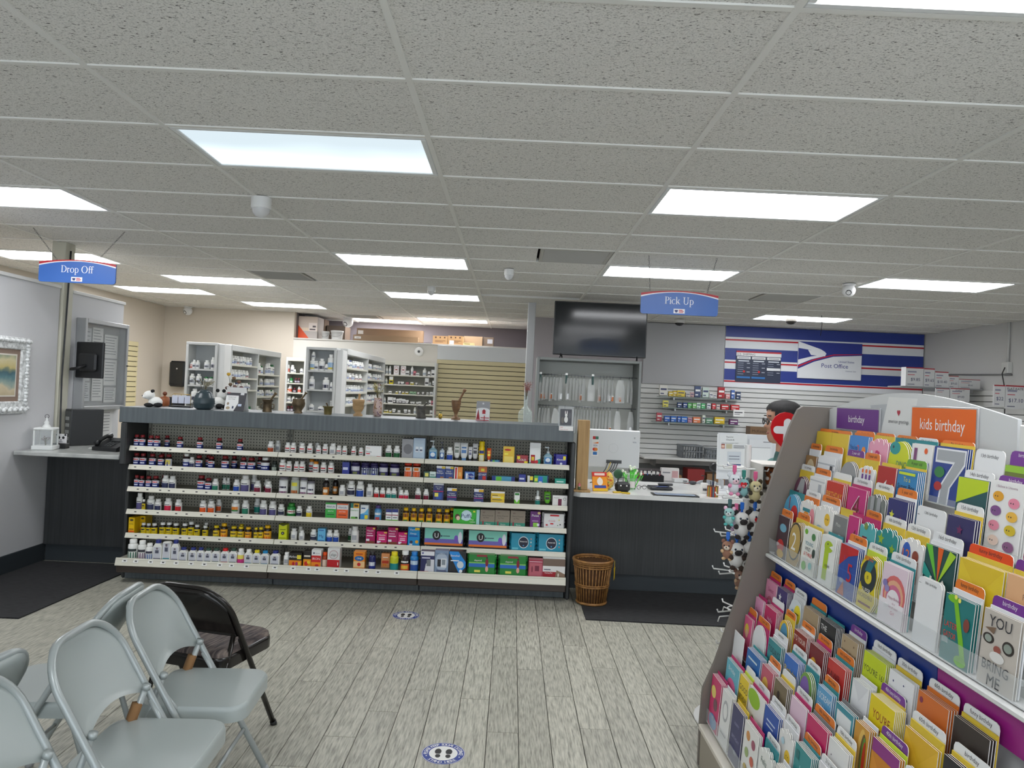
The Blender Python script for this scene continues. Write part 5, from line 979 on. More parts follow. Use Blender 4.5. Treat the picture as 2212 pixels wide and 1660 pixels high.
# tent flyer
p, mp = lp(505, 889, 5.97); O = thing('tent_flyer', 'black and white folded flyer standing upright on the ledge', 'flyer', p, math.radians(-8)); w, h = 46 * mp, 53 * mp
for sy in (0, 1):
    m = MB(); m.prism([(-w / 2, 0), (w / 2, 0), (w / 2, h), (-w / 2, h)], M((224, 224, 222), .5), -.0008, .0008, M((52, 52, 58), .5) if sy == 0 else None); q = m.build('panel', O, (0, .08 * sy, 0), ((-.26, .26)[sy], 0, 0))
    if sy == 0: printing(MB(), [R(0, .82, 1, 1, (32, 32, 38)), ('e', .1, .8, .09, .07, (150, 70, 76)), R(.7, .68, .88, .82, (206, 206, 206)), ('p', [(0, 0), (.48, 0), (.66, .35), (.62, .65), (0, .65)], (232, 232, 230)), T('Standard and', .3, .58, .045, (30, 30, 30), .5), T('Lost Times!', .3, .5, .045, (30, 30, 30), .5), ('e', .15, .3, .06, .06, (150, 130, 110)), ('e', .18, .12, .1, .06, (170, 150, 120)), R(.38, .1, .46, .2, (50, 60, 90)), R(.66, .2, .84, .3, (196, 206, 226)), T('Rx', .35, .9, .05), R(.5, .92, .95, .95, (190, 190, 190))], w, h, -.0008).build('print', q)
# mortars
o, p, mp = vase('mortar', 'tall bronze mortar with side handles, first from the left', 577, 890, [(10, 0), (9.5, 4), (9, 20), (12, 25), (13, 27)], BRZ)
pestle(o, mp, (2, 20), (18, 42), 3, 3.6, BRZ)
for e in (-1, 1):
    m = MB(); m.tube([(e * 9.5 * mp, 0, 17 * mp), (e * 14 * mp, 0, 17 * mp), (e * 14 * mp, 0, 8 * mp), (e * 9.5 * mp, 0, 7 * mp)], 1.1 * mp, BRZ, 6); m.build('handle', o)
o, p, mp = vase('mortar', 'round-bellied bronze mortar with leaning pestle, second from the left', 644, 893, [(9, 0), (9, 2), (7, 5), (13, 15), (14, 21), (12.5, 27), (13, 31)], BRZ); pestle(o, mp, (3, 26), (16, 46), 2.4, 3.2, BRZ)
o, p, mp = vase('mortar', 'small brass mortar with short pestle between bronze and wooden mortars', 708, 896, [(8, 0), (8.2, 2), (9, 14), (11.5, 17), (11.8, 18)], BRS); pestle(o, mp, (1, 14), (-4, 25), 2, 2.4, BRZ)
o, p, mp = vase('mortar', 'pale turned wooden mortar with pestle beside the flowered vase', 773, 899, [(10, 0), (10, 3), (6, 7), (9, 11), (12, 17), (12, 28), (13, 29), (13, 35), (12, 36)], WDL); pestle(o, mp, (1, 30), (1.5, 48), 3, 3, WDL)
FLW = noise_mat('painted_flower_vase', [(0.36, (150, 110, 60)), (0.42, (196, 170, 160)), (0.6, (206, 180, 172)), (0.66, (120, 90, 110))], nscale=40, detail=1, rough=.3)
o, p, mp = vase('flowered_vase', 'pink flowered vase with dry yellow branches', 815, 900, [(7, 0), (9, 3), (10, 14), (9, 30), (8, 37), (9, 40)], FLW)
sprigs(o, 40 * mp, 10, .075, .125, [M((176, 166, 80), .9), M((196, 186, 120), .9), M((150, 140, 70), .9)], .006, 'dry_branch', kinds=24, top=.4)
sprigs(o, 40 * mp, 2, .02, .12, [M((90, 80, 130), .9), M((140, 60, 60), .9)], .008, 'dry_branch', kinds=6, top=.8)
o, p, mp = vase('mortar', 'dark carved squat mortar with pestle near the golden pineapple', 909, 904, [(11, 0), (11, 3), (9.5, 6), (9.5, 18), (11, 24), (10.5, 27)], DKB_); pestle(o, mp, (2, 22), (12, 34), 2.2, 2.6, DKB_)
o, p, mp = vase('golden_pineapple', 'tiny golden pineapple ornament with green leaves', 951, 905, [(2.5, 0), (4.4, 3), (4.8, 6), (3.5, 10), (1.5, 11)], M((196, 166, 84), .3, .6), cat='ornament')
for q in range(6):
    m = MB(); a = q * 1.05; m.add([(0, 0, 11 * mp), (math.cos(a) * 2 * mp, math.sin(a) * 2 * mp, 13 * mp), (math.cos(a) * 4.5 * mp, math.sin(a) * 4.5 * mp, 16.5 * mp), (math.cos(a + .5) * 1.6 * mp, math.sin(a + .5) * 1.6 * mp, 13.5 * mp)], [(0, 1, 2, 3)], M((40, 90, 60), .5)); m.build('leaf', o)
o, p, mp = vase('mortar', 'tall goblet-shaped wooden mortar with leaning pestle', 984, 907, [(10, 0), (10, 2), (7, 5), (3.2, 10), (4, 14), (8, 22), (10, 34), (10.5, 42)], WDK); pestle(o, mp, (2, 32), (18, 67), 3, 4, WDK)
p, mp = lp(1042, 910, 6.0); o = carton('christmas_card', 'grey greeting card with red winter farm scene on the ledge', None, p, 29 * mp, 43 * mp, .003, (150, 150, 152), [R(0, 0, 1, .12, (226, 222, 222)), ('e', .5, .55, .5, .12, (226, 226, 226)), R(0, 0, 1, .55, (228, 226, 226)), ('p', [(.02, .08), (.3, .08), (.16, .6)], (150, 30, 46)), R(.46, .36, .7, .5, (170, 40, 54)), ('p', [(.42, .5), (.74, .5), (.58, .6)], (150, 30, 46)), R(0, .02, .98, .06, (170, 30, 46)), R(.35, .14, .98, .18, (170, 30, 46)), R(.6, .0, .66, .28, (170, 30, 46)), ('s', .5, .88, .1, (226, 226, 228))], cat='card'); o.rotation_euler = (-.12, 0, -.05)
MB().prism([(-14.5 * mp, 0), (14.5 * mp, 0), (14.5 * mp, 43 * mp), (-14.5 * mp, 43 * mp)], M((220, 218, 216), .6), -.001, .001).build('back_leaf', o, (0, .05, 0), (.2, 0, 0))
# glass bottle vase with pink dried flowers
GLS, nt, b = nmat('clear_glass', .03); b.inputs['Base Color'].default_value = lin((206, 222, 214)); b.inputs['Alpha'].default_value = .22; b.inputs['Specular IOR Level'].default_value = .8
o, p, mp = vase('glass_vase', 'clear glass bottle vase with pink dried flowers', 1134, 913, [(13, 0), (15, 3), (16, 12), (15, 22), (8, 31), (3.6, 36), (3.4, 54), (5, 57)], GLS)
sprigs(o, 56 * mp, 12, .05, .13, [M((176, 110, 112), .9), M((156, 96, 96), .9)], .006, 'pink_sprig', kinds=26, top=.35)
# acrylic postcard holder
p, mp = lp(1220, 920, 5.93); p.z = LZ0; O = thing('card_holder', 'acrylic holder of rabbit photo cards at the right end of the ledge', 'holder', (p.x, 5.90, LZ0)); w = 33 * mp
ACR = M((226, 230, 232), .05, 0, .22)
MB().bbox(-w / 2, .0, 0, w / 2, .05, .008, ACR, .002).build('base', O); MB().bbox(-w / 2, .048, .008, w / 2, .052, 42 * mp, ACR, .001).build('back_plate', O)
for q in range(3): c = MB().bbox(-12 * mp, 0, 0, 12 * mp, .002, 34 * mp, M((70, 70, 76), .4), .0005).build('photo_card', O, (0, .036 - .01 * q, .009), (-.08, 0, 0))
printing(MB(), [('e', .5, .35, .16, .2, (220, 220, 216)), ('e', .5, .62, .11, .1, (226, 226, 222)), ('e', .42, .78, .04, .12, (222, 216, 214)), ('e', .58, .78, .04, .12, (222, 216, 214)), ('e', .2, .3, .14, .2, (100, 96, 90)), ('e', .82, .6, .1, .2, (90, 90, 96))], 24 * mp, 34 * mp).build('print', c)
f = MB().bbox(-15 * mp, -.046, -.036, 15 * mp, -.044, 0, M((232, 230, 228), .5), .0005).build('notice', O, (0, .018, .002), (0, 0, 0)); printing(MB(), [('l', 'FREE', .08, .72, .22, (190, 50, 50)), ('l', 'Please take one', .08, .3, .2, (190, 80, 80), .8)], 30 * mp, .036, -.046, z0=-.036).build('lettering', f)
# wooden mortar-less things behind the ledge at left: laptop back
p = at(282, 878, 6.62); O = thing('laptop', 'dark laptop seen from behind at the left end of the ledge', 'laptop', (-3.06, 6.6, 1.2785)); MB().bbox(-.09, 0, 0, .09, .012, .20, M((38, 40, 44), .4), .006).build('lid', O); MB().bbox(-.09, .012, 0, .09, .2, .016, M((44, 46, 50), .4), .004).build('keyboard_base', O)
o = MB().bbox(-3.155, 6.50, 0, p.x + .6, 6.98, 1.278, M((120, 110, 100), .6), .005).build('work_bench'); tag(o, 'low work bench behind the left end of the ledge', 'bench')
# ================================================================ HANGING SIGNS
def serif(ch):
    "upright serif letters as polygons on a 0..1 cap height; returns polygons and advance"
    def box(a,b,c,d): return [(a,b),(c,b),(c,d),(a,d)]
    def ring(cx,cy,rx,ry,tx,ty,a0=0,a1=360,n=24):
        out = []; st_ = []
        for i in range(n + 1):
            t = math.radians(a0 + (a1 - a0) * i / n); st_.append(((cx + rx * math.cos(t),cy + ry * math.sin(t)),(cx + (rx - tx) * math.cos(t),cy + (ry - ty) * math.sin(t))))
        return [[st_[i][0],st_[i + 1][0],st_[i + 1][1],st_[i][1]] for i in range(n)]
    st,th,sf = .12,.05,.045
    x = .46
    if ch == 'D': return [box(.08,0,.2,1),box(0,0,.3,sf),box(0,1 - sf,.3,1)] + ring(.28,.5,.5,.5,.125,th,-90,90),.84
    if ch == 'P': return [box(.08,0,.2,1),box(0,0,.3,sf),box(0,1 - sf,.3,1)] + ring(.26,.73,.34,.27,.12,th,-90,90,16),.66
    if ch == 'O': return ring(.45,.5,.45,.52,.13,th),.98
    if ch == 'U': return [box(.1,.3,.22,1),box(0,1 - sf,.33,1),box(.66,.3,.73,1),box(.55,1 - sf,.84,1)] + ring(.415,.32,.315,.34,.1,.06,180,360,16),.9
    if ch == 'r': return [box(.06,0,.17,x * 1.42),box(0,0,.26,sf),box(0,.61,.12,.655)] + ring(.28,.45,.15,.2,.08,.09,40,150,8),.44
    if ch == 'o': return ring(.3,.33,.3,.345,.105,.045),.66
    if ch == 'p': return [box(.06,-.33,.17,.655),box(0,-.33,.26,-.33 + sf),box(0,.61,.12,.655)] + ring(.29,.33,.27,.345,.105,.05,-125,125,20),.64
    if ch == 'f': return [box(.1,0,.21,.8),box(.03,0,.3,sf),box(0,.59,.36,.645)] + ring(.28,.8,.18,.22,.09,.07,30,180,10),.36
    if ch == 'i': return [box(.06,0,.17,.655),box(0,0,.24,sf),box(0,.61,.12,.655)] + ring(.115,.85,.07,.07,.07,.07,0,360,10),.28
    if ch == 'c': return ring(.29,.33,.29,.345,.105,.05,45,315,20),.56
    if ch == 'k': return [box(.06,0,.17,1),box(0,0,.25,sf),box(0,1 - sf,.12,1),[(.17,.26),(.42,.62),(.5,.62),(.2,.22)],[(.22,.34),(.32,.42),(.6,.0),(.46,0)],box(.34,.6,.56,.645),box(.42,0,.66,sf)],.66
    return [],.34
def hang_sign(label,text,pL,pR,Y,zt,zb,ch):
    x0,x1 = xat(pL,Y,zt),xat(pR,Y,zt); w = x1 - x0; h = zt - zb; cx = (x0 + x1) / 2
    S = thing('hanging_sign',label,'sign',(cx,Y,zb))
    def arch(t): return h * (.86 + .14 * (1 - (2 * t - 1) ** 2))
    top = [(-w / 2 + w * i / 20,arch(i / 20)) for i in range(20,-1,-1)]
    body = [(-w / 2 + .02,0),(w / 2 - .02,0),(w / 2 - .006,.006),(w / 2,.02)] + top + [(-w / 2,.02),(-w / 2 + .006,.006)]
    MB().prism(body,M((72,112,178),.35),-.006,.006).build('board',S)
    for nm,lo,hi,c,d in (('red_edge',.055,0.0,(176,48,60),.0066),('white_line',.085,.055,(236,236,240),.0068)):
        m = MB(); pts = [(-w / 2 + w * i / 20,arch(i / 20) - lo * h * (.9 + 1.0 * abs(2 * i / 20 - 1) ** 2)) for i in range(21)] + [(-w / 2 + w * i / 20,arch(i / 20) - hi * h * (.9 + 1.0 * abs(2 * i / 20 - 1) ** 2)) for i in range(20,-1,-1)]
        m.add([(x,-d,z) for x,z in pts],[(i,i + 1,40 - i,41 - i) for i in range(20)],M(c,.4)); m.build(nm,S)
    m = MB(); adv = 0; polys = []
    for c in text:
        ps,a = serif(c); polys += [[(x + adv,z) for x,z in q] for q in ps]; adv += a
    sc = h * .30
    for q in polys: m.add([((x - adv / 2) * sc,-.0072,h * .44 + z * sc) for x,z in q],[tuple(range(len(q)))],M((238,240,244),.4))
    m.build('lettering',S)
    m = MB(); lw_,lh_ = w * .145,h * .19
    printing(m,[R(0,0,1,1,(236,236,238)),('p',[(.08,.75),(.4,.75),(.34,.3),(.14,.3)],(40,54,110)),R(.14,.15,.34,.25,(40,54,110)),R(.46,.66,.8,.8,(190,60,70)),R(.46,.42,.9,.56,(190,60,70)),R(.46,.18,.85,.32,(190,60,70))],lw_,lh_,-.0072,z0=h * .06).build('shop_logo',S)
    cm = M((90,92,94),.4,.6)
    for (bx,tx) in ch:
        a = Vector((bx,0,h * .97)); t = at(tx[0],tx[1],Y); e = Vector((t.x - cx,0,ZC - .008 - zb)); k = int((e - a).length / .022); m = MB()
        for i in range(k):
            c = a.lerp(e,(i + .5) / k); d = (e - a).normalized(); sd = Vector((0,1,0)) if i % 2 else d.cross(Vector((0,1,0)))
            m.tube([c + d * .013 * math.cos(q) + sd * .005 * math.sin(q) for q in [math.tau * j / 8 for j in range(8)]],.0013,cm,4,closed=True)
        m.build('chain',S)
YSG = 5.83
hang_sign('blue hanging sign reading Drop Off over the left counter','Drop Off',86,252,YSG,at(170,562,YSG).z,at(170,612,YSG).z,((-.17,(72,490)),(.15,(270,498))))
hang_sign('blue hanging sign reading Pick Up over the right counter','Pick Up',1385,1552,YSG,at(1468,629,YSG).z,at(1468,681,YSG).z,((-.24,(1402,549)),(.22,(1549,555))))
# ================================================================ CEILING AND WALL CAMERAS
def dome(label,px,py,r,hgt,Y=None,body=(228,228,226),ball=(206,206,206)):
    if Y is None: p = atz(px,py,ZC)
    else: p = at(px,py,Y)
    D = thing('dome_camera',label,'security camera',(p.x,p.y,ZC - .006),rot=(math.pi,0,0)); MB().lathe([(r,0),(r,hgt * .55),(r * .94,hgt * .62)],M(body,.35),20).build('housing',D); MB().lathe([(r * .9,hgt * .62),(r * .82,hgt * .85),(r * .5,hgt * 1.06),(.001,hgt * 1.14)],M(ball,.15),20).build('dome',D)
dome('large white dome camera on the ceiling nearest the viewer',565,426,.062,.11)
dome('white dome camera on the ceiling above the ledge flowers',1100,581,.046,.09)
dome('faint white dome camera in front of the pharmacy ceiling light',932,619,.046,.085)
dome('black dome camera under the Pick Up sign',1468,690,.07,.08,None,(210,208,204),(40,40,44))
dome('black dome camera in front of the light above the postal sign',1709,686,.07,.08,None,(120,116,110),(34,32,30))
def turret(label,p,s,up=True):
    D = thing('turret_camera',label,'security camera',p); d = -1 if up else 1
    MB().lathe([(s * .9,-.015),(s,-.01),(s,0)],M((226,226,226),.4),18).build('mount',D)
    MB().sphere((0,0,-.012 - s * .8),s,M((232,232,232),.35),16,10).build('ball',D)
    MB().lathe([(s * .45,s * .82),(s * .42,s * .93)],M((46,46,50),.2),14).build('lens',D,(0,0,-.012 - s * .8),(math.radians(118),0,math.radians(-25)))
turret('white turret camera at the left end of the far right ceiling light',(atz(1834,613,ZC).x,atz(1834,613,ZC).y,ZC - .006),.06)
turret('white turret camera above the loft boxes',(at(752,690,12.4).x,12.4,ZC - .006),.09)
p = at(406,668,11.8); turret('white turret camera high in the beige back corner',(p.x,11.8,ZC - .006),.07)
# ================================================================ TELEVISION, BAG CABINET
YCB = 8.4
CG = M((120,124,122),.5); CI = M((196,198,192),.6)
x0,x1 = xat(1161,YCB,2.08),xat(1387,YCB,2.08); zt = zpx(1270,776,YCB); w = x1 - x0; cx = (x0 + x1) / 2
C = thing('bag_cabinet','open grey cabinet full of hanging prescription bags under the television','cabinet',(cx,YCB,0))
for e in (-1,1): MB().bbox(e * w / 2 - (.03 if e > 0 else 0),0,0,e * w / 2 + (.03 if e < 0 else 0),.45,zt,CG,.003).build('side_panel',C)
MB().bbox(-w / 2 + .031,0,zt - .03,w / 2 - .031,.45,zt,CG,.003).build('top_panel',C); MB().box(-w / 2 + .031,.43,0,w / 2 - .031,.445,zt - .031,CI).build('back_panel',C)
rods = [zpx(1270,813,YCB + .1),zpx(1270,880,YCB + .1)]
for z in rods: m = MB(); m.tube([(-w / 2 + .03,.1,z),(w / 2 - .03,.1,z)],.006,M((150,152,154),.3,.8),8); m.build('rod',C)
PLA,nt,b = nmat('clear_bag_plastic',.15); b.inputs['Base Color'].default_value = lin((214,216,214)); b.inputs['Alpha'].default_value = .42
rnd = random.Random(9); HK = M((90,94,96),.35,.6)
def bag_mesh(wd,h,th):
    m = MB(); k = 5; vs = []
    for side in (-1,1):
        for j in range(k + 1):
            t = j / k; ww = wd * (.55 + .45 * min(1,t * 2.4)); bulge = th * math.sin(min(1,t * 1.05) * math.pi * .85) * side
            vs += [(-ww / 2,0,-h * t),(0,bulge,-h * t),(ww / 2,0,-h * t)]
    fs = []
    for s_ in (0,1):
        o_ = s_ * 3 * (k + 1)
        for j in range(k):
            for i in (0,1): fs.append((o_ + 3 * j + i,o_ + 3 * j + i + 1,o_ + 3 * j + i + 4,o_ + 3 * j + i + 3))
    m.add(vs,fs,PLA,True); return m.mesh('pouch')
BGM = [bag_mesh(.10,.26,.012),bag_mesh(.085,.24,.01),bag_mesh(.12,.27,.02),bag_mesh(.09,.28,.014)]
hm_ = MB(); hm_.tube([(0,0,0),(0,.010,.014),(0,.0105,.0315),(0,.0076,.039),(0,0,.0425),(0,-.0076,.039),(0,-.0105,.0315),(0,-.010,.018)],.0022,HK,5); HKM = hm_.mesh('hook')
vm = MB(); vm.lathe([(.014,0),(.014,.05)],M((206,120,60),.2),10); vm.lathe([(.0165,.05),(.0165,.064)],M(WHITE,.4),10); VIA = vm.mesh('pill_vial')
pm = MB(); pm.box(-.03,-.001,0,.03,.001,.09,M((232,232,230),.6)); PAP = pm.mesh('paper_label')
wm = MB(); wm.lathe([(.02,0),(.02,.06),(.012,.07)],M((226,228,230),.3),10); WVI = wm.mesh('white_bottle')
for r,z in enumerate(rods):
    xs = -w / 2 + .06; n = 0; gaps = (.24,.45,.72) if r == 0 else (.3,)
    while xs < w / 2 - .06:
        f = (xs + w / 2) / w; k = rnd.randrange(4); wide = rnd.random() < .1; an = rnd.uniform(.3,.5) if wide else rnd.uniform(1.0,1.1)
        if wide: xs += .05
        B_ = thing('prescription_bag','clear prescription bag, %s from the left on the %s rod' % (ORD[n] if n < 40 else 'last',('upper','lower')[r]),'bag',(cx + xs,YCB + .1,z + .0105 - .042),an,'hanging prescription bags')
        ob('pouch',BGM[k],B_); ob('hook',HKM,B_,None,(0,0,-an))
        q = rnd.random(); pt = (VIA,'pill_vial') if q < .25 else ((WVI,'white_bottle') if q < .4 else ((PAP,'paper_label') if q < .75 else None))
        if pt: ob(pt[1],pt[0],B_,(0,0,-.25),(0,0,0))
        xs += rnd.uniform(.033,.042) + (.065 if wide else 0) + (.05 if abs(f - gaps[0]) < .02 else 0); n += 1
        if n >= 36: break
# green rod tags
for i,(px,py) in enumerate(((1168,804),(1224,806),(1281,810))):
    X = xat(px,YCB + .08,rods[0]); o = MB().bbox(-.012,-.004,-.1,.012,-.001,.02,M((40,74,70),.5),.001).build('rod_divider',None,(X,YCB + .088,rods[0])); tag(o,'dark green divider tag on the upper bag rod, %s from left' % ORD[i],'tag','bag rod dividers'); MB().bbox(-.014,-.006,.0,.014,-.0045,.024,M(WHITE,.5),.001).build('number_card',o)
tw = xat(1397,YCB + .1,2.4) - xat(1196,YCB + .1,2.4); tcx = (xat(1196,YCB + .1,2.4) + xat(1397,YCB + .1,2.4)) / 2; zb,ztp = zpx(1290,770,YCB + .1),zpx(1290,654,YCB + .1)
TV = thing('television','large black flat screen television standing on the bag cabinet','television',(tcx,YCB + .12,zt))
bz = zb - zt
MB().bbox(-tw / 2,-.02,bz,tw / 2,.04,ztp - zt,M((18,19,20),.35),.006).build('housing',TV); MB().box(-tw / 2 + .012,-.0215,bz + .018,tw / 2 - .012,-.0205,ztp - zt - .012,M((26,30,33),.12)).build('screen',TV)
for e in (-1,1): m = MB(); m.tube([(e * (tw / 2 - .1),0,bz + .02),(e * (tw / 2 - .1) - .02,-.09,.006)],.008,M((20,20,22),.4),6); m.tube([(e * (tw / 2 - .1),0,bz + .02),(e * (tw / 2 - .1) + .02,.09,.006)],.008,M((20,20,22),.4),6); m.build('foot',TV)
# ================================================================ POST OFFICE WALL
YU = 11.0
def ubox(px,Y,z): return xat(px,Y,z)
xg0,xg1 = 1.96,3.185
o = MB().bbox(xg0,YU,1.885,xg1,11.045,ZC - .008,M((170,170,172),.45),.004).build('wall_panel'); tag(o,'plain grey panel between television and postal sign','panel')
xu0,xu1 = 3.19,6.2; uw = xu1 - xu0; zu0,zu1 = 1.885,ZC - .008; uh = zu1 - zu0
U = thing('postal_sign','large blue, white and red striped postal sign wall','sign',(xu0,YU,zu0)); UB = (54,70,140)
MB().bbox(0,0,0,uw,.045,uh,M((228,230,234),.4),.003).build('board',U)
def strip(name,a,b,c): MB().box(.003,-.003,a * uh,uw - .003,-.0005,b * uh,M(c,.4)).build(name,U)
RD = (190,40,56)
strip('blue_band',.825,1.0,UB); strip('red_band',.765,.79,RD); strip('blue_band',.45,.64,UB); strip('red_band',.395,.42,RD); strip('blue_band',.12,.30,UB); strip('red_band',.085,.11,RD)
# logo plate
lx0,lx1 = xat(1722,YU,2.3) - xu0,xat(1859,YU,2.3) - xu0; lz0,lz1 = zpx(1790,820,YU) - zu0,zpx(1790,741,YU) - zu0
P_ = MB().bbox(lx0,-.03,lz0,lx1,-.004,lz1,M((228,230,234),.4),.003).build('logo_plate',U); NB = (50,62,136)
lw2,lh2 = lx1 - lx0,lz1 - lz0
q = lambda pts: ('p',pts,NB)
printing(MB(),[('p',[(0,.25),(.25,.46),(.55,.62),(1,.68),(1,1),(0,1)],NB),('p',[(0,1),(.35,.81),(.43,.73),(0,.82)],(232,234,238)),('p',[(.15,.78),(.40,.76),(.44,.70),(.42,.62),(.20,.64)],(232,234,238)),('p',[(0,.5),(.2,.6),(.38,.66),(.41,.72),(.44,.68),(.4,.62),(.2,.52),(0,.36)],(232,234,238)),('p',[(0,.30),(.25,.50),(.55,.655),(1,.71),(1,.72),(.55,.68),(.25,.53),(0,.34)],(200,40,60)),
 ('l','United States',.64,.49,.055,NB,.32),('l','Post Office',.37,.37,.115,NB,.56),('l','Contract Unit',.75,.24,.035,(120,120,150),.18)],lw2,lh2,-.0305,x0=lx0,z0=lz0).build('logo',P_)
# shipping chart
sx0,sx1 = xat(1589,YU,2.2),xat(1686,YU,2.2); sz0,sz1 = zpx(1637,827,YU),zpx(1637,760,YU); sw,shh = sx1 - sx0,sz1 - sz0
SP = thing('price_poster','dark shipping rate poster headed U.S. SHIPPING on the postal sign','poster',((sx0 + sx1) / 2,YU - .012,sz0)); MB().bbox(-sw / 2,0,0,sw / 2,.008,shh,M((46,54,76),.4),.001).build('sheet',SP)
ops = [R(0,.95,1,1,RD),R(0,.84,1,.95,(232,232,232)),('l','U.S. SHIPPING',.02,.895,.07,(40,40,46),.4)]
for c in range(3):
    a = .02 + c * .33; ops += [R(a,.74,a + .3,.82,(226,228,230)),R(a + .03,.77,a + .27,.785,(90,90,100)),R(a + .03,.66,a + .27,.7,(200,206,216))] + [R(a + .02,.6 - .07 * k,a + .15,.615 - .07 * k,(150,160,180)) for k in range(6)] + [R(a + .22,.595 - .07 * k,a + .29,.62 - .07 * k,(170,176,190)) for k in range(0,6,2)] + ([R(a,.12,a + .3,.18,(60,120,180)),('c',a + .16,.34,.025,(206,60,60))] if c < 2 else [R(a,.4,a + .3,.48,(226,228,230))])
printing(MB(),ops,sw,shh,-.0005).build('print',SP)
# white slat walls
SLW = M((214,214,212),.5); SLG = M((120,122,122),.7)
slatwall('slat_wall','white slat wall below the grey panel and the postal sign',1.75,XR - .02,.6,1.885,11.042,SLW,SLG,pitch=.0762)
slatwall('slat_wall','white slat wall on the right wall behind the card rack',6.6,10.98,.7,1.96,6.214,SLW,SLG,axis='x',th=-.018)
# glass shelves with medicines
def gshelf(label,px0,px1,py,Y=10.80):
    z = zpx((px0 + px1) / 2,py,Y); x0,x1 = xat(px0,Y,z),xat(px1,Y,z); S = thing('glass_shelf',label,'shelf',(x0,Y,z)); MB().bbox(0,0,-.01,x1 - x0,.21,0,M((150,172,166),.1,0,.6),.002).build('pane',S)
    for f in (.18,.82): MB().bbox((x1 - x0) * f - .012,.02,-.05,(x1 - x0) * f + .012,.215,-.011,M((170,172,174),.3,.6),.003).build('bracket',S)
    return z
Yg = 10.80; mg = Yg / FPX
MED = [[(1433,18,24,(226,224,216),'pale carton with bottle picture'),(1449,10,11,(206,180,60),'small yellow carton'),(1458,9,13,(196,170,70),'gold carton'),(1471,18,14,(222,200,90),'wide yellow carton'),(1486,10,10,(200,196,190),'small grey carton'),(1495,9,11,(196,160,160),'small pink carton'),(1507,14,25,(70,84,120),'tall navy carton'),(1524,15,23,(200,214,206),'white and green carton'),(1536,8,12,(222,222,220),'small white carton'),(1544,8,9,(226,226,224),'low white carton'),(1558,15,25,(176,60,66),'tall red carton'),(1572,10,11,(206,140,140),'pale red carton'),(1583,8,20,(90,120,180),'slim blue carton'),(1595,10,17,(50,66,100),'navy bottle box')],
 [(1438,12,15,(222,214,120),'pale yellow carton'),(1468,10,12,(44,66,110),'navy carton'),(1480,10,12,(50,76,130),'blue carton'),(1490,9,12,(90,170,90),'green carton'),(1500,9,12,(130,190,120),'light green carton'),(1509,9,13,(200,226,206),'white green carton'),(1519,9,12,(90,180,120),'mint carton'),(1531,9,13,(214,214,218),'silver carton'),(1542,8,13,(200,70,76),'red carton'),(1551,8,11,(226,200,190),'cream carton'),(1566,18,12,(190,56,60),'wide red carton'),(1588,20,12,(196,60,64),'wide red carton at right')],
 [(1424,12,19,(190,90,100),'pink medicine pack'),(1441,13,13,(60,110,190),'blue carton'),(1455,13,13,(64,120,196),'second blue carton'),(1467,7,13,(60,110,190),'slim blue carton'),(1478,14,13,(66,124,200),'third blue carton'),(1490,9,11,(206,150,170),'small pink carton'),(1505,17,13,(226,140,100),'white and orange carton'),(1520,7,18,(206,214,200),'slim pale carton'),(1532,16,12,(90,140,110),'green striped carton'),(1554,24,15,(220,190,60),'yellow and red carton'),(1585,20,12,(110,60,110),'purple carton')]]
for r,(py,a,b3_) in enumerate(((860,1425,1602),(884,1428,1602),(915,1412,1598))):
    z = gshelf('glass medicine shelf on the white slat wall, %s of three' % ('top','middle','lowest')[r],a,b3_,py)
    for i,(px,wpx,hpx,c,ds) in enumerate(MED[r]):
        X = xat(px,Yg + .03,z); lc = (236,236,234) if sum(c) < 500 else (70,76,110)
        carton('medicine_carton','%s, %s from left, %s glass shelf' % (ds,ORD[i],('top','middle','lowest')[r]),'medicines on the glass shelves',(X,Yg + .03,z + .0004),wpx * mg * .9,hpx * mg,.06,c,[R(.1,.55,.9,.72,lc),R(.1,.2,.55,.3,lc),R(0,0,1,.1,tuple(int(v * .6) for v in c))])
p = at(1597,892,10.76); o = MB().bbox(-.08,0,-.06,.08,.002,.04,M((232,232,230),.5),.0005).build('shelf_notice',None,(p.x,10.785,p.z)); tag(o,'small white printed notice hanging from the middle glass shelf','notice'); printing(MB(),[R(.1,.55,.85,.7,(70,70,80)),R(.1,.3,.6,.4,(120,120,126))],.16,.1,-.0005,z0=-.06).build('print',o)
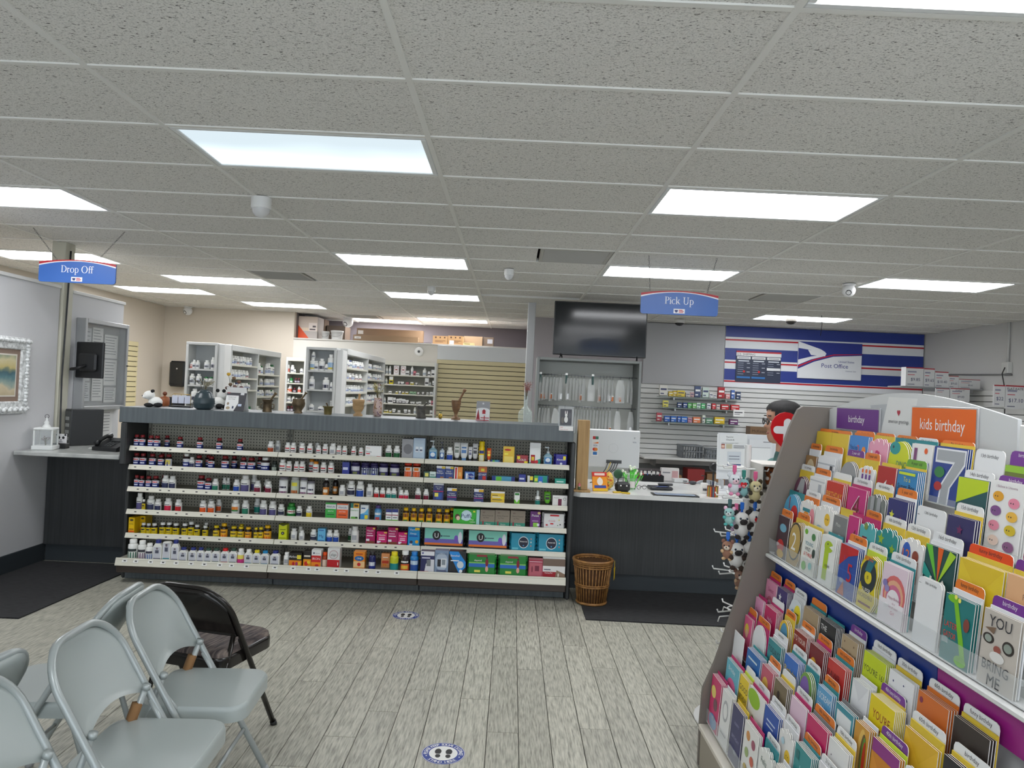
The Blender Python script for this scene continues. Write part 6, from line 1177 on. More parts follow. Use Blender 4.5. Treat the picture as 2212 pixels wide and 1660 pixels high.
# long white shelf with grey baskets, cartons below
z = zpx(1450,990,10.55); xw0,xw1 = 1.95,3.9
S = thing('display_shelf','long white shelf under the slat wall carrying grey baskets','shelf',(xw0,10.55,z)); MB().bbox(0,0,-.03,xw1 - xw0,.46,0,M((220,220,218),.4),.004).build('board',S)
for f in (.1,.9): MB().bbox((xw1 - xw0) * f - .02,.2,-.14,(xw1 - xw0) * f + .02,.455,-.031,M((120,120,120),.5),.003).build('bracket',S)
def crate(label,X,Y,z_,w_,d_,h_,rz):
    B_ = thing('plastic_basket',label,'basket',(X,Y,z_),rz,'grey plastic baskets'); g_ = M((122,126,130),.45); MB().box(-w_ / 2 + .01,-d_ / 2 + .01,.002,w_ / 2 - .01,d_ / 2 - .01,.008,g_).build('bottom',B_)
    m = MB()
    for (ax,ay,bx,by) in ((-1,-1,1,-1),(1,-1,1,1),(1,1,-1,1),(-1,1,-1,-1)):
        k = 7
        for i in range(k + 1):
            t = i / k; x_ = (ax + (bx - ax) * t) * (w_ / 2 - .006); y_ = (ay + (by - ay) * t) * (d_ / 2 - .006); m.box(x_ - .008,y_ - .008,.008,x_ + .008,y_ + .008,h_ - .02,g_)
    m.build('lattice',B_)
    m = MB(); m.tube([(-w_ / 2,-d_ / 2,h_ - .01),(w_ / 2,-d_ / 2,h_ - .01),(w_ / 2,d_ / 2,h_ - .01),(-w_ / 2,d_ / 2,h_ - .01)],.012,g_,6,closed=True); m.build('rim',B_); m = MB(); m.tube([(-w_ / 2,-d_ / 2,h_ * .5),(w_ / 2,-d_ / 2,h_ * .5),(w_ / 2,d_ / 2,h_ * .5),(-w_ / 2,d_ / 2,h_ * .5)],.009,g_,6,closed=True); m.build('middle_rail',B_)
xk = xat(1495,10.7,z); crate('grey plastic basket at left on the long shelf',xk - .02,10.78,z + .0005,.30,.26,.19,.1); crate('wider grey plastic basket at right on the long shelf',xk + .36,10.80,z + .0005,.30,.26,.15,-.2)
for i,(px,w_,h_,c,ds) in enumerate(((1408,.5,.24,(150,120,90),'brown carton under the long shelf'),(1455,.42,.26,(156,124,92),'second brown carton under the long shelf'),(1505,.4,.36,(150,60,60),'red topped carton under the long shelf'),(1548,.42,.3,(150,118,88),'brown carton at right under the long shelf'))):
    X = xat(px,10.6,.9); o = carton('cardboard_box',ds,'cartons under the long shelf',(X,10.58,.30),w_ * .62,h_,.3,c,[R(.05,.6,.6,.9,(226,222,216)) if i == 0 else R(0,.45,1,.5,(120,92,64))])
o = MB().bbox(xw0,10.5,0,xw1,10.98,.2995,M((110,108,106),.6),.004).build('storage_cabinet'); tag(o,'low grey storage cabinet below the long shelf','cabinet')
o = carton('cardboard_box','brown lettered carton standing behind the customer',None,(at(1640,932,10.75).x,10.7,at(1640,943,10.75).z),.3,.14,.2,(120,92,66),[('l','McKesson',.1,.55,.3,(70,50,36))])
o2 = MB().bbox(-.45,-.05,-.02,.35,.25,0,M((216,216,214),.4),.003).build('wall_ledge',None,(o.location.x,10.73,o.location.z - .0005)); tag(o2,'short white ledge holding the lettered carton','shelf')
# postal flat-rate boxes and price cards at right
def pcard(label,px0,px1,py0,py1,Y,price,sub=None,d=.02,tilt=0,nm='priced_mailer'):
    z0,z1 = zpx((px0 + px1) / 2,py1,Y),zpx((px0 + px1) / 2,py0,Y); x0,x1 = xat(px0,Y,z0),xat(px1,Y,z0)
    return carton(nm,label,'postal boxes and price cards',((x0 + x1) / 2,Y,z0),x1 - x0,z1 - z0,d,(222,222,222),[R(0,.94,1,1,(176,60,72)),R(.1,.72,.6,.8,(150,150,170)),R(.1,.58,.5,.62,(206,120,130)),('t',price,.55,.36,.16,(50,56,100),.8),R(.1,.08,.5,.12,(120,120,140))] + ([('t',sub,.5,.85,.1,(60,60,70),.9)] if sub else []),cat='price card',rot=(tilt,0,0))
YP = 9.6; zsh = zpx(1960,834,YP)
PS = thing('display_shelf','grey shelf carrying priced postal boxes right of the postal sign','shelf',(xat(1945,YP,zsh),YP - .02,zsh)); MB().bbox(0,0,-.02,XR - .02 - xat(1945,YP,zsh),.35,-.001,M((150,152,154),.4),.003).build('board',PS); MB().bbox(.9,.1,-.25,.94,.32,-.021,M((130,130,132),.4),.003).build('bracket',PS); MB().bbox(.3,-.004,-.06,.95,.01,-.0205,M((130,130,132),.4),.003).build('card_rail',PS)
for i,(a,b3_,c,pr) in enumerate(((1956,1994,793,'$9.85'),(1995,2018,794,'$9.65'),(2019,2048,800,'$10.40'))):
    pcard('%s priced white postal box on the grey shelf' % ORD[i],a,b3_,c,834,YP + .02,pr,d=.12).location.z = zsh
pcard('small priced postal card next to the boxes, tilted',2049,2070,808,834,YP + .01,'$9.65').location.z = zsh; pcard('priced postal card with clean white face at the shelf end',2071,2117,814,834,YP + .005,'$9.65').location.z = zsh
pcard('white price card reading STARTS AT behind the card rack header',2052,2094,839.5,868,YP - .045,'$9.00','STARTS AT'); pcard('blurred postal envelope hanging left of the STARTS AT card',2021,2050,839.5,860,YP - .045,''); 
for lb_,a,b3_,c,d_,pr,sb in (('narrow lilac price card half covered, reading $22',2146,2170,832,878,'$22',None),('wide lilac FLAT RATE price card at the right picture edge',2171,2212,833,884,'$17.10','FLAT RATE')):
    o = pcard(lb_,a,b3_,c,d_,8.8,pr,sb); m = MB(); hh = .2 if sb is None else .12; m.tube([(0,.0262,hh),(XR - .03 - o.location.x,.0262,hh)],.006,M((170,172,174),.3,.6),6); m.build('support_arm',o)
# conduit and outlet box on the right wall
p = atx(2180,795,XR); O = thing('outlet_box','white outlet box with cable conduit on the right wall','outlet',(XR,p.y,p.z)); MB().bbox(-.06,-.06,-.07,0,.06,.07,M((214,214,210),.4),.006).build('box',O); m = MB(); m.tube([(-.02,0,.07),(-.02,0,ZC - p.z)],.012,M((206,206,204),.4),8); m.build('conduit',O); m = MB(); m.tube([(-.06,-.01,.0),(-.12,-.05,-.08),(-.08,-.06,-.3),(-.07,-.05,-.6)],.007,M((50,50,52),.5),6); m.build('cable',O)
m = MB(); m.tube([(XR - .02,p.y + 1.5,p.z - .05),(XR - .02,p.y - .08,p.z - .09)],.01,M((120,120,120),.4),6); o = m.build('wall_conduit'); tag(o,'thin grey conduit running along the right wall','conduit')
m = MB(); pp = atz(1775,680,ZC); m.tube([(pp.x,pp.y,ZC - .01),(pp.x + .01,pp.y,ZC - .12),(pp.x - .005,pp.y,ZC - .27)],.004,M((40,40,44),.5),6); o = m.build('hanging_cable'); tag(o,'short black cable dangling from the ceiling before the postal sign','cable')
# ================================================================ THINGS ON THE PICK UP COUNTER
CZ = .8674
def cp(px,py,ylo=5.95,yhi=6.85):
    q = atz(px,py,CZ); Y = min(max(q.y,ylo),yhi); return Vector((xat(px,Y,CZ),Y,CZ)),Y / FPX
OAK = noise_mat('oak',[(0.3,(150,116,70)),(0.7,(180,146,96))],scale=(10,10,.8),nscale=4,detail=6,rough=.5)
p,mp = cp(1255,1066,6.0); O = thing('wooden_column','tall square oak column with base at the end of the pick up counter','column',p); MB().bbox(-19 * mp,-.05,0,19 * mp,.06,.018,OAK,.003).build('base',O); MB().bbox(-12.5 * mp,-.035,.018,12.5 * mp,.06,154 * mp,OAK,.003).build('post',O)
p2 = Vector((p.x - .02,p.y - .044,p.z + .0183)); O = thing('gnome_figurine','tiny pink-hatted gnome figurine at the foot of the oak column','figurine',p2); MB().lathe([(.006,0),(.011,.006),(.011,.02),(.007,.026)],M((70,90,60),.6),10).build('body',O); MB().sphere((0,0,.031),.008,M((226,206,190),.6),8,6).build('face',O); MB().lathe([(.012,.034),(.011,.04),(.003,.058)],M((206,120,130),.6),10).build('hat',O)
# white all-in-one computer seen from behind
Y = 6.62; x0,x1 = xat(1270,Y,1.4),xat(1384,Y,1.4); z0,z1 = zpx(1325,1011,Y),zpx(1325,929,Y); O = thing('desktop_computer','white all-in-one computer seen from behind on the counter','computer',((x0 + x1) / 2,Y,CZ)); w = x1 - x0
MB().bbox(-w / 2,0,z0 - CZ,w / 2,.035,z1 - CZ,M((206,208,208),.35),.008).build('casing',O); MB().bbox(-.04,.03,.01,.04,.06,z0 - CZ + .1,M((190,192,192),.4),.004).build('stand',O); MB().bbox(-.11,-.02,0,.11,.16,.012,M((190,192,192),.4),.004).build('foot',O)
st_ = MB(); printing(st_,[R(0,0,1,1,(222,222,220)),R(.1,.82,.95,.97,(180,50,56)),R(.5,.82,.95,.97,(50,110,90)),R(.1,.62,.95,.78,(226,222,214)),('p',[(.1,.62),(.95,.62),(.95,.7)],(226,130,50)),T('VISA',.5,.52,.08,(50,56,110)),('e',.38,.33,.25,.08,(206,50,44)),('e',.62,.33,.25,.08,(226,140,50)),R(.2,.06,.8,.2,(60,120,180))],.062,.185,0); st_.build('card_logo_sticker',O,(-w / 2 + .075,-.0005,z1 - CZ - .245))
st_ = MB(); printing(st_,[('e',.5,.75,.12,.12,(60,60,66)),('e',.5,.76,.08,.08,(206,208,208)),T('VISA',.5,.2,.18,(70,74,110))],.05,.07,0); st_.build('corner_sticker',O,(w / 2 - .05,-.0005,z1 - CZ - .12))
m = MB(); printing(m,[('c',.5,.5,.5,(196,198,198)),('c',.5,.5,.45,(206,208,208))],.09,.09); m.build('maker_emblem',O,(0,-.0004,(z0 + z1) / 2 - CZ - .04))
MB().bbox(-.06,-.003,.0,.08,0,.03,M((70,72,74),.4),.001).build('port_panel',O,(0,0,z0 - CZ + .04))
for q in range(5): m = MB(); xx = -.04 + q * .022; m.tube([(xx,-.003,z0 - CZ + .05),(xx - .03,-.05,z0 - CZ - .01),(xx - .1 - .02 * q,-.07,.03),(xx - .16,-.02,.006)],.004,M((196,170,70) if q == 1 else (40,42,44),.5),6); m.build('cable',O)
# small things in front of it
p,mp = cp(1293,1063); o = carton('flyer_pack','orange and yellow packet leaning beside the oak column',None,(p.x + .02,p.y + .03,p.z + .002),34 * mp,42 * mp,.012,(236,160,40),[R(0,.76,1,1,(206,60,50)),R(.15,.82,.85,.94,(236,210,200)),('e',.5,.5,.2,.2,(236,226,210)),R(.1,.16,.9,.3,(60,80,150)),R(0,0,1,.12,(226,190,60)),R(.45,.5,.55,.72,(236,226,210))],cat='packet',rot=(-.3,0.0,.25))
EGG = noise_mat('speckled_egg',[(0.38,(190,70,50)),(0.45,(226,180,70)),(0.6,(232,196,90)),(0.68,(120,150,70))],nscale=60,detail=1,rough=.4)
p,mp = cp(1315,1059); O = MB().lathe([(.004,0),(10 * mp,7 * mp),(11.5 * mp,17 * mp),(9.5 * mp,28 * mp),(5 * mp,36 * mp),(.002,39 * mp)],EGG,18).build('decorated_egg',None,(p.x,p.y + .03,p.z)); tag(O,'large yellow patterned egg on the pick up counter','egg')
p,mp = cp(1344,1063); O = thing('black_pouch','small black beaded handbag in front of the green tulip pens','handbag',(p.x,p.y,p.z)); MB().bbox(-16 * mp,-.03,0,16 * mp,.03,22 * mp,M((28,28,30),.5),.02).build('bag_body',O); m = MB(); m.tube([(-12 * mp,0,20 * mp),(-8 * mp,0,29 * mp),(0,0,31 * mp),(8 * mp,0,29 * mp),(12 * mp,0,20 * mp)],.003,M((24,24,26),.4),6); m.build('handle',O)
for e in (-.3,.5): MB().sphere((e * 16 * mp,-.032,14 * mp),.007,M((226,226,226),.2),8,6).build('stud',O)
p,mp = cp(1366,1060); CUP = thing('pen_jar','clear glass jar with round printed label holding green pens','jar',(p.x,p.y + .05,p.z)); MB().lathe([(.036,0),(.038,.004),(.038,.1)],GLS,18,cap=False).build('glass',CUP); m = MB(); m.lathe([(.0385,.02),(.0385,.075)],M((220,214,210),.5),6,a0=-math.pi / 2 - .6,a1=-math.pi / 2 + .6,cap=False); m.build('label',CUP)
GRN = M((90,200,60),.4)
for q in range(9):
    a = q * .7; rr = .012 + .012 * (q % 3); P_ = thing('tulip_pen','green pen with white tulip tip in the glass jar','pen',(p.x + rr * math.cos(a) * .7,p.y + .05 + rr * math.sin(a) * .7,p.z + .004),group='green tulip pens in the jar'); tip = Vector((rr * math.cos(a) * 1.8,rr * math.sin(a),.13 + .018 * (q % 4)))
    m = MB(); m.tube([(0,0,0),tip],.0042,GRN,6); m.build('stem',P_); m = MB(); m.add([tip + Vector((0,0,-.05)),tip + Vector((.02,-.004,-.01)),tip + Vector((.016,-.002,.0)),tip + Vector((.004,0,-.03))],[(0,1,2,3)],GRN); m.build('leaf',P_); MB().sphere(tip + Vector((0,0,.008)),.011,M((228,236,214),.5),8,6,(1,1,1.25)).build('bloom',P_)
p,mp = cp(1340,1040,6.3); O = thing('framed_notice','small framed notice behind the black handbag','frame',(p.x,6.35,p.z)); MB().bbox(-.055,0,0,.055,.01,.14,M((120,122,120),.4),.002).build('frame',O); printing(MB(),[R(.06,.05,.94,.95,(226,226,224))] + [R(.15,.8 - .1 * k,.85,.83 - .1 * k,(120,120,124)) for k in range(7)],.11,.14).build('print',O)
p,mp = cp(1321,1018,6.4); O = thing('green_ornament','dark green round leaf ornament behind the patterned egg','ornament',(p.x,6.45,p.z)); MB().lathe([(.03,0),(.03,.01),(.006,.02),(.006,.07)],M((60,70,60),.5),12).build('stand',O); MB().sphere((0,0,.11),.042,M((52,92,64),.7),12,8,(1,.4,1)).build('disc',O)
for i,(px,py,r) in enumerate(((1333,1065,.2),(1352,1067,-.3))):
    p,mp = cp(px,py); o = MB().bbox(-.035,-.018,0,.035,.018,.010,M((206,176,50),.4),.003).build('lip_balm_card',None,p,(0,0,r)); tag(o,'%s small yellow packet lying flat in front of handbag' % ('left','right')[i],'packet','small yellow packets')
# card terminal, tablet, glasses
p,mp = cp(1425,1058); O = thing('card_terminal','black card payment terminal lying on the pick up counter','card terminal',p,.1); MB().bbox(-.10,-.07,0,.10,.07,.03,M((34,36,40),.35),.01).build('body',O); MB().box(-.05,-.066,.0302,.06,.0,.0308,M((70,84,130),.2)).build('screen',O); MB().bbox(.0,.03,.03,.13,.07,.05,M((44,46,50),.4),.006).build('printer',O)
p,mp = cp(1458,1071); O = thing('tablet','black framed tablet lying flat at the counter edge','tablet',(p.x,max(p.y,6.02),p.z),-.03); MB().bbox(-.19,-.07,0,.19,.07,.008,M((24,24,26),.3),.003).build('case',O); MB().box(-.165,-.055,.0082,.165,.055,.0086,M((150,164,186),.1)).build('screen',O)
p,mp = cp(1386,1058); O = thing('eyeglasses','black eyeglasses lying beside the card terminal','glasses',p,.5); 
for e in (-1,1): m = MB(); m.tube([(e * .03 + .022 * math.cos(a),0,.02 + .017 * math.sin(a)) for a in [math.tau * k / 12 for k in range(12)]],.0022,M(BLACK,.3),5,closed=True); m.build('rim',O); m = MB(); m.tube([(e * .052,0,.025),(e * .05,.06,.02),(e * .045,.09,.004)],.002,M(BLACK,.3),5); m.build('temple',O)
m = MB(); m.tube([(-.008,0,.024),(.008,0,.024)],.002,M(BLACK,.3),5); m.build('bridge',O)
# right part of the counter
p,mp = cp(1523,1067); O = bottle('lotion_bottle','white pump bottle with black and gold neck on the counter',None,(p.x,p.y + .03,p.z),17 * mp,29 * mp,(226,224,220),(60,50,36),[(.2,.7,(206,204,200),.9),(.3,.55,(60,60,64),.6)],capf=.2,neck=.4); m = MB(); m.tube([(0,0,28 * mp),(0,0,38 * mp),(-.03,-.01,38 * mp)],.005,M((40,38,36),.3),6); m.build('pump',O)
p,mp = cp(1570,1050,6.3); O = bottle('sanitizer_bottle','white hand sanitizer pump bottle behind the striped cup',None,(p.x,6.35,p.z),19 * mp,28 * mp,(222,224,224),(206,208,210),[(.15,.65,(200,210,220),1.1),(.3,.5,(70,100,160),.8)],capf=.15,neck=.4); m = MB(); m.tube([(0,0,27 * mp),(0,0,38 * mp),(-.04,-.01,38 * mp)],.005,M((226,226,226),.3),6); m.build('pump',O)
p,mp = cp(1539,1073); O = thing('pencil_cup','striped woven pencil cup in red, green and gold','cup',(p.x,max(p.y,6.0),p.z)); m = MB(); k = 24; cs = [(150,50,46),(190,150,60),(70,110,80),(206,120,50),(110,40,50),(60,100,110)]; r_ = 12 * mp; h_ = 22 * mp
for i in range(k): a,b_ = math.tau * i / k,math.tau * (i + 1) / k; m.add([(r_ * math.cos(a),r_ * math.sin(a),0),(r_ * math.cos(b_),r_ * math.sin(b_),0),(r_ * math.cos(b_),r_ * math.sin(b_),h_),(r_ * math.cos(a),r_ * math.sin(a),h_)],[(0,1,2,3)],M(cs[i % 6],.7))
m.lathe([(r_ * .98,.003),(.001,.003)],M((60,40,36),.7),16,cap=False); m.build('wall',O); m = MB(); m.tube([(r_ * math.cos(a),r_ * math.sin(a),h_) for a in [math.tau * j / 20 for j in range(20)]],.0025,M((120,80,40),.6),5,closed=True); m.build('rim',O)
for q in range(3):
    o = MB().tube([(0,0,0),(.012 * (q - 1),.004,.12)],.0035,M(((30,30,34),(40,50,90),(200,200,196))[q],.4),6).build('pen',None,(p.x + .008 * (q - 1),max(p.y,6.0),p.z + .004)); tag(o,'%s pen standing in the striped pencil cup' % ('black','navy','white')[q],'pen','pens in the striped cup'); MB().sphere((.012 * (q - 1),.004,.122),.004,M((120,120,120),.3),6,4).build('tip',o)
p,mp = cp(1570,1070); o = carton('note_card','white handwritten note card propped on the counter',None,(p.x,p.y + .05,p.z),.13,.075,.002,(226,228,230),[R(.1,.6,.8,.64,(110,110,120)),R(.1,.4,.6,.44,(110,110,120))],cat='note',rot=(-.5,0,-.2))
p,mp = cp(1524,1040,6.5); O = thing('document_camera','black gooseneck camera with round head behind the white bottle','camera',(p.x,6.6,p.z)); MB().lathe([(.05,0),(.05,.012),(.012,.02)],M((26,26,28),.4),16).build('base',O); m = MB(); m.tube([(0,0,.02),(.0,0,.12),(-.005,-.02,.18)],.010,M((30,30,32),.4),8); m.build('neck',O); MB().lathe([(.03,0),(.042,.02),(.042,.05),(.03,.06)],M((24,24,26),.35),16).build('head',O,(-.005,-.0,.2),(math.pi / 2,0,0))
p,mp = cp(1496,1047,6.6); o = MB().sphere((0,0,.018),.03,M((50,52,58),.4),12,8,(1.3,1,.6)).build('computer_mouse',None,(p.x,p.y,p.z)); tag(o,'dark computer mouse on the back of the pick up counter','mouse')
# vaccine notices on the counter screen
YV = 6.28
O = thing('notice_board','white counter screen behind the vaccine notices','screen',(xat(1548,YV + .03,1.1),YV + .03,CZ)); wv = xat(1740,YV,1.1) - xat(1548,YV,1.1); zt_ = zpx(1600,938,YV) - CZ
MB().bbox(0,0,.12,wv,.006,zt_,M((220,222,224),.25),.002).build('sheet',O)
for f in (.06,.94): MB().bbox(wv * f - .012,-.04,0,wv * f + .012,.05,.118,M((180,182,184),.4),.002).build('foot',O)
w1 = xat(1613,YV,1.1) - xat(1548,YV,1.1); za,zb_ = zpx(1580,1016,YV),zpx(1580,939,YV)
o = carton('vaccine_notice','printed Vaccine Check-In notice on the counter screen',None,((xat(1548,YV,1.1) + xat(1613,YV,1.1)) / 2,YV,za),w1,zb_ - za,.002,(228,230,230),[('l','Vaccine',.3,.93,.045,(40,42,50)),('l','Check-In',.3,.85,.045,(40,42,50)),('l','HAVE YOUR DOCUMENTS READY',.15,.755,.022,(60,60,64),.8),R(.14,.6,.26,.73,(150,70,60)),R(.15,.62,.25,.7,(226,190,170)),R(.3,.6,.5,.73,(196,190,160)),R(.55,.62,.92,.64,(110,110,116)),R(.55,.67,.9,.69,(110,110,116)),R(.35,.22,.8,.52,(206,212,218)),R(.4,.3,.75,.32,(110,116,130)),R(.4,.38,.75,.4,(110,116,130)),R(.35,.1,.8,.17,(50,70,120)),R(.06,0,.07,1,(200,202,204))],cat='notice',rot=(0,-.02,0))
o = carton('sign_in_sheet','white sign-in sheet right of the vaccine notice',None,((xat(1615,YV,1.1) + xat(1668,YV,1.1)) / 2,YV,zpx(1640,1018,YV)),.2,.27,.002,(224,226,228),[R(.6,.92,.95,.94,(90,90,96)),R(.1,.1,.92,.75,(234,236,236)),R(.1,.74,.92,.752,(120,120,124)),R(.1,.1,.11,.75,(120,120,124))],cat='notice')
# desk behind
zdk = .74; O = thing('office_desk','grey office desk behind the pick up counter','desk',(0,7.5,0)); xd0,xd1 = xat(1384,7.6,zdk),xat(1492,7.6,zdk); MB().prism_axis([(xd0 - .4,0),(xd1 + .05,0),(xd1 + .02,.8),(xd0 - .4,.8)],M((140,142,142),.35),zdk - .03,zdk,'z').build('desk_top',O)
for a,b_ in ((xd0 - .35,.05),(xd1 - .1,.08),(xd0 - .35,.7),(xd1 - .22,.66)): MB().bbox(a,b_,0,a + .04,b_ + .04,zdk - .031,M((90,92,94),.5),.002).build('leg',O)
def dk(px,py): q = atz(px,py,zdk); Y = min(max(q.y,7.55),8.1); return Vector((xat(px,Y,zdk),Y,zdk + .0004))
p = dk(1408,1037); O = thing('desk_tray','black tray full of small tools on the grey desk','tray',p); m = MB(); m.box(-.12,-.06,0,.12,.06,.01,M((24,24,26),.4)); m.box(-.12,-.06,.01,.12,-.052,.07,M((24,24,26),.4)); m.box(-.12,.052,.01,.12,.06,.07,M((24,24,26),.4)); m.box(-.12,-.052,.01,-.112,.052,.07,M((24,24,26),.4)); m.box(.112,-.052,.01,.12,.052,.07,M((24,24,26),.4)); m.build('shell',O)
for q,c in enumerate(((190,50,54),(60,90,150),(206,206,204),(40,40,44),(150,60,80))):
    o = MB().tube([(0,0,0),(.03 * (q - 2) * .4,.02,.09 + .01 * (q % 3))],.006,M(c,.4),6).build('marker_pen',None,(p.x - .08 + .038 * q,p.y,p.z + .0105)); tag(o,'%s marker standing in the black desk tray' % ('red','blue','white','black','plum')[q],'marker','markers in the desk tray'); MB().lathe([(.0072,-.0),(.0072,.03)],M((30,30,32),.4),8).build('cap',o,(.03 * (q - 2) * .4 * .8,.016,.075))
p = dk(1472,1033); o = carton('white_device','low white device with papers on the grey desk',None,p,.16,.035,.12,(220,222,222),[R(.6,.3,.9,.6,(90,92,96))],cat='device')
p = dk(1408,1016); o = carton('paper_stack','stack of white papers leaning on desk behind the tray',None,(p.x,8.19,zdk + .0004),.2,.09,.1,(224,222,218),[R(.1,.2,.9,.5,(190,190,188))],cat='papers')
p = dk(1452,1002); o = carton('paper_box','white and red printed box at the back of the desk',None,(p.x,8.22,zdk + .0004),.2,.14,.07,(214,210,208),[R(.6,.2,.95,.8,(190,150,150)),R(.08,.6,.5,.7,(130,130,134))],cat='box')
O = thing('office_chair','pale grey rounded chair back behind the counter','chair',(xat(1533,7.3,.8),7.17,0)); MB().lathe([(.03,0),(.03,.42)],M((60,62,64),.4),10).build('post',O); MB().bbox(-.24,-.22,.42,.24,.22,.49,M((70,72,76),.6),.03).build('seat',O); m = MB(); m.prism([(-.23,.5)] + [(-.23 * math.cos(math.pi * k / 10),.66 + .2 * math.sin(math.pi * k / 10)) for k in range(11)] + [(.23,.5)],M((176,180,184),.5),.2,.23); m.build('backrest',O)
for k in range(5): a = math.tau * k / 5; m = MB(); m.tube([(0,0,.06),(.26 * math.cos(a),.26 * math.sin(a),.03)],.018,M((50,50,52),.4),6); m.build('leg',O)
# ================================================================ WICKER BASKET
WK = noise_mat('wicker',[(0.3,(120,80,40)),(0.7,(172,124,68))],nscale=30,rough=.5)
p = atz(1272,1291,0); bx,by = p.x,5.83; B_ = thing('wicker_basket','round brown wicker waste basket beside the shelf counter','basket',(bx,by,.0095)); rt,rb,hb = .152,.112,.335
MB().lathe([(rb - .01,.004),(rb - .008,.012),(rt - .012,hb - .01)],M((84,54,28),.7),24,cap=True).build('lining',B_)
for q in range(34):
    a = math.tau * q / 34; m = MB(); m.tube([((rb + (rt - rb) * t) * math.cos(a),(rb + (rt - rb) * t) * math.sin(a),t * hb) for t in (0.01,.5,1)],.0052,WK,5); m.build('stave',B_)
for z,r,k in ((.0,.009,1),(.012,.008,1),(.40,.007,1),(.44,.006,1),(.86,.006,1),(.91,.006,1),(.96,.008,1),(1.0,.011,1)):
    m = MB(); rr = rb + (rt - rb) * z + .003; m.tube([((rr + .003 * (j % 2)) * math.cos(math.tau * j / 34),(rr + .003 * (j % 2)) * math.sin(math.tau * j / 34),z * hb + .009) for j in range(34)],r,WK,5,closed=True); m.build('hoop',B_)
m = MB(); m.prism([(a * .6,b_ * 1.9) for a,b_ in star(0,0,.045,5,.5)],M((206,176,40),.5),-.001,.001); o = m.build('star_tag',B_,(rt + .02,-.02,.26),(0,0,1.2)); m = MB(); m.tube([(-.02,0,.04),(0,0,.03)],.002,WK,4); m.build('tag_loop',o)
# ================================================================ LEFT COUNTER
LCZ = 1.0004
def lc(px,py): q = atz(px,py,LCZ); Y = min(max(q.y,6.02),6.85); return Vector((xat(px,Y,LCZ),Y,LCZ)),Y / FPX
p,mp = lc(98,971); WL = M((222,224,222),.5); O = thing('lantern','white wooden lantern with glass sides on the left counter','lantern',p,.25); w = 19 * mp
MB().bbox(-w * 1.1,-w * 1.1,0,w * 1.1,w * 1.1,9 * mp,WL,.004).build('base',O)
for ex in (-1,1):
    for ey in (-1,1): MB().bbox(ex * w * .9 - .006,ey * w * .9 - .006,9 * mp,ex * w * .9 + .006,ey * w * .9 + .006,42 * mp,WL,.002).build('corner_post',O)
for k in range(4): m = MB(); m.box(-w * .8,-.001,9 * mp,w * .8,.001,42 * mp,M((220,228,230),.05,0,.12)); m.build('glass_pane',O,(w * .9 * math.sin(k * math.pi / 2),-w * .9 * math.cos(k * math.pi / 2),0),(0,0,k * math.pi / 2))
MB().bbox(-w,-w,42 * mp,w,w,47 * mp,WL,.006).build('roof',O); MB().lathe([(9 * mp,47 * mp),(8 * mp,50 * mp),(4 * mp,55 * mp),(5.5 * mp,58 * mp),(2 * mp,63 * mp),(2.5 * mp,66 * mp),(.001,69 * mp)],WL,14).build('finial',O)
m = MB(); m.tube([(4 * mp * math.cos(a),0,71 * mp + 4 * mp * math.sin(a)) for a in [math.tau * k / 12 for k in range(12)]],.002,M((60,60,60),.3,.6),5,closed=True); m.build('ring',O); sprigs(O,.05,5,.03,.05,[M((60,70,56),.8),M((120,60,50),.8)],.006,'greenery')
p,mp = lc(131,969); O = thing('card_box','black box holding a small panda picture card','box',p,.1); MB().bbox(-.055,-.035,0,.055,.035,.045,M((34,34,36),.5),.004).build('tray',O); c = MB().bbox(-.045,-.0,.04,.045,.004,.125,M((228,226,226),.5),.001).build('card',O); printing(MB(),[('e',.3,.62,.12,.14,BLACK),('e',.7,.62,.12,.14,BLACK),('e',.5,.38,.06,.05,BLACK),('e',.12,.9,.1,.1,BLACK),('e',.88,.9,.1,.1,BLACK),('e',.5,.2,.18,.03,(60,60,60)),R(.1,0,.9,.06,(206,60,66))],.09,.085,-.0004,z0=.04).build('print',c)
p,mp = lc(178,962); O = thing('computer_tower','dark desktop computer tower on the left counter','computer',(p.x,6.66,LCZ),-.5); MB().bbox(-.05,-.15,0,.05,.15,.33,M((52,54,56),.45),.006).build('case',O); MB().box(-.045,-.1515,.02,.045,-.1505,.31,M((80,82,82),.5)).build('rear_plate',O)
for k in range(4): MB().bbox(-.035,-.154,.05 + .06 * k,.02,-.1505,.08 + .06 * k,M((150,152,150),.4),.001).build('port',O)
p,mp = lc(232,975); O = thing('desk_phone','black office telephone with handset on the left counter','telephone',(p.x,p.y + .08,LCZ),-.2); m = MB(); m.prism_axis([(-.1,0),(.1,0),(.1,.10),(-.1,.03)],M((30,31,33),.4),-.12,.12,'x'); m.build('body',O)
m = MB(); m.tube([(-.09,-.09,.055),(-.09,-.05,.085),(-.09,.03,.115),(-.09,.08,.12)],.022,M((26,27,29),.35),8,radii=[.026,.018,.018,.026]); m.build('handset',O); MB().box(-.04,.02,.0785,.1,.07,.0795,M((70,80,80),.2)).build('display',O,None,(0,0,0))
for r in range(4):
    for c in range(3): MB().bbox(-.008,-.006,0,.008,.006,.006,M((70,72,74),.5),.002).build('key',O,(-.02 + .03 * c,-.07 + .022 * r,.042 + .0077 * r),(.33,0,0))
m = MB(); m.tube([(-.13,-.02,.01),(-.2,-.05,.004),(-.26,.03,.004),(-.2,.1,.004)],.003,M((206,206,204),.5),5); m.build('cord',O)
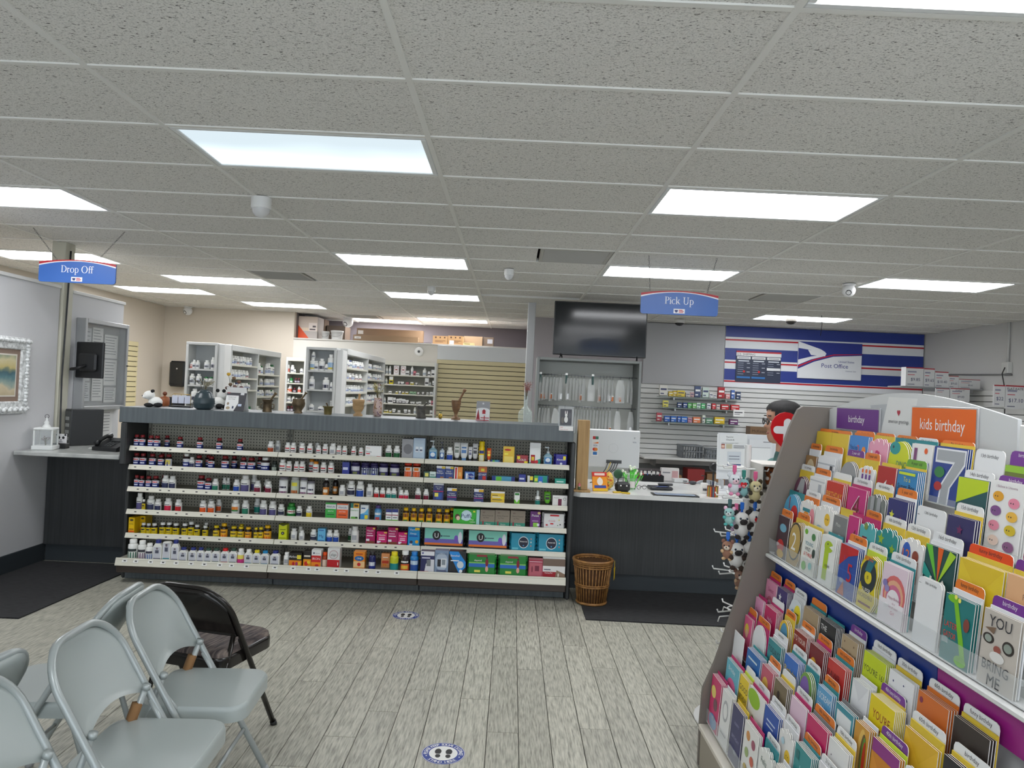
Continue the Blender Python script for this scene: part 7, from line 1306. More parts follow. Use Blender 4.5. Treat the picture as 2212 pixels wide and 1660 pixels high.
p = at(184,830,6.85); O = thing('monitor','black computer monitor on a post arm seen from behind','monitor',(-3.865,6.64,1.78),math.radians(-14)); MB().bbox(-.15,-.02,-.165,.15,.01,.165,M((34,35,37),.4),.008).build('housing',O); MB().bbox(-.1,-.05,-.1,.1,-.021,.06,M((40,41,43),.45),.015).build('rear_bulge',O); MB().box(-.14,.0105,-.15,.14,.0115,.15,M((20,22,24),.15)).build('screen',O)
m = MB(); m.tube([(0,-.05,-.05),(-.05,-.10,-.08),(-.12,-.09,-.09),(-.16,-.02,-.09)],.014,M((28,28,30),.4),8); m.build('arm',O)
m = MB(); m.tube([(-4.022,6.52,2.75),(-4.02,6.5,2.2),(-4.015,6.47,1.6),(-4.0,6.46,1.15),(-3.98,6.44,1.012)],.008,M((44,46,48),.5),6); o = m.build('power_cable'); tag(o,'grey cable running down the beige post','cable')
# ---- bulletin cabinet
Bc = thing('bulletin_cabinet','grey framed glass bulletin cabinet full of papers on the inner partition','bulletin board',(-4.049,0,0)); y0,y1 = 6.70,7.46; z0,z1 = 1.31,2.17; AL = M((176,178,180),.35,.4)
for a in ((0,y0,z0,.09,y0 + .035,z1),(0,y1 - .035,z0,.09,y1,z1),(0,y0 + .036,z0,.09,y1 - .036,z0 + .04),(0,y0 + .036,z1 - .04,.09,y1 - .036,z1)): MB().bbox(*a,AL,.004).build('frame',Bc)
MB().box(.002,y0 + .036,z0 + .041,.01,y1 - .036,z1 - .041,M((150,150,150),.8)).build('back_board',Bc); MB().box(.07,y0 + .036,z0 + .041,.073,y1 - .036,z1 - .041,M((214,220,222),.05,0,.12)).build('glass_pane',Bc); MB().lathe([(.008,0),(.008,.012)],M((90,90,90),.3,.8),10).build('lock',Bc,(.09,y1 - .018,1.75),(0,math.pi / 2,0))
rnd = random.Random(4); n = 0
for (a,b_,c,d_) in ((.05,.52,.27,.95),(.30,.66,.56,.97),(.6,.60,.95,.9),(.06,.3,.27,.5),(.32,.36,.58,.64),(.62,.25,.95,.58),(.05,.05,.28,.28),(.33,.05,.6,.34),(.64,.03,.95,.22)):
    ya,yb,za,zb_ = y0 + .04 + a * .68,y0 + .04 + c * .68,z0 + .045 + b_ * .77,z0 + .045 + d_ * .77; o = MB().box(0,ya,za,.002,yb,zb_,M((206,206,204) if n % 3 else (186,188,190),.6)).build('posted_paper',None,(-4.036 + .0005 * n,0,0)); tag(o,'printed paper in the glass bulletin cabinet, %s' % ('upper left sheet','top middle sheet','upper right sheet','middle left sheet','framed certificate in the centre','large middle right sheet','lower left sheet','lower middle sheet','lower right sheet')[n],'paper','papers in the bulletin cabinet')
    m = MB()
    for k in range(7): zz = zb_ - (zb_ - za) * (k + 1) / 8.5; m.box(.0021,ya + .015,zz,.0026,yb - .015 - rnd.uniform(0,.05),zz + .006,M((110,112,116),.7))
    m.build('print',o); n += 1
o = MB().box(-4.049,6.78,1.02,-4.046,7.02,1.30,M((222,222,222),.6)).build('posted_paper'); tag(o,'white notice with black bars taped below the bulletin cabinet, left one','paper'); m = MB()
for k,c in enumerate((BLACK,(110,110,114),BLACK,(110,110,114),(110,110,114))): m.box(-4.0459,6.8,1.27 - .045 * k,-4.0455,6.95,1.282 - .045 * k,M(c,.6))
m.build('print',o)
o = MB().box(-4.049,7.1,1.04,-4.046,7.38,1.30,M((216,216,216),.6)).build('posted_paper'); tag(o,'grey printed notice taped below the bulletin cabinet, right one','paper'); m = MB()
for k in range(7): m.box(-4.0459,7.12,1.27 - .03 * k,-4.0455,7.33,1.276 - .03 * k,M((120,120,124),.6))
m.build('print',o)
# ---- ornate picture on the left wall
PX = -4.049; F_ = thing('framed_painting','seaside painting in an ornate white carved frame on the left wall','painting',(PX,0,0)); y0,y1,z0,z1 = 5.08,6.03,1.305,1.925; CW = noise_mat('chalky_white_carving',[(0.35,(176,178,178)),(0.6,(226,228,228))],nscale=40,rough=.6,bump=.5)
for a in ((0,y0,z0,.035,y1,z0 + .10),(0,y0,z1 - .10,.035,y1,z1),(0,y0,z0 + .10,.035,y0 + .10,z1 - .10),(0,y1 - .10,z0 + .10,.035,y1,z1 - .10)): MB().bbox(*a,CW,.008).build('frame_rail',F_)
sc_ = MB(); sc_.sphere((0,0,0),.026,CW,8,6,(.8,1,.7)); sc_.sphere((.006,.022,.006),.016,CW,8,5); SCR = sc_.mesh('carved_scroll')
k = 14
for i in range(k + 1):
    t = i / k
    for zz,rr in ((z0 + .03,.3),(z1 - .03,-.3)): ob('carved_scroll',SCR,F_,(.035,y0 + .03 + (y1 - y0 - .06) * t,zz),(rr,0,.2 * (i % 2)))
for i in range(1,10):
    t = i / 10
    for yy in (y0 + .03,y1 - .03): ob('carved_scroll',SCR,F_,(.035,yy,z0 + .03 + (z1 - z0 - .06) * t),(1.5 + .3 * (i % 2),0,0))
MB().box(.0,y0 + .10,z0 + .10,.020,y1 - .10,z1 - .10,M((140,118,104),.6)).build('liner',F_); m = MB(); ya,yb,za,zb_ = y0 + .15,y1 - .15,z0 + .15,z1 - .15; hh = zb_ - za
m.box(.0201,ya - .012,za - .012,.023,yb + .012,zb_ + .012,M((216,210,200),.5))
SEA,nt,b = nmat('painted_shore',.5); geo = N(nt,'ShaderNodeNewGeometry'); sp_ = N(nt,'ShaderNodeSeparateXYZ'); nt.links.new(geo.outputs['Position'],sp_.inputs[0]); nz = N(nt,'ShaderNodeTexNoise',i_Scale=7.0,i_Detail=5); nt.links.new(geo.outputs['Position'],nz.inputs[0])
q1 = N(nt,'ShaderNodeMath',operation='MULTIPLY_ADD',i_1=.16); nt.links.new(nz.outputs[0],q1.inputs[0]); nt.links.new(sp_.outputs[2],q1.inputs[2]); q2 = N(nt,'ShaderNodeMapRange'); q2.inputs[1].default_value = za + .07; q2.inputs[2].default_value = zb_ + .09; nt.links.new(q1.outputs[0],q2.inputs[0])
nt.links.new(ramp(nt,q2.outputs[0],[(0,(176,160,126)),(.22,(206,192,160)),(.3,(150,166,156)),(.42,(90,128,134)),(.55,(62,98,110)),(.64,(120,132,110)),(.7,(196,180,120)),(.85,(206,196,156)),(1,(120,140,120))]),b.inputs['Base Color']); m.box(.0231,ya,za,.0236,yb,zb_,SEA)
m.build('canvas',F_)
# ================================================================ FOLDING CHAIRS
GRM = M((164,172,170),.36); GRT = M((166,173,172),.3,.2); BKM = M((34,31,29),.2); BKT = M((36,33,30),.2,.2)
FAB = noise_mat('dark_streaked_fabric',[(0.3,(44,40,44)),(0.5,(90,80,78)),(0.7,(128,116,108))],scale=(3,22,3),nscale=4,detail=4,rough=.9)
CB = M((136,104,70),.8)
def rrect(cx,cy,hx,hy,r,n=5):
    out = []
    for (sx,sy,a0) in ((1,1,0),(-1,1,90),(-1,-1,180),(1,-1,270)):
        for i in range(n + 1): a = math.radians(a0 + 90 * i / n); out.append((cx + sx * (hx - r) + r * math.cos(a),cy + sy * (hy - r) + r * math.sin(a)))
    return out
def chair_parts(pad):
    pm,tm = (BKM,BKT) if pad else (GRM,GRT); W2 = .210; out = {}; tp = .745 if pad else .805
    def up(z): return .205 - .455 * z / .805        # x of the long upright at height z
    # seat
    m = MB(); L0 = []; zs = [(.385,1.0),(.425,1.0),(.437,.985),(.442,.955)]
    for z,f in zs: L0 += [(x * f,y * f,z) for x,y in rrect(.01,0,.20,.195,.07)]
    k = len(rrect(.01,0,.2,.195,.07)); m.add(L0,[(j * k + i,j * k + (i + 1) % k,(j + 1) * k + (i + 1) % k,(j + 1) * k + i) for j in range(3) for i in range(k)],pm,True); m.add(L0[3 * k:],[tuple(range(k))],pm); m.add([(x * .97,y * .97,.388) for x,y in rrect(.01,0,.2,.195,.07)],[tuple(range(k))[::-1]],pm); out['seat'] = m.mesh('seat')
    if pad:
        m = MB(); L0 = []
        for z,f in ((.43,.97),(.455,.95),(.466,.88)): L0 += [(x * f,y * f,z) for x,y in rrect(.01,0,.20,.195,.06)]
        k = len(L0) // 3; m.add(L0,[(j * k + i,j * k + (i + 1) % k,(j + 1) * k + (i + 1) % k,(j + 1) * k + i) for j in range(2) for i in range(k)],FAB,True); m.add(L0[2 * k:],[tuple(range(k))],FAB); out['seat_cushion'] = m.mesh('seat_cushion')
    # back frame: foot - upright - rounded top - upright - foot
    pts = [(up(0.01),-W2,.01),(up(.3),-W2,.3),(up(.56),-W2,.56)]; rr = .13
    for i in range(9): a = math.pi / 2 * i / 8; z = tp - rr + rr * math.sin(a); pts.append((up(z),-W2 + .03 + rr * .85 * (1 - math.cos(a)) - .03 * math.cos(a),z))
    pts += [(x,-y,z) for x,y,z in pts[::-1]]
    m = MB(); m.tube(pts,.0125,tm,10); out['back_frame'] = m.mesh('back_frame')
    # backrest panel, bulged backwards, with an arched lower edge
    m = MB(); nu,nv = 12,8; vs = []
    for th in (0,.012):
        for i in range(nu + 1):
            y = (-1 + 2 * i / nu) * (W2 - .012); f = abs(y) / W2
            zt = tp - .005 - max(0,f - .45) ** 2 * .34; zl = .52 + .05 * (1 - f * f) if not pad else .515
            for j in range(nv + 1):
                z = zl + (zt - zl) * j / nv; vs.append((up(z) - .035 * (1 - f * f) * math.sin(math.pi * min(1,(j + 1) / nv * .8)) - th,y,z))
    fs = []; q = (nu + 1) * (nv + 1)
    for i in range(nu):
        for j in range(nv):
            a = i * (nv + 1) + j; fs.append((a,a + nv + 1,a + nv + 2,a + 1)); fs.append((q + a,q + a + 1,q + a + nv + 2,q + a + nv + 1))
    for i in range(nu):
        for j in (0,nv): a = i * (nv + 1) + j; fs.append((a,a + nv + 1,q + a + nv + 1,q + a))
    m.add(vs,fs,pm,True); out['backrest'] = m.mesh('backrest')
    for e in (-1,1):
        m = MB(); ye = e * (W2 - .028); m.tube([(-.092,ye,.55),(-.265,ye,.01)],.0115,tm,8); m.tube([(-.087,ye,.562),(-.092,ye,.545)],.0145,tm,8); out['rear_leg%d' % e] = m.mesh('rear_leg')
        m = MB(); m.tube([(up(.5) - .005,e * (W2 - .01),.5),(-.01,ye,.40)],.008,tm,6); out['hinge%d' % e] = m.mesh('hinge')
        m = MB(); m.tube([(up(.02),e * W2,.022),(up(.0),e * W2,.0)],.0155,M((150,152,152) if not pad else (26,26,26),.5),8); out['foot_cap%d' % e] = m.mesh('foot_cap')
        m = MB(); m.tube([(-.259,ye,.024),(-.267,ye,.0)],.0145,M((150,152,152) if not pad else (26,26,26),.5),8); out['foot_capr%d' % e] = m.mesh('foot_cap')
    m = MB(); m.tube([(up(.18),-W2,.18),(up(.18),W2,.18)],.008,tm,6); out['front_stretcher'] = m.mesh('front_stretcher')
    m = MB(); m.tube([(-.21,-W2 + .03,.15),(-.21,W2 - .03,.15)],.008,tm,6); out['rear_stretcher'] = m.mesh('rear_stretcher')
    if not pad:
        m = MB(); m.tube([(-.113,W2 - .040,.50),(-.20,W2 - .040,.22)],.019,CB,4); out['cardboard_sleeve'] = m.mesh('cardboard_sleeve')
    return out
GCH,BCH = chair_parts(False),chair_parts(True)
def chair(label,x,y,rz,pad=False):
    c = thing('folding_chair',label,'chair',(x,y,0),rz,None if pad else 'grey metal folding chairs')
    for k,me in (BCH if pad else GCH).items(): ob(me.name.split('.')[0],me,c)
    return c
chair('grey metal folding chair facing right, at the front with a full seat in view',-1.155,2.42,0.05)
chair('grey metal folding chair facing right, just before the black padded chair',-1.165,2.89,0.06)
chair('grey metal folding chair facing right, cut off at the lower left corner',-1.20,1.93,0.02)
chair('grey metal folding chair turned left, back to back with the one before the black chair',-1.735,2.87,math.pi + .08)
chair('grey metal folding chair turned left, behind the front chair at the left edge',-1.735,2.14,math.pi - .1)
chair('black folding chair with dark streaked padded seat, facing the counter',-1.34,3.40,math.radians(74),True)
# ================================================================ GREETING CARD RACK
def yat(px,X,z):
    "world Y of the point at X and height z seen in image column px"
    k = (px - IW / 2) / FPX; b = z - CP.z
    return (CR.x * X + CR.z * b - k * (CF.x * X + CF.z * b)) / (k * CF.y - CR.y)
RY0,RY1,RYM = .70,3.32,2.065
TPN = M((112,105,98),.5); BEI = M((150,141,126),.5); RWH = M((216,216,214),.4); ACL = M((226,232,234),.06,0,.18)
RK = thing('card_rack','tall sloped greeting card rack along the right side','card rack',(0,0,0))
m = MB(); pr = [(1.64,0),(1.64,1.655),(1.335,1.655),(1.313,1.640),(1.295,1.60),(1.275,1.553),(1.160,1.156),(1.070,.772),(.981,.473),(.930,.344),(.922,.19),(.922,0)]
m.prism([(x,z) for x,z in pr[::-1]][::-1],TPN,3.33,3.352); m.build('end_panel',RK)
MB().bbox(.925,RY0,0,1.64,3.328,.165,BEI,.004).build('base',RK); MB().bbox(.915,RY0,.166,.965,3.328,.19,M((206,200,188),.4),.004).build('base_ledge',RK)
MB().box(1.62,RY0,.166,1.64,3.328,1.6,TPN).build('spine_panel',RK)
# two sloped backs that carry the tiers
m = MB(); m.prism([(1.012,.19),(1.62,.19),(1.62,.93),(1.352,.93)],RWH,RY0,3.328); m.build('lower_slope',RK)
m = MB(); m.prism([(1.272,.931),(1.62,.931),(1.62,1.5),(1.505,1.5)],RWH,RY0,3.328); m.build('upper_slope',RK)
for nm,a,b_,c in (('blue_band',RYM,3.326,(36,62,130)),('magenta_band',RY0,RYM - .004,(150,44,128))):
    m = MB(); m.prism([(1.236,.850),(1.250,.850),(1.250,.962),(1.236,.962)],M(c,.35),a,b_); m.build(nm,RK)
MB().bbox(1.188,RY0,.963,1.255,3.326,.978,RWH,.003).build('tier_ledge',RK)
# (lip x, lip z, top x, top z) of the card faces of each tier
TOPS = [(1.398,1.545),(1.354,1.452),(1.310,1.356),(1.266,1.262),(1.222,1.166),(1.196,.866),(1.150,.782),(1.105,.698),(1.059,.612),(1.014,.522),(.968,.425)]
TIER = [(x - .016,z - (.18,.19)[k > 4] - (.03 if k == 10 else 0),x,z) for k,(x,z) in enumerate(TOPS)]
TNM = ['top','second','third','fourth','fifth','sixth','seventh','eighth','ninth','tenth','bottom']
for t,(lx,lz,tx,tz) in enumerate(TIER):
    m = MB(); m.box(lx - .001,RY0,lz - .004,lx + .042,3.325,lz,RWH); S_ = m.build('tier_shelf',RK)
    hl = .062 if t in (4,10) else .02
    m = MB(); m.box(lx - .0028,RY0,lz - .003,lx - .0013,3.325,lz + hl,ACL); m.build('clear_lip',S_)
    if t in (4,10):
        for q in range(8): yy = 3.22 - q * .31; MB().bbox(lx - .006,yy - .012,lz + hl - .012,lx - .0005,yy + .012,lz + hl + .004,ACL,.002).build('lip_clip',S_)
OR,WH,PU,YE,TE,MG,KR = (224,132,52),(228,229,230),(116,58,140),(226,196,70),(40,136,144),(190,44,112),(160,138,108)
CARD = {}
def card_mesh(w,h,shape,base):
    m = MB(); c = M(base,.4)
    if shape == 'rect': poly = [(-w / 2,0),(w / 2,0),(w / 2,h),(-w / 2,h)]
    elif shape == 'round': poly = [(-w / 2,0),(w / 2,0)] + [(w / 2 * math.cos(a),h - w * .5 + w * .5 * math.sin(a)) for a in [math.pi * k / 10 for k in range(11)]]
    elif shape == 'scallop':
        poly = [(-w / 2,0),(w / 2,0),(w / 2,h * .82)]
        for k in range(4):
            cx_ = w / 2 - w / 4 * (k + .5)
            for q in range(5): a = math.pi * q / 4; poly.append((cx_ + w / 8 * math.cos(a),h * (.86 if k in (0,3) else .92) + w / 8 * math.sin(a) * .8))
        poly.append((-w / 2,h * .82))
    elif shape == 'tag': poly = [(-w / 2,0),(w / 2,0),(w / 2,h - .014),(w / 2 - .004,h - .004),(w / 2 - .014,h),(-w / 2 + .014,h),(-w / 2 + .004,h - .004),(-w / 2,h - .014)]
    elif shape == 'number': poly = [(-w / 2,0),(w * .3,0),(w / 2,h * .2),(w * .42,h * .45),(w / 2,h * .7),(w * .4,h * .95),(w * .1,h),(-w * .3,h * .96),(-w / 2,h * .75),(-w * .38,h * .5),(-w / 2,h * .25)]
    m.prism(poly,M((232,230,224),.5),0,.0022,c); return m.mesh('greeting_card')
def put_card(t,px0,px1,desc,base,ops,shape='rect',env=None,tab=None,n=2,hf=1.0,lift=0.0):
    lx,lz,tx,tz = TIER[t]; mid = (lx + tx) / 2; mz = (lz + tz) / 2
    y0,y1 = yat(px0,mid,mz),yat(px1,mid,mz); y0 = min(y0,3.316); w = (y0 - y1); yc = (y0 + y1) / 2
    H = math.hypot(tx - lx,tz - lz); h = H * hf; th = math.atan2(tx - lx,tz - lz); rot = (-th,0,-math.pi / 2)
    me = card_mesh(w,h,shape,base); sp = min(.0052,.029 / (n + 2.5))
    def at_(k,dz=0): return (lx + .0005 + sp * k,yc,lz + .0006 + dz)
    o = ob('greeting_card',me,None,at_(0,lift),rot); tag(o,'%s, %s row of the card rack' % (desc,TNM[t]),'greeting card','cards on the rack')
    if ops: printing(MB(),ops,w,h,0.0).build('printed_design',o)
    for k in range(n):
        c = ob('greeting_card',me,None,at_(k + 1,lift),rot); c.location.z += .001 * (k + 1); c.location.y -= .003 * (k + 1); tag(c,'further copy stacked behind the %s' % desc,'greeting card','copies behind the ' + desc)
    kk = n + 1
    if env:
        m = MB(); m.prism([(-w / 2,0),(w / 2,0),(w / 2,H * 1.05),(-w / 2,H * 1.05)],M(env[1],.5),0,.003); e = m.build('envelope',None,at_(kk,.003),rot); e.location.y -= .004; tag(e,'%s envelope behind the %s' % (env[0],desc),'envelope','envelopes on the rack')
        m = MB(); m.add([(-w / 2,-.0004,H * 1.05),(w / 2,-.0004,H * 1.05),(0,-.0004,H * .6)],[(0,1,2)],M(tuple(int(v * .95) for v in env[1]),.5)); m.build('flap',e); kk += 1
    if tab:
        nm_,col,txt,up_ = tab; hh = H * 1.0 + up_; hh = hh if env is None else hh + .008
        d = ob('divider_card',cached(('tab',round(w,3),round(hh,3),col),lambda: card_mesh(w * .98,hh,'tag',col)),None,at_(kk,.002),rot); tag(d,'%s divider%s behind the %s' % (nm_,' reading ' + txt if txt else '',desc),'divider','divider tabs on the rack')
        if txt: printing(MB(),[('t',txt,.5,.945,.052,(46,44,44) if sum(col) > 330 else (230,226,232),.62)],w * .98,hh,0.0).build('lettering',d)
    return o
ENV = {'y': ('yellow',(226,198,74)),'t': ('teal',TE),'m': ('magenta',MG),'w': ('white',(230,231,233)),'o': ('orange',OR),'g': ('grey',(120,122,124)),'l': ('lime',(206,222,70))}
TB = {'o': ('orange',OR),'w': ('white',WH),'p': ('purple',PU),'g': ('green',(110,164,60)),'r': ('red orange',(226,92,40))}
def cd(t,a,b_,desc,base,ops,shape='rect',env=None,tab=None,n=2,hf=1.0):
    tb = None
    if tab: c,txt = tab[0],tab[1:]; tb = (TB[c][0],TB[c][1],txt,.012 if t == 0 else .028)
    return put_card(t,a,b_,desc,base,ops,shape,ENV[env] if env else None,tb,n,hf)
NUM = lambda s,u,v,h,c: ('t',s,u,v,h,c,.8)
DK = (40,42,50)
# ---- top row
cd(0,1758,1829,'plain yellow envelope card at the panel',(222,194,72),[R(.48,0,.5,1,(206,178,60))],tab='o1st birthday',n=1,hf=1.0)
cd(0,1831,1871,'blue card with 2 and suns',(74,142,206),[NUM('2',.5,.72,.18,(230,90,70)),('c',.8,.7,.1,(236,150,60)),('c',.7,.45,.09,(236,120,60)),T("You're",.25,.75,.1,(30,60,120),.4),('c',.3,.3,.2,(50,110,180))],'rect','o','o2 year old')
cd(0,1873,1914,'pink cloud card with a 3',(232,168,190),[NUM('3',.5,.55,.42,MG),('c',.3,.25,.05,WHITE),('c',.75,.2,.05,WHITE),('c',.2,.7,.05,WHITE)],'scallop','y','o3rd birthday')
cd(0,1917,1961,'lime green dinosaur shaped card',(206,214,40),[('e',.28,.86,.26,.13,(40,150,150)),('c',.2,.88,.04,DK),T('DINO',.68,.55,.13,(40,120,120),.5),('e',.6,.2,.14,.1,WHITE),('e',.6,.15,.1,.06,(60,50,80))],'round','t','o4th birthday')
cd(0,1964,2008,'white card with animal letter T',(232,232,230),[R(.2,.52,.85,.66,(196,206,60)),R(.42,.1,.62,.55,(196,206,60)),('c',.72,.88,.08,(230,110,50)),R(.15,.66,.3,.92,(120,60,110)),R(.8,.3,.92,.66,(80,110,170)),('e',.3,.25,.1,.12,(200,70,50))],'rect','t','w5th birthday',1)
cd(0,2012,2083,'large silver number 7 card on blue',(40,70,140),[('p',[(.08,.98),(.98,.98),(.98,.72),(.62,.3),(.6,0),(.28,0),(.32,.34),(.62,.72),(.08,.72)],(232,234,238)),('p',[(.12,.95),(.94,.95),(.94,.74),(.58,.3),(.56,0),(.33,0),(.36,.32),(.68,.76),(.12,.76)],(164,168,172)),('e',.25,.55,.16,.1,(50,120,70)),('e',.25,.3,.12,.08,(180,60,60))],'rect','y','o7th birthday',2,1.0)
cd(0,2100,2163,'blank white 13th birthday divider',(230,231,232),[('t','13th birthday',.5,.9,.055,DK,.6)],'tag',None,None,0,1.05)
cd(0,2166,2228,'green garden photo card',(112,122,60),[R(0,.88,1,1,(150,190,70)),('c',.2,.7,.1,(190,210,60)),R(.1,.3,.9,.36,(70,84,40)),R(.4,.05,.45,.5,(206,196,160)),R(.6,.05,.64,.5,(206,196,160)),R(.78,.05,.82,.5,(206,196,160))],'rect',None,'pbirthday',1,.85)
# ---- second row
cd(1,1727,1760,'brown card with pale heart',(150,116,74),[('e',.5,.5,.42,.42,(206,186,150)),('h',.5,.55,.5,.4,(232,222,200)),('h',.55,.45,.2,.18,DK)],'rect','w','o1st birthday',1,.9)
cd(1,1763,1800,'white striped card with elephant and 1',(226,227,229),[R(0,.8,1,.84,(180,184,190)),R(0,.66,1,.7,(180,184,190)),R(.74,.3,.88,.8,DK),('e',.36,.3,.28,.18,(150,168,190))],'rect','w','o1st birthday',3,.95)
cd(1,1812,1848,'grey glitter number 2 card',(150,152,154),[('e',.55,.45,.2,.16,(40,40,80)),('e',.12,.3,.12,.2,(90,170,60))],'round','y','p2 year old',2,.95)
cd(1,1852,1884,'white card with three candles',(230,230,232),[R(.2,.4,.32,.8,(110,60,140)),R(.44,.4,.56,.8,(110,60,140)),R(.68,.4,.8,.8,(110,60,140)),('e',.26,.87,.06,.05,(230,120,40)),('e',.5,.87,.06,.05,(230,120,40)),('e',.74,.87,.06,.05,(230,120,40)),R(.12,.12,.88,.4,(100,180,70)),R(.12,.08,.88,.2,(50,90,170))],'scallop','y','o3 year old',1,.95)
cd(1,1891,1930,'red racing card with orange 4',(176,44,44),[('p',[(.05,.45),(.55,.75),(.4,.35)],(236,236,234)),NUM('4',.74,.45,.5,(230,170,70)),R(0,0,1,.1,(110,30,30))],'rect','y',None,1)
cd(1,1933,1976,'blue card reading Super Boy',(52,134,184),[T('To a',.5,.84,.09,(236,220,80)),T('Super Boy',.5,.7,.1,(30,40,60)),T("Who's",.5,.56,.1,(30,40,60)),('e',.5,.2,.2,.2,DK),R(.1,.92,.9,.97,(206,220,60))],'rect','y','g4 year old',4)
cd(1,2062,2126,'dark teal card reading YOU\'RE',(26,82,84),[('p',[(0,.6),(1,.86),(1,1),(0,1)],(190,210,40)),T("YOU'RE",.55,.42,.13,(226,232,60)),T('THIRTEEN',.5,.18,.1,(226,232,60))],'rect','w','w14th birthday',1,1.08)
AN = [(.28,.8,(226,170,60)),(.75,.74,(230,150,170)),(.26,.6,(130,80,140)),(.74,.56,(236,190,90)),(.26,.4,(226,150,170)),(.74,.38,(214,190,60)),(.3,.2,(232,206,190)),(.75,.16,(140,90,130))]
cd(1,2130,2204,'white card with eight cute animal faces',(232,231,229),[T('I Believe in Unicorns',.5,.94,.035,(150,110,130))] + [('e',u,v,.16,.07,c) for u,v,c in AN] + [('c',u - .05,v,.015,DK) for u,v,c in AN] + [('c',u + .05,v,.015,DK) for u,v,c in AN],'rect','m','pbirthday',2,1.12)
# ---- third row
cd(2,1709,1742,'plum card with silver 1',(96,44,70),[('p',[(.3,.1),(.7,.1),(.75,.95),(.45,.95),(.2,.6),(.4,.62)],(166,168,170)),('e',.15,.2,.14,.18,(190,60,70))],'round','y','w1st birthday',2,.92)
cd(2,1745,1777,'white card with small red animal and 1',(230,230,230),[R(.6,.3,.8,.85,(170,174,180)),('e',.34,.32,.18,.16,(206,80,90)),R(0,.9,1,.93,(190,192,196))],'rect','w','o1st birthday',2)
cd(2,1781,1817,'red card reading BIRTHDAY BOY',(200,62,44),[T('BIRTHDAY',.5,.72,.12,(236,190,80)),T('BOY',.5,.46,.14,(60,80,150)),('c',.15,.2,.04,(236,190,80)),('c',.8,.25,.05,(236,190,80))],'rect','y','w',3)
cd(2,1827,1866,'magenta card with maroon 4 and unicorn',(196,56,130),[NUM('4',.5,.62,.5,(232,220,226)),NUM('4',.52,.62,.45,(120,30,56)),('e',.5,.16,.34,.18,(232,196,214))],'rect','m','w3rd birthday',1)
cd(2,1870,1908,'green dinosaur card with grey 4',(120,126,122),[('e',.5,.3,.3,.25,(60,130,70)),('c',.4,.4,.04,DK),('c',.62,.4,.04,DK),R(.55,.5,.75,.95,(160,162,164)),R(.2,.5,.4,.95,(160,162,164))],'scallop','y','w4th birthday',2)
cd(2,1913,1955,'navy card with rocket and fireworks',(46,50,110),[('s',.7,.5,.3,(230,80,80)),('s',.25,.7,.14,(220,220,80)),('e',.35,.3,.2,.34,(150,154,164)),('s',.8,.15,.1,(220,200,90)),('e',.35,.3,.1,.3,(60,64,90))],'rect','w','o5 year old',3)
cd(2,1975,2036,'blank white divider for 13th birthday in the middle',(230,231,232),[('t','13th birthday',.5,.9,.05,DK,.6),R(.03,.84,.1,.85,DK)],'tag',None,None,0,1.02)
cd(2,2040,2098,'navy card with lime square reading 15',(48,44,96),[R(.3,.05,.72,.62,(190,208,50)),T("IT'S YOUR",.51,.54,.05,(40,90,100),.38),NUM('15',.51,.36,.18,(40,110,130)),T('BIRTHDAY',.51,.14,.05,(40,90,100),.38),('s',.5,.8,.12,(110,40,90))],'rect','y','w15th birthday',2)
# ---- fourth row
cd(3,1690,1724,'light blue card with red balloon and 1',(96,172,206),[('e',.7,.5,.24,.26,(206,60,56)),NUM('1',.35,.78,.3,(180,50,60)),R(0,0,1,.22,(226,232,236)),('p',[(.1,.2),(.3,.5),(.5,.2)],(120,190,220))],'round','t',None,2)
cd(3,1726,1756,'white card with orange giraffe',(232,230,226),[('e',.45,.4,.3,.34,(236,160,60)),('c',.35,.55,.04,DK),('e',.85,.6,.18,.24,(226,150,160)),R(.2,.72,.7,.8,(50,130,140)),('c',.5,.3,.04,(200,110,40)),('c',.35,.22,.04,(200,110,40))],'scallop','o','w1st birthday',1)
cd(3,1758,1796,'white cloud card with yellow sun and rainbow',(234,233,230),[('c',.68,.72,.15,(236,196,70)),('c',.63,.73,.02,DK),('c',.73,.73,.02,DK),('e',.5,.14,.4,.2,(226,190,180)),('e',.5,.1,.32,.15,(234,233,230)),('e',.3,.5,.12,.05,(170,200,220))],'scallop','w','odecks birthday',2)
cd(3,1797,1826,'grey card with black and white cow',(124,126,126),[('e',.55,.3,.34,.28,(234,234,232)),('c',.4,.35,.07,DK),('c',.7,.25,.06,(100,180,80)),T('Moo',.4,.8,.09,(210,210,206))],'rect','y',None,3,.9)
cd(3,1828,1850,'magenta envelope card with a hidden 4',(196,56,130),[NUM('4',.6,.6,.3,(120,30,56)),('e',.8,.2,.3,.16,(232,200,214))],'rect','m',None,1)
cd(3,1853,1886,'teal cake card with maroon 5 and rabbit',(92,172,176),[NUM('5',.35,.5,.42,(130,36,50)),('e',.8,.3,.14,.3,(232,230,230)),('e',.4,.9,.12,.07,(120,140,70))],'scallop','m','o5th birthday',1)
cd(3,1889,1934,'teal die-cut card with palm trees',(40,140,140),[('s',.22,.78,.16,(150,180,50)),('s',.78,.66,.14,(150,180,50)),T('You may',.5,.5,.07,(200,226,220)),T('be little',.5,.38,.07,(200,226,220)),T('but big',.5,.2,.07,(200,226,220))],'scallop','y','w6th birthday',2)
cd(3,1940,1988,'white cloud card with blue balloon 12 and robot',(232,230,228),[('e',.3,.68,.2,.22,(52,100,180)),NUM('12',.3,.68,.2,(226,130,60)),R(.58,.25,.86,.62,(150,90,70)),('e',.72,.7,.14,.1,(140,70,50)),R(.6,.08,.84,.25,(90,120,130)),R(.29,.2,.31,.46,(60,90,150))],'scallop','y','w12th birthday',1)
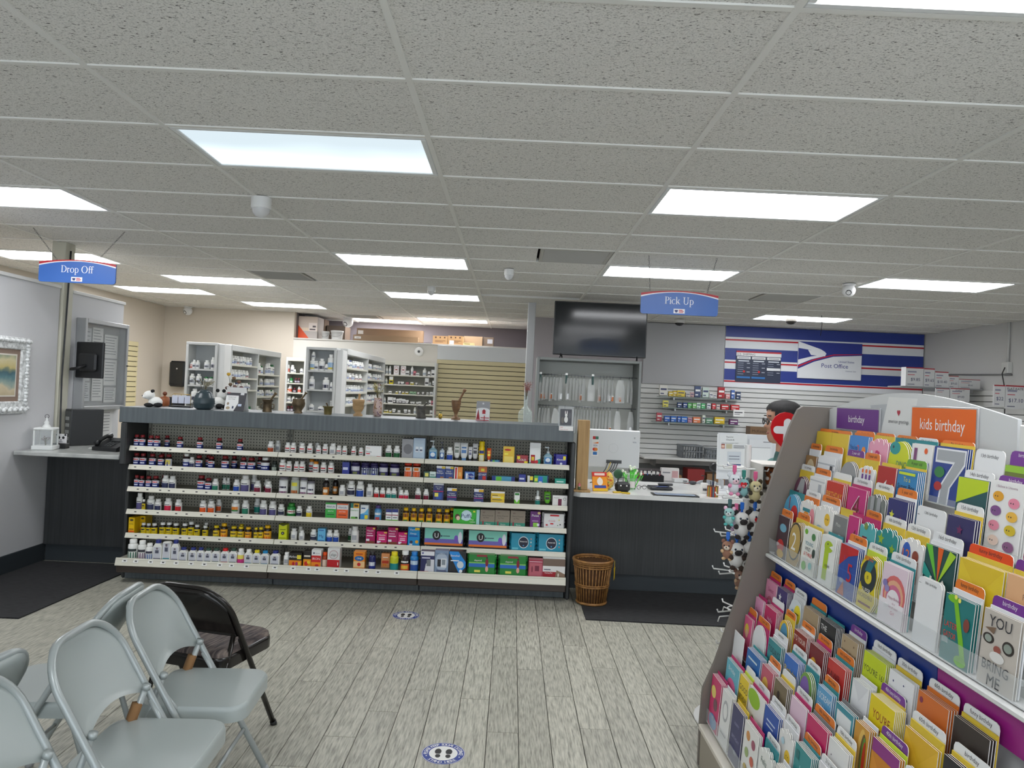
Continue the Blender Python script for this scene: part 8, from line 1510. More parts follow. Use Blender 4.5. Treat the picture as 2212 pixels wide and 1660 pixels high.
cd(3,1993,2058,'striped sunburst card with white 16',(24,74,74),[('p',[(.5,.4),(0,1),(.22,1)],(110,190,70)),('p',[(.5,.4),(.42,1),(.6,1)],(226,110,40)),('p',[(.5,.4),(.8,1),(1,.95)],(170,206,60)),('p',[(.5,.4),(0,.7),(0,.5)],(40,150,140)),NUM('16',.55,.3,.42,(30,26,30)),NUM('16',.53,.32,.4,(234,232,224))],'rect','w','w16th birthday',1)
cd(3,2066,2160,'plain yellow envelope under the red orange tab',(226,200,66),[('p',[(0,1),(1,1),(.5,.55)],(220,192,60))],'rect','y','rfunny birthday',2,.98)
cd(3,2168,2240,'peach card with green succulent plant',(224,180,140),[('e',.3,.3,.08,.2,(80,120,80)),('e',.45,.42,.07,.18,(90,130,80)),('e',.7,.2,.2,.12,(90,140,80)),('e',.6,.3,.16,.1,(110,60,80)),T('Friend',.75,.75,.08,(150,110,90))],'rect','y','pbirthday',1)
# ---- fifth row
cd(4,1678,1701,'dark plum card with small blue gem',(60,34,44),[('e',.5,.72,.3,.1,(120,170,190)),('e',.45,.28,.3,.16,(190,50,50)),('e',.5,.1,.3,.1,(206,170,60))],'rect',None,'o1 year old',1)
cd(4,1703,1729,'gold oval card with white 2',(168,144,86),[('e',.5,.55,.5,.44,DK),('e',.5,.55,.44,.4,(186,160,96)),NUM('2',.45,.55,.4,(236,236,232))],'number','y','o2 year old',3)
cd(4,1732,1761,'white leafy card reading YOUNG WILD THREE',(230,231,224),[('e',.2,.9,.12,.06,(120,180,60)),('e',.75,.84,.14,.08,(70,130,70)),T('YOUNG',.5,.66,.08,(60,130,150)),T('WILD',.45,.54,.08,DK),T('& THREE',.5,.42,.08,(206,70,60)),('e',.3,.15,.16,.1,(110,180,70)),('e',.75,.2,.12,.08,(120,190,190)),('e',.9,.5,.1,.1,(40,60,50))],'rect','y',None,2)
cd(4,1770,1800,'white card with lime green dinosaur',(230,232,228),[('e',.55,.8,.3,.12,(176,200,50)),R(.3,.1,.6,.75,(176,200,50)),('p',[(.6,.8),(.95,.88),(.9,.75)],(236,238,234)),('c',.5,.85,.03,DK),T('ROAR',.62,.4,.06,DK,.4)],'rect','t',None,3)
cd(4,1811,1848,'red and blue web card with red 5',(46,84,160),[('p',[(0,.55),(.5,.8),(.4,1),(0,1)],(186,36,44)),('p',[(.5,.8),(1,.9),(1,1),(.4,1)],(196,40,48)),NUM('5',.65,.5,.36,(200,40,50)),R(0,.5,1,.508,(80,120,190)),R(.3,0,.31,.8,(80,120,190)),('p',[(.1,.02),(.5,.02),(.4,.3)],(176,90,60))],'rect','w','o5 year old',3)
cd(4,1855,1893,'yellow and black number 6 card',(216,200,50),[('e',.5,.62,.44,.3,(30,44,50)),('e',.5,.6,.2,.12,(216,200,50)),('p',[(.3,.7),(.6,.7),(.85,.95),(.45,.95)],(40,110,120)),T('BEING',.45,.94,.08,(226,90,50)),T('IS',.5,.6,.06,DK),T('SUPER',.5,.36,.08,(232,232,226)),T('INCREDIBLE',.5,.25,.07,DK),R(.15,.08,.85,.12,(120,60,50))],'number','l','w6th birthday',2)
cd(4,1902,1954,'pale pink card with rainbow and butterfly',(226,206,218),[('e',.55,.5,.45,.34,(214,120,120)),('e',.55,.48,.38,.28,(230,180,150)),('e',.55,.46,.31,.22,(206,120,150)),('e',.55,.42,.26,.18,(236,230,234)),R(0,0,1,.4,(236,230,234)),('e',.18,.66,.1,.06,(130,120,180)),('e',.28,.58,.1,.06,(150,140,190)),T('Happy Birthday',.62,.46,.045,(150,80,110),.5),T('to a',.62,.38,.04,(150,80,110)),T('one of a kind',.62,.31,.04,(150,80,110),.5),T('Girl',.62,.22,.06,(190,60,110))],'rect','t','w13th birthday',2,1.02)
cd(4,1976,2026,'blank white divider standing for 18th birthday',(230,231,232),[('t','18th birthday',.55,.93,.04,DK,.6),R(.04,.9,.14,.905,DK)],'tag',None,None,1,1.05)
cd(4,2036,2098,'teal card with long green alligator',(40,120,120),[('e',.28,.95,.2,.06,(130,190,50)),('p',[(.3,.92),(.45,.92),(.75,.4),(.9,.1),(.75,.06),(.58,.4)],(130,190,50)),('c',.36,.99,.05,(236,232,120)),('c',.5,.96,.05,(236,232,120)),T('LATER',.3,.55,.09,(206,70,60),.45),T('GATOR',.3,.4,.09,(206,70,60),.45),('e',.82,.65,.1,.1,(130,70,60)),('e',.75,.1,.2,.08,(120,180,60))],'rect','w','ofunny birthday',2,.98)
cd(4,2118,2196,'cat photo card reading YOU BRING ME',(196,188,178),[('e',.2,.62,.16,.07,(50,44,40)),('e',.75,.6,.16,.09,(50,44,40)),('e',.2,.62,.1,.05,(150,160,150)),('e',.75,.6,.11,.06,(140,150,140)),('e',.48,.52,.1,.05,(150,90,80)),('e',.5,.42,.2,.07,(222,220,216)),('p',[(.1,.75),(.4,.8),(.35,.7)],(120,96,76)),T('YOU',.5,.87,.15,DK,.8),T('BRING',.5,.28,.13,DK,.85),T('ME',.5,.1,.15,DK,.7)],'rect','w','pbirthday',1,1.02)
# ---- sixth row (below the coloured band)
cd(5,1650,1673,'pink card with pale script',(216,150,176),[T('Sweet',.5,.8,.1,(150,60,100)),('e',.5,.4,.35,.26,(190,110,130)),('e',.5,.4,.25,.18,(226,176,196))],'rect','m','o3rd birthday',1)
cd(5,1675,1696,'purple card with white flowers',(64,50,110),[('s',.3,.8,.16,WHITE),('s',.7,.7,.13,WHITE),T('amor',.5,.4,.14,(226,110,170)),('c',.6,.15,.1,(110,90,170))],'rect','m','obirthday',4)
cd(5,1702,1726,'white shark card with yellow bubble',(214,222,226),[('e',.7,.7,.28,.2,(236,220,60)),('e',.3,.4,.22,.36,(130,170,196)),('c',.3,.6,.04,DK),R(.55,.7,.85,.73,(120,110,40))],'number','w','w6th birthday',1)
cd(5,1731,1762,'kraft brown card with script',(166,144,112),[T('Happy',.5,.7,.1,(110,90,66)),T('Birthday',.5,.55,.1,(110,90,66)),('c',.3,.3,.03,(120,100,76)),('c',.7,.25,.03,(120,100,76))],'rect','t','o',4)
cd(5,1766,1800,'black card reading THE with glass',(36,36,38),[('l','THE',.08,.86,.1,(230,230,226)),('e',.62,.4,.26,.3,(120,124,128)),('e',.62,.4,.2,.24,(60,62,66))],'rect','t',None,5)
cd(5,1813,1846,'kraft card with engraved lettering',(176,154,122),[T('BIRTHDAY',.5,.72,.08,(120,90,60)),('e',.5,.5,.36,.08,(130,100,70)),T('BOURBON',.5,.28,.08,(120,90,60)),('c',.2,.9,.03,(110,80,60)),('c',.8,.9,.03,(110,80,60))],'rect','w','pbirthday',3)
cd(5,1860,1907,'lime card reading YOU\'RE 16!',(196,210,50),[T("YOU'RE 16!",.5,.74,.1,(70,80,30)),('c',.45,.4,.05,DK),('c',.62,.4,.05,DK),('e',.5,.3,.2,.06,DK),('e',.3,.2,.12,.14,(236,236,220))],'rect','w','w16th birthday',4)
cd(5,1914,1966,'white card with navy dots and silver arch',(230,230,232),[('c',.2,.85,.025,(60,70,120)),('c',.4,.72,.03,(60,70,120)),('c',.62,.88,.02,(60,70,120)),('c',.8,.7,.03,(60,70,120)),('s',.85,.45,.05,(60,70,120)),('e',.45,.25,.32,.3,(150,154,158)),('e',.45,.2,.24,.22,(230,230,232)),('c',.2,.5,.02,(60,70,120))],'rect','y','w30th birthday',2)
cd(5,1976,2040,'orange card with grey 60 and balloons',(208,122,62),[('c',.12,.88,.06,(130,50,80)),('e',.35,.4,.2,.22,(150,150,152)),('e',.35,.38,.11,.13,(208,122,62)),('e',.68,.3,.2,.22,(150,150,152)),('e',.68,.3,.11,.13,(208,122,62)),('c',.85,.5,.08,(190,206,90)),('c',.9,.38,.07,(200,180,60)),('p',[(.5,.1),(.95,.2),(.9,.12)],(230,230,232))],'rect','o','w60th birthday',3)
cd(5,2052,2128,'dark brown card with gold type',(56,48,44),[('l','HAPPY',.2,.6,.08,(150,120,70)),R(.2,.4,.6,.41,(150,120,70)),('l','YEARS',.2,.25,.08,(150,120,70))],'rect','y','wfunny birthday',2)
# ---- seventh row
cd(6,1622,1644,'pale pink card with small princess script',(222,160,190),[T('Sweet',.5,.72,.1,(170,80,130)),('e',.4,.4,.2,.16,(226,190,120)),('e',.5,.15,.34,.12,(206,110,160))],'rect','m',None,1)
cd(6,1648,1672,'magenta card with pale flowers',(190,50,104),[('s',.5,.35,.3,(232,190,206)),('s',.3,.2,.16,(240,220,226)),T('Hello',.5,.75,.1,(236,190,210))],'rect','m','w',4)
cd(6,1680,1700,'yellow card with blue one-eyed monster',(226,190,70),[('e',.5,.6,.4,.34,(90,150,180)),('e',.5,.5,.24,.1,WHITE),('c',.5,.5,.1,DK)],'round','y','o2nd birthday',2)
cd(6,1710,1737,'brick red card reading IT\'S YOUR',(140,50,40),[T("IT'S YOUR",.45,.86,.1,(232,220,210)),('p',[(.2,.4),(.9,.55),(.8,.3),(.4,.2)],(222,220,214)),('e',.5,.2,.3,.1,(100,36,30))],'rect','w','obirthday',5)
cd(6,1744,1773,'maroon card with plain yellow oval',(120,34,44),[('e',.35,.55,.26,.22,(226,180,50)),('e',.8,.3,.14,.12,(226,150,50)),R(.55,.5,.9,.53,(60,20,26)),R(.55,.58,.9,.61,(60,20,26))],'rect','m','o5th birthday',3)
cd(6,1783,1819,'red card with green dinosaur',(196,70,66),[('e',.55,.3,.36,.16,(70,130,70)),('p',[(.3,.5),(.9,.45),(.6,.3)],(80,140,76)),T('RAWR',.4,.76,.12,(110,30,34)),R(.15,.6,.6,.63,(110,30,34))],'rect','t','o6th birthday',3)
cd(6,1835,1868,'white envelope card beside the lime card',(228,229,231),[('p',[(0,1),(1,1),(.5,.7)],(216,217,220))],'rect','w',None,3)
cd(6,1874,1925,'yellow card reading YOU\'RE 40',(226,206,40),[T("YOU'RE",.5,.74,.13,(150,50,40),.7),NUM('40?!',.52,.4,.32,(150,50,40)),('e',.55,.38,.07,.12,(110,170,200))],'rect','y','p40th funny birthday',6)
cd(6,1948,2018,'plain yellow envelope under a 60th tab',(224,184,66),[('p',[(0,1),(1,1),(.5,.6)],(216,176,60))],'rect','y','w60th birthday',1,.95)
cd(6,2030,2110,'black card with coloured confetti dots',(36,36,40),[('c',.1 + .2 * (k % 5),.2 + .13 * (k // 2),.022,c) for k,c in enumerate(((230,90,70),(90,180,170),(236,200,80),(230,230,230),(200,90,160),(120,190,80),(236,150,60),(90,130,200),(230,230,230),(236,200,80)))],'rect','y','wbirthday',2)
cd(6,2130,2200,'white card with brown rabbit photo',(226,224,220),[('e',.5,.4,.26,.24,(150,104,76)),('e',.38,.72,.07,.14,(160,114,86)),('e',.6,.74,.07,.14,(160,114,86)),('c',.42,.46,.03,DK),('c',.58,.46,.03,DK)],'rect','y','wbirthday',2)
# ---- eighth row
cd(7,1600,1620,'bright pink card with yellow-haired doll shape',(222,110,150),[('e',.4,.7,.26,.14,(232,210,90)),('e',.45,.62,.16,.1,(236,196,170)),('e',.5,.2,.4,.2,(196,60,110))],'rect','m','o',1)
cd(7,1624,1648,'curled blank white sheet',(230,231,232),None,'round','m','o3 year old',1,1.05)
cd(7,1655,1682,'teal card reading TODAY\'S BOY',(64,140,146),[T("TODAY'S",.5,.8,.12,(30,50,60)),T('BOY',.5,.62,.12,(30,50,60)),('e',.7,.35,.2,.14,(226,110,60)),('e',.3,.2,.2,.12,(40,60,80))],'rect','w','wbirthday',2)
cd(7,1690,1718,'blue card reading Birthday in yellow',(64,116,190),[T('Birthday',.5,.72,.14,(236,206,70)),T('Boy',.55,.52,.14,(236,206,70)),('e',.4,.2,.3,.16,(170,90,70)),R(0,0,1,.08,(120,190,80))],'rect','t','w4th birthday',4)
cd(7,1724,1750,'purple and green monster card',(120,160,80),[('e',.42,.62,.38,.3,(130,100,170)),('c',.55,.5,.12,WHITE),('c',.55,.5,.06,DK),('e',.85,.35,.12,.14,(150,200,60)),('e',.6,.15,.34,.14,(60,140,130))],'round','t','w5th birthday',2)
cd(7,1760,1790,'light blue card reading SCREAM',(110,168,206),[T('I SCREAM',.5,.85,.11,(232,236,238)),T('YOU',.3,.68,.09,(226,232,236)),T('SCREAM',.5,.54,.09,(226,232,236)),('e',.7,.18,.24,.18,(226,190,110))],'rect','t','obirthday',2)
cd(7,1799,1836,'teal framed card reading HAPPY',(70,142,156),[R(.1,.1,.9,.9,(230,232,232)),R(.18,.35,.82,.65,(60,62,66)),T('WHOA',.5,.5,.14,(230,232,232),.58)],'rect','g',None,2)
cd(7,1840,1870,'tall taco photo card',(206,156,70),[('e',.6,.5,.3,.46,(226,190,110)),('e',.7,.5,.2,.4,(110,90,50)),('e',.76,.5,.14,.36,(90,140,60)),('e',.8,.5,.1,.3,(190,70,50))],'rect','w',None,3)
cd(7,1878,1934,'orange and purple envelope card',(214,150,60),[R(0,.8,1,1,(140,60,130)),('p',[(0,.8),(1,.8),(.5,.45)],(204,140,52))],'rect','l','p40th birthday',2)
cd(7,1946,2010,'blank white divider for 65th birthday',(230,231,232),[('t','65th birthday',.5,.93,.04,DK,.6)],'tag',None,None,1,1.05)
# ---- ninth row
cd(8,1581,1601,'blank white envelope leaning at the panel',(228,229,231),None,'rect',None,None,0,1.08)
cd(8,1609,1637,'bright blue card with red wave',(50,116,180),[('e',.4,.4,.3,.26,(196,56,50)),('e',.5,.15,.36,.12,(60,160,150)),R(.15,.82,.8,.86,(210,226,236))],'rect','t',None,4)
cd(8,1641,1664,'rose card with golden circle',(196,100,120),[('e',.4,.6,.28,.2,(226,190,100)),('c',.75,.3,.2,(236,200,60)),('e',.4,.15,.34,.14,(160,60,100))],'rect','w','obirthday',3)
cd(8,1668,1694,'dusky brown card with silhouettes',(120,106,80),[('e',.4,.45,.16,.26,(60,46,40)),('e',.75,.4,.14,.2,(80,66,50)),R(0,0,1,.2,(206,176,90)),('c',.4,.75,.1,(50,40,36))],'rect','y','w',3)
cd(8,1703,1735,'lilac card with coral rainbow',(226,196,214),[('e',.5,.3,.4,.34,(226,120,120)),('e',.5,.28,.32,.27,(236,190,160)),('e',.5,.26,.25,.2,(206,130,170)),('e',.5,.22,.19,.15,(236,226,232)),R(0,0,1,.18,(236,226,232)),T('Happy',.5,.08,.06,(170,90,130))],'rect','m','w7th birthday',1)
cd(8,1738,1780,'magenta card with white cloud and sun',(196,52,110),[('e',.5,.3,.46,.3,(234,232,230)),('c',.65,.5,.13,(236,200,70)),('e',.3,.55,.16,.12,(234,232,230)),('c',.62,.52,.015,DK),('c',.69,.52,.015,DK)],'rect','g','o8th birthday',2)
cd(8,1784,1824,'white card with teal triangles and brown dots',(228,228,226),[('p',[(.5,.2),(1,.1),(1,.6)],(110,180,200)),('c',.2,.75,.02,DK),('c',.35,.55,.02,DK),('e',.4,.2,.2,.1,(120,80,60))],'rect','y','w10th birthday',2)
cd(8,1862,1920,'yellow envelope stack with purple header',(222,186,60),[R(0,.86,1,1,(130,56,140)),T('50th birthday',.5,.93,.05,(230,220,236),.6)],'rect','y',None,3)
# ---- tenth row
cd(9,1566,1592,'aqua card with pink pig shape',(110,180,196),[('e',.5,.4,.36,.26,(222,120,160)),('e',.4,.3,.14,.1,DK),T('Birthday',.45,.84,.1,(230,240,240))],'rect','m',None,2)
cd(9,1594,1612,'yellow smiling letter card',(230,204,50),[T('GOOD',.5,.75,.12,DK),T('BIRTHDAY',.5,.55,.12,DK)],'rect','l','w',2)
cd(9,1614,1645,'white card with green tree and brown branch',(230,230,226),[('e',.35,.82,.4,.18,(150,190,50)),('p',[(.3,.4),(.9,.3),(.35,.5)],(130,90,60)),R(.1,.2,.6,.22,(120,120,120))],'rect','m','wbirthday',1)
cd(9,1647,1676,'royal blue card with small red stripes',(44,92,170),[R(.2,.75,.8,.78,(200,214,236)),R(.2,.66,.7,.69,(200,214,236)),('e',.7,.3,.12,.12,(230,226,226)),R(.6,.28,.8,.31,(206,50,56))],'rect','w','w3rd birthday',2)
cd(9,1680,1708,'white card with smiling sun',(232,231,228),[('c',.68,.55,.2,(236,200,70)),('c',.62,.57,.02,DK),('c',.74,.57,.02,DK),('e',.4,.15,.36,.12,(210,200,206)),('e',.3,.75,.12,.06,(180,210,220))],'scallop','w','w8th birthday',1)
cd(9,1712,1745,'teal card reading ICE in pale letters',(56,140,142),[T('ICE',.62,.62,.16,(150,206,206)),T('AGE',.62,.36,.16,(150,206,206)),R(.1,.75,.3,.9,(40,110,112))],'rect','t','o7th birthday',4)
cd(9,1750,1796,'orange flower card with 21 in the middle',(230,140,50),[('e',.5,.5,.4,.4,(232,226,210)),NUM('21',.5,.5,.2,(150,60,50)),('c',.5,.75,.08,(236,190,90))],'scallop','w','w21st birthday',2)
cd(9,1806,1848,'dark slate card reading Hey Birthday',(44,54,64),[('l','Hey',.15,.82,.12,(230,230,226)),('l','Birthday',.12,.6,.1,(200,204,204)),('e',.6,.2,.2,.14,(206,140,60))],'rect','t','w',5)
# ---- bottom row
cd(10,1533,1553,'magenta princess-coloured card at the panel',(206,70,120),[('e',.3,.7,.24,.12,(232,214,130)),('e',.6,.5,.2,.12,(120,80,90)),('e',.5,.15,.4,.14,(110,150,190))],'rect','m',None,3)
cd(10,1556,1574,'white sketch card with grey drawing',(230,230,228),[('e',.5,.65,.3,.2,(176,178,180)),('e',.5,.65,.22,.14,(230,230,228)),R(.2,.2,.8,.22,(150,150,154))],'rect','w',None,2)
cd(10,1578,1600,'navy card with silver lettering',(50,52,100),[T('HAPPY',.5,.7,.06,(150,154,190)),T('BIRTHDAY',.5,.45,.06,(150,154,190)),R(.2,.25,.8,.26,(120,124,160))],'rect','y',None,2)
cd(10,1604,1632,'white card with six little owls',(230,229,225),[('e',u,v,.14,.08,c) for u,v,c in ((.3,.8,(206,150,90)),(.7,.76,(160,90,110)),(.3,.52,(150,170,110)),(.7,.48,(200,110,90)),(.3,.24,(190,170,110)),(.7,.2,(140,100,150)))],'rect','m',None,2)
cd(10,1636,1662,'white leaf card with green sprig',(230,231,226),[('e',.5,.3,.2,.12,(90,160,60)),T('Feliz',.4,.75,.1,(90,110,100)),('e',.7,.5,.12,.06,(170,190,150))],'scallop','t','w9th birthday',2)
cd(10,1670,1692,'white and orange scribble card',(230,226,220),[R(.1,.6,.9,.64,(200,110,60)),('e',.5,.3,.3,.14,(120,170,190))],'rect','w',None,3)
cd(10,1697,1730,'charcoal card with pale cross of flowers',(62,62,62),[('s',.5,.55,.26,(186,188,184)),('s',.5,.3,.12,(150,152,150))],'rect','g',None,3)
cd(10,1736,1775,'violet card with white lower band',(120,70,150),[R(0,0,1,.35,(226,226,230)),T('Wishes',.5,.65,.12,(236,226,240))],'rect','w','w18th birthday',3)
cd(10,1782,1830,'pale mint card with thin leaves',(206,222,214),[('e',.3,.6,.06,.24,(110,160,130)),('e',.5,.55,.06,.28,(120,170,140)),('e',.7,.6,.06,.22,(110,160,130))],'rect','w','w',4)
# ---- header of the rack
HX = 1.452
def hy(px,py): return atx(px,py,HX - .006)
y1_,y0_ = 3.32,RYM + .02; n_ = 20
poly = [(-(y1_ - y0_) / 2,0),((y1_ - y0_) / 2,0)] + [((y1_ - y0_) * (.5 - k / n_),.165 + .075 * math.sin(math.pi * k / n_)) for k in range(n_ + 1)]
HD = thing('rack_header','arched pale header board with birthday signs on the card rack','sign',(HX,(y0_ + y1_) / 2,1.482),rot=(0,0,-math.pi / 2))
MB().prism(poly,M((206,208,208),.35),0,.012).build('board',HD)
m = MB(); m.add([(-.18,-.0006,.0),(.05,-.0006,0),(.1,-.0006,.22),(-.1,-.0006,.225)],[(0,1,2,3)],M((222,223,222),.35)); m.add([(-.20,-.0004,.08),(-.1,-.0004,.05),(-.06,-.0004,.2),(-.24,-.0004,.19)],[(0,1,2,3)],M((176,180,184),.35)); m.build('leaf_pattern',HD)
def plate(nm,pxa,pya,pxb,pyb,col,txt,hh):
    a,b_ = hy(pxa,pya),hy(pxb,pyb); w = a.y - b_.y; zc0 = (a.z + b_.z) / 2; h = hh; cy = (a.y + b_.y) / 2; loc = (-(cy - (y0_ + y1_) / 2),-.004,zc0 - h / 2 - 1.482)
    P_ = MB().bbox(-w / 2 - .006,-.004,-.006,w / 2 + .006,.002,h + .006,M((214,214,216),.1,0,.5),.001).build('sign_holder',HD,loc); m = MB(); printing(m,[R(0,0,1,1,col),('t',txt,.5,.52,.34,(238,236,238),.7)],w,h,-.0045); m.build(nm,P_)
plate('birthday_sign',1809,904,1899,910,(106,50,132),'birthday',.088)
plate('kids_birthday_sign',1971,918,2110,922,(230,118,34),'kids birthday',.115)
a = hy(1938,905); m = MB(); printing(m,[('h',.5,.72,.16,.34,(176,44,70)),('t','american greetings',.5,.28,.2,(78,78,82),.98)],.145,.07); m.build('maker_logo',HD,(-(a.y - (y0_ + y1_) / 2),-.001,a.z - .03 - 1.482))
H2 = thing('rack_header','second pale header board at the right picture edge of the rack','sign',(HX,(RY0 + RYM) / 2,1.482),rot=(0,0,-math.pi / 2)); ww = RYM - .01 - RY0; MB().prism([(-ww / 2,0),(ww / 2,0)] + [(ww * (.5 - k / n_),.165 + .075 * math.sin(math.pi * k / n_)) for k in range(n_ + 1)],M((206,208,208),.35),0,.012).build('board',H2); MB().bbox(-ww / 2,-.012,.0,-ww / 2 + .03,-.001,.15,M((222,222,220),.3),.003).build('edge_rail',H2)
MB().bbox(HX - .002,RY0,1.46,HX + .03,3.325,1.4815,RWH,.002).build('header_rail',RK)
# ================================================================ PLUSH SPINNER
SX,SY = 1.245,3.80
WIRE = M((226,226,224),.35); SPN = thing('plush_spinner','white wire spinner rack of small plush toys before the pick up counter','display rack',(SX,SY,0))
MB().lathe([(.22,0),(.22,.012),(.03,.03)],WIRE,24).build('base',SPN); MB().lathe([(.016,.03),(.016,1.44)],WIRE,12).build('pole',SPN)
def ring(z,r): m = MB(); m.tube([(r * math.cos(math.tau * k / 20),r * math.sin(math.tau * k / 20),z) for k in range(20)],.004,WIRE,5,closed=True); m.build('wire_ring',SPN)
LV = [1.32,1.165,.97,.775,.58,.42]
for z in LV:
    ring(z,.07)
    for k in range(8):
        a = math.tau * (k + .5) / 8; c,s_ = math.cos(a),math.sin(a); m = MB(); m.tube([(.016 * c,.016 * s_,z),(.15 * c,.15 * s_,z),(.157 * c,.157 * s_,z + .015)],.004,WIRE,5)
        if z < .7 and k % 2: continue
        if z < .7: m.tube([(.05 * c,.05 * s_,z - .025),(.14 * c,.14 * s_,z - .025),(.15 * c,.15 * s_,z - .05)],.0035,WIRE,5)
        m.build('wire_hook',SPN)
BXW = M((214,212,206),.5)
m = MB(); m.box(.02,-.16,1.345,.22,.10,1.355,BXW); m.box(.02,-.16,1.12,.028,.10,1.345,BXW); m.box(.212,-.16,1.12,.22,.10,1.345,BXW); m.box(.028,.092,1.12,.212,.10,1.345,BXW); m.box(.028,-.16,1.12,.212,-.15,1.215,BXW); m.box(.028,-.15,1.205,.212,.092,1.215,BXW); m.build('display_box',SPN)
m = MB(); printing(m,[('h',.5,.5,.9,.9,(176,40,50)),T('ty',.5,.52,.36,(232,230,228))],.065,.06); m.build('heart_badge',SPN,(.085,-.1605,1.15))
HB = thing('heart_sign','red heart sign with white letters mounted on the plush spinner','sign',(SX + .200,SY - .172,1.325)); hw,hh = .30,.285
m = MB(); pts = heart(0,.155,hw,hh,40); m.prism(pts[::-1] if sum(x0 * y1 - x1 * y0 for (x0,y0),(x1,y1) in zip(pts,pts[1:] + pts[:1])) < 0 else pts,M((196,34,46),.35),-.004,.004); m.build('heart',HB)
m = MB(); LT = M((226,226,228),.4)
for q_,pts_ in enumerate(([(-.086,.085),(-.046,.085),(-.046,.245),(-.086,.245)],circ(-.066,.245,.02),circ(-.063,.085,.023),[(-.118,.188),(-.014,.188),(-.014,.226),(-.118,.226)],circ(-.118,.207,.019),circ(-.014,.207,.019),[(-.063,.062),(-.025,.062),(-.025,.092),(-.063,.092)],circ(-.025,.077,.015))): m.add([(x,-.0046 - .0003 * q_,z) for x,z in pts_],[tuple(range(len(pts_)))],LT)
m.add([(.02,-.0046,.23),(.05,-.0046,.23),(.075,-.0046,.14),(.1,-.0046,.23),(.125,-.0046,.23),(.08,-.0046,.06),(.05,-.0046,.06),(.062,-.0046,.1)],[tuple(range(8))],M((222,222,224),.4)); m.build('letters',HB); m = MB(); m.tube([(0,.006,0),(0,.006,.1)],.004,WIRE,6); m.build('stem',HB)
def plush(label,px,py,s,body,face,ear,tip,clip=(60,130,120),turn=0.0,Y=SY - .2,hang=True):
    p = at(px,py,Y); o = thing('plush_toy',label,'plush toy',p,turn,'small plush toys on the spinner'); b_,f,e,t = (M(c,.95) for c in (body,face,ear,tip))
    MB().sphere((0,0,-.40 * s),.34 * s,b_,12,8,(.9,.8,1.05)).build('body',o); h = MB().sphere((0,-.06 * s,0),.32 * s,b_,12,8,(1,.9,.92)).build('head',o)
    MB().sphere((0,-.24 * s,-.06 * s),.17 * s,f,10,7,(1.1,.8,.9)).build('muzzle',h); MB().sphere((0,-.36 * s,-.03 * s),.04 * s,M(BLACK,.5),6,5).build('nose',h)
    for k in (-1,1):
        MB().sphere((k * .25 * s,0,.26 * s),.12 * s,e,8,6,(1,.6,1.1)).build('ear',h); MB().sphere((k * .13 * s,-.30 * s,.06 * s),.05 * s,M((30,40,60),.2),6,5).build('eye',h)
        MB().sphere((k * .26 * s,-.16 * s,-.30 * s),.11 * s,t,8,6,(1,1,1)).build('paw',o); MB().sphere((k * .18 * s,-.14 * s,-.72 * s),.12 * s,t,8,6,(1,1.2,.8)).build('foot',o)
    if not hang: return o
    m = MB(); m.tube([(0,.0,.26 * s),(0,0,.5 * s)],.006,M(clip,.4),6); m.bbox(-.009,-.006,.40 * s,.009,.006,.40 * s + .035,M(clip,.4),.002); m.build('clip',o)
    return o
def tagh(o,s,x,z): m = MB(); m.prism(heart(0,0,.032,.032),M((196,44,52),.4),-.001,.001); c = m.build('heart_tag',o,(x * s,-.36 * s,z * s)); printing(MB(),[T('ty',.5,.5,.4)],.03,.03,-.0012,z0=-.015).build('tag_letters',c)
WHP = (216,214,210)
plush('white plush mouse with pink skirt hanging at the upper left of spinner',1586,1037,.095,(206,210,214),(226,190,200),(206,210,214),(222,150,180),(210,110,150))
tagh(plush('teal patterned plush with red heart tag on the upper spinner',1606,1046,.085,(130,176,176),(206,214,210),(90,100,104),(60,64,66)),.085,-.1,-.05)
plush('leopard spotted plush with pink nose on the upper spinner',1631,1052,.10,(196,184,140),(230,220,190),(70,60,44),(60,52,40),(230,120,160))
plush('teal winged plush at the left of the middle spinner row',1576,1108,.08,(150,190,186),(206,214,214),(226,180,200),(100,180,176),(50,90,90),-.5)
plush('lilac plush half hidden in the middle spinner row',1590,1118,.085,(206,186,206),(230,220,226),(190,150,180),(180,150,176),(230,120,160),-.3,SY - .14)
plush('white plush with black face and dark paws in the middle spinner row',1602,1122,.12,WHP,(44,40,40),(40,36,36),(46,40,38),(50,110,190))
tagh(plush('white plush with red tag beside the black-faced one, middle row',1630,1118,.11,WHP,(60,52,50),(40,36,36),(46,40,38),(50,110,190),.3),.11,-.1,-.1)
plush('brown and cream plush at the left of the lower spinner row',1572,1180,.085,(150,110,90),(220,206,190),(130,90,76),(206,176,140),(50,110,190),-.5)
plush('white plush with black face and brown paws in the lower spinner row',1591,1188,.12,WHP,(44,40,40),(40,36,36),(60,46,38),(50,110,190))
plush('white plush half behind the rack panel in the lower spinner row',1618,1184,.11,WHP,(60,52,50),(40,36,36),(46,40,38),(50,110,190),.3)
plush('small brown plush with white heart tag low on the spinner',1598,1243,.085,(136,104,88),(220,210,200),(120,84,70),(180,150,120),(110,80,60))
o = plush('brown and white plush dog looking out of the display box',1666,1022,.095,(150,92,56),(230,224,216),(140,84,50),(226,220,214),(120,80,50),0.0,SY - .06,False) 
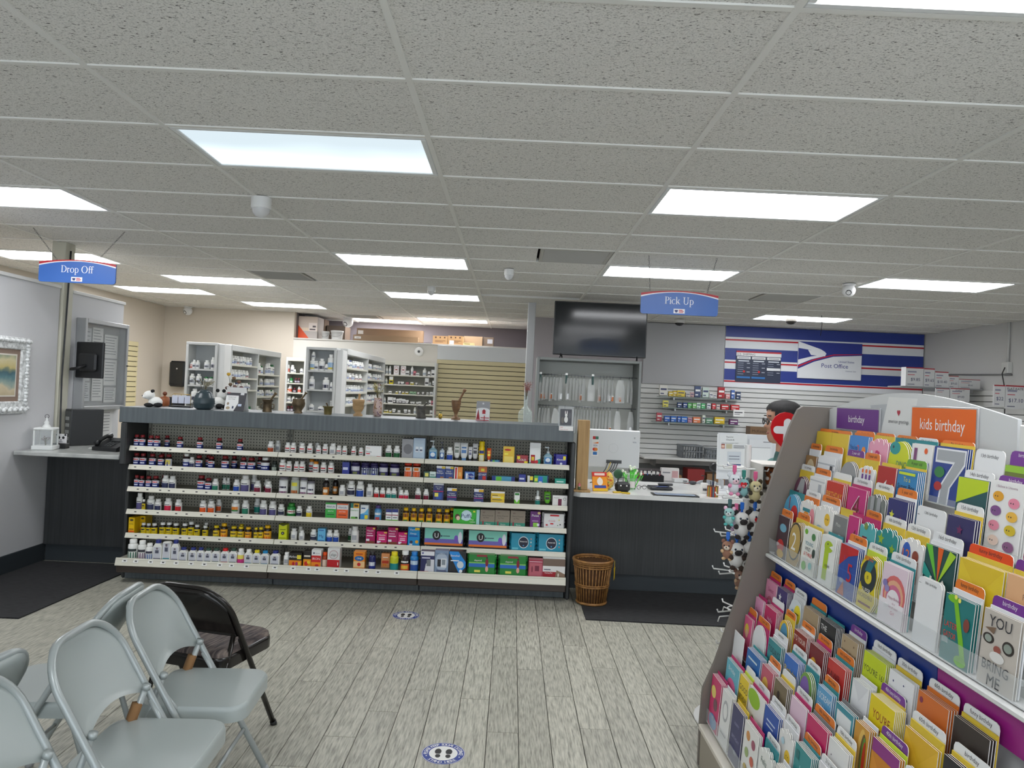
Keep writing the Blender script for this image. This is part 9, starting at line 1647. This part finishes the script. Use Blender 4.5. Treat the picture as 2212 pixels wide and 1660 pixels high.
# ================================================================ CUSTOMER
PX_,PY_ = at(1693,900,4.22).x,4.22
SKN = noise_mat('skin',[(0.3,(186,138,112)),(0.7,(204,156,130))],nscale=8,rough=.5); HAIR = noise_mat('black_hair',[(0.3,(14,13,13)),(0.7,(30,27,27))],scale=(6,40,6),nscale=8,rough=.75); SHRT = noise_mat('teal_shirt',[(0.3,(60,96,96)),(0.7,(86,122,118))],nscale=40,rough=.9); TRS = M((44,46,54),.9)
chin = at(1668,958,4.22).z; HT = at(1690,866,4.22).z - chin
P = thing('person','customer with short black hair, glasses and teal shirt, standing in profile facing left','person',(PX_,PY_,0))
# head: rings from chin to crown, facing -X
fr = [(0.0,.060),(.03,.080),(.09,.088),(.16,.094),(.21,.093),(.245,.097),(.28,.090),(.31,.092),(.36,.110),(.40,.119),(.43,.106),(.50,.090),(.56,.092),(.62,.100),(.70,.100),(.80,.090),(.90,.078),(.97,.046),(1.0,.012)]
def lerpt(tab,t):
    for (a,va),(b_,vb) in zip(tab,tab[1:]):
        if t <= b_: return va + (vb - va) * (t - a) / (b_ - a)
    return tab[-1][1]
bk = [(0,.000),(.1,.03),(.22,.07),(.4,.094),(.6,.102),(.75,.096),(.9,.080),(.97,.05),(1,.012)]; wd_ = [(0,.022),(.06,.036),(.2,.054),(.35,.064),(.5,.071),(.65,.076),(.8,.073),(.92,.056),(.97,.036),(1,.010)]
base_fr = [(0,.058),(.1,.080),(.3,.082),(.5,.084),(.65,.094),(.8,.092),(.9,.078),(.97,.046),(1,.012)]
def head_pts(scale=1.0,smoothf=False):
    vs = []; ts = [i / 26 for i in range(27)]; n = 24
    for t in ts:
        for i in range(n):
            a = math.tau * i / n; c,s_ = math.cos(a),math.sin(a); bf = lerpt(base_fr,t); w = lerpt(wd_,t)
            if c >= 0: rx = bf + (0 if smoothf else (lerpt(fr,t) - bf) * math.exp(-(a if a < math.pi else a - math.tau) ** 2 / .10))
            else: rx = lerpt(bk,t)
            vs.append((-c * rx * scale,s_ * w * scale,t * HT))
    return vs,n,len(ts)
vs,n,k = head_pts(); m = MB(); m.add(vs,[(j * n + (i + 1) % n,j * n + i,(j + 1) * n + i,(j + 1) * n + (i + 1) % n) for j in range(k - 1) for i in range(n)],SKN,True)
m.lathe([(.056,-.16),(.054,-.06),(.052,.05)],SKN,16,.018,0,0); 
for e in (-1,1): m.sphere((.008,e * .074,HT * .46),.03,SKN,8,6,(.7,.35,1.1))
hb = m.build('head',P,(0,0,chin))
vs,n,k = head_pts(1.09,True); fs = []
for j in range(k - 1):
    for i in range(n):
        a = math.tau * (i + .5) / n; a = a if a < math.pi else math.tau - a; t = (j + .5) / 26; line = .77 if a < .55 else (.77 - (a - .55) * .42 if a < 1.2 else (.50 if a < 1.75 else .30))
        if t > line: fs.append((j * n + (i + 1) % n,j * n + i,(j + 1) * n + i,(j + 1) * n + (i + 1) % n))
fs.append(tuple(range((k - 1) * n,k * n))[::-1]); m = MB(); m.add([(x,y,z * 1.03 - .002) for x,y,z in vs],fs,HAIR,True); m.build('hair',hb)
GB = M((24,24,26),.3); ez = HT * .52
for e in (-1,1):
    m = MB(); m.tube([(-.104 + .004 * math.cos(a),e * .034 + .025 * math.cos(a),ez - .004 + .018 * math.sin(a)) for a in [math.tau * q / 14 for q in range(14)]],.003,GB,5,closed=True); g_ = m.build('glasses_rim',hb); m = MB(); m.tube([(-.1,e * .06,ez + .004),(-.02,e * .079,ez + .004),(.02,e * .078,ez - .01)],.0026,GB,5); m.build('temple_arm',g_)
    MB().sphere((-.085,e * .032,ez - .004),.012,M((230,228,224),.2),8,6,(.7,1,.7)).build('eye',hb); MB().sphere((-.0935,e * .032,ez - .004),.006,M((40,28,22),.2),6,5,(.5,1,1)).build('pupil',hb); MB().bbox(-.099,e * .034 - .017,ez + .026,-.088,e * .034 + .017,ez + .032,HAIR,.002).build('eyebrow',hb)
m = MB(); m.tube([(-.112,-.010,ez),(-.116,0,ez + .003),(-.112,.010,ez)],.0025,GB,5); m.build('glasses_bridge',hb); MB().sphere((-.089,0,HT * .235),.018,M((160,100,92),.5),8,6,(.35,1.0,.32)).build('lips',hb)
# body, grown as one skin
sh = chin - .13
def bm_tubes(segs,mat,name,parent,n=14):
    "limbs as tapered tubes fused into one closed surface"
    m = MB()
    for pts,rad in segs:
        m.tube(pts,.05,mat,n,radii=rad); 
        for q in (0,-1): m.sphere(pts[q],rad[q],mat,n,8)
    o = m.build(name,parent); r = o.modifiers.new('fuse','REMESH'); r.mode = 'VOXEL'; r.voxel_size = .012; r.use_smooth_shade = True
    s_ = o.modifiers.new('smooth','SMOOTH'); s_.iterations = 6; return o
tor = [[(.03,0,.92),(.03,0,1.05),(.025,0,1.2),(.02,0,sh - .05)],[.125,.125,.135,.10]]
segs = [tor] + [[[(.03,e * .06,.95),(.03,e * .07,1.1),(.025,e * .09,sh - .1),(.02,e * .12,sh - .03)],[.11,.11,.115,.07]] for e in (-1,1)] + [[[(.02,e * .15,sh - .03),(.02,e * .21,sh - .12),(.01,e * .235,sh - .26)],[.07,.06,.055]] for e in (-1,1)] + [[[(.018,0,sh - .03),(.018,0,sh + .06)],[.085,.062]]]
bm_tubes(segs,SHRT,'shirt',P)
bm_tubes([[[(.03,e * .07,.93),(.03,e * .09,.75),(.02,e * .1,.48),(.03,e * .1,.09)],[.115,.095,.07,.055]] for e in (-1,1)],TRS,'trousers',P)
fing = []
for e in (-1,1):
    hx,hy_,hz = -.05,e * .26,sh - .60
    fing.append([[(.01,e * .235,sh - .22),(.0,e * .25,sh - .34),(-.03,e * .26,sh - .5)],[.045,.042,.03]]); fing.append([[(-.03,e * .26,sh - .5),(hx,hy_,hz + .03)],[.03,.036]])
    for q,(dx,L_) in enumerate(((-.03,.075),(-.01,.085),(.01,.08),(.028,.065))): fing.append([[(hx + dx,hy_,hz + .01),(hx + dx - .004,hy_ - e * .006,hz - L_ * .5),(hx + dx,hy_ - e * .02,hz - L_)],[.011,.0095,.008]])
    fing.append([[(hx - .03,hy_,hz + .04),(hx - .055,hy_ - e * .01,hz + .01),(hx - .06,hy_ - e * .012,hz - .02)],[.012,.011,.009]])
for e in (0,1):
    m = MB()
    for pts,rad in fing[e * 7:(e + 1) * 7]:
        m.tube(pts,.02,SKN,8,radii=rad)
        for q in (0,-1): m.sphere(pts[q],rad[q],SKN,8,6)
    o = m.build('arm',P); r = o.modifiers.new('fuse','REMESH'); r.mode = 'VOXEL'; r.voxel_size = .006; r.use_smooth_shade = True
for e in (-1,1): m = MB(); m.sphere((-.02,e * .1,.045),.05,M((30,30,32),.5),12,8,(2.6,.95,.9)); m.build('shoe',P)
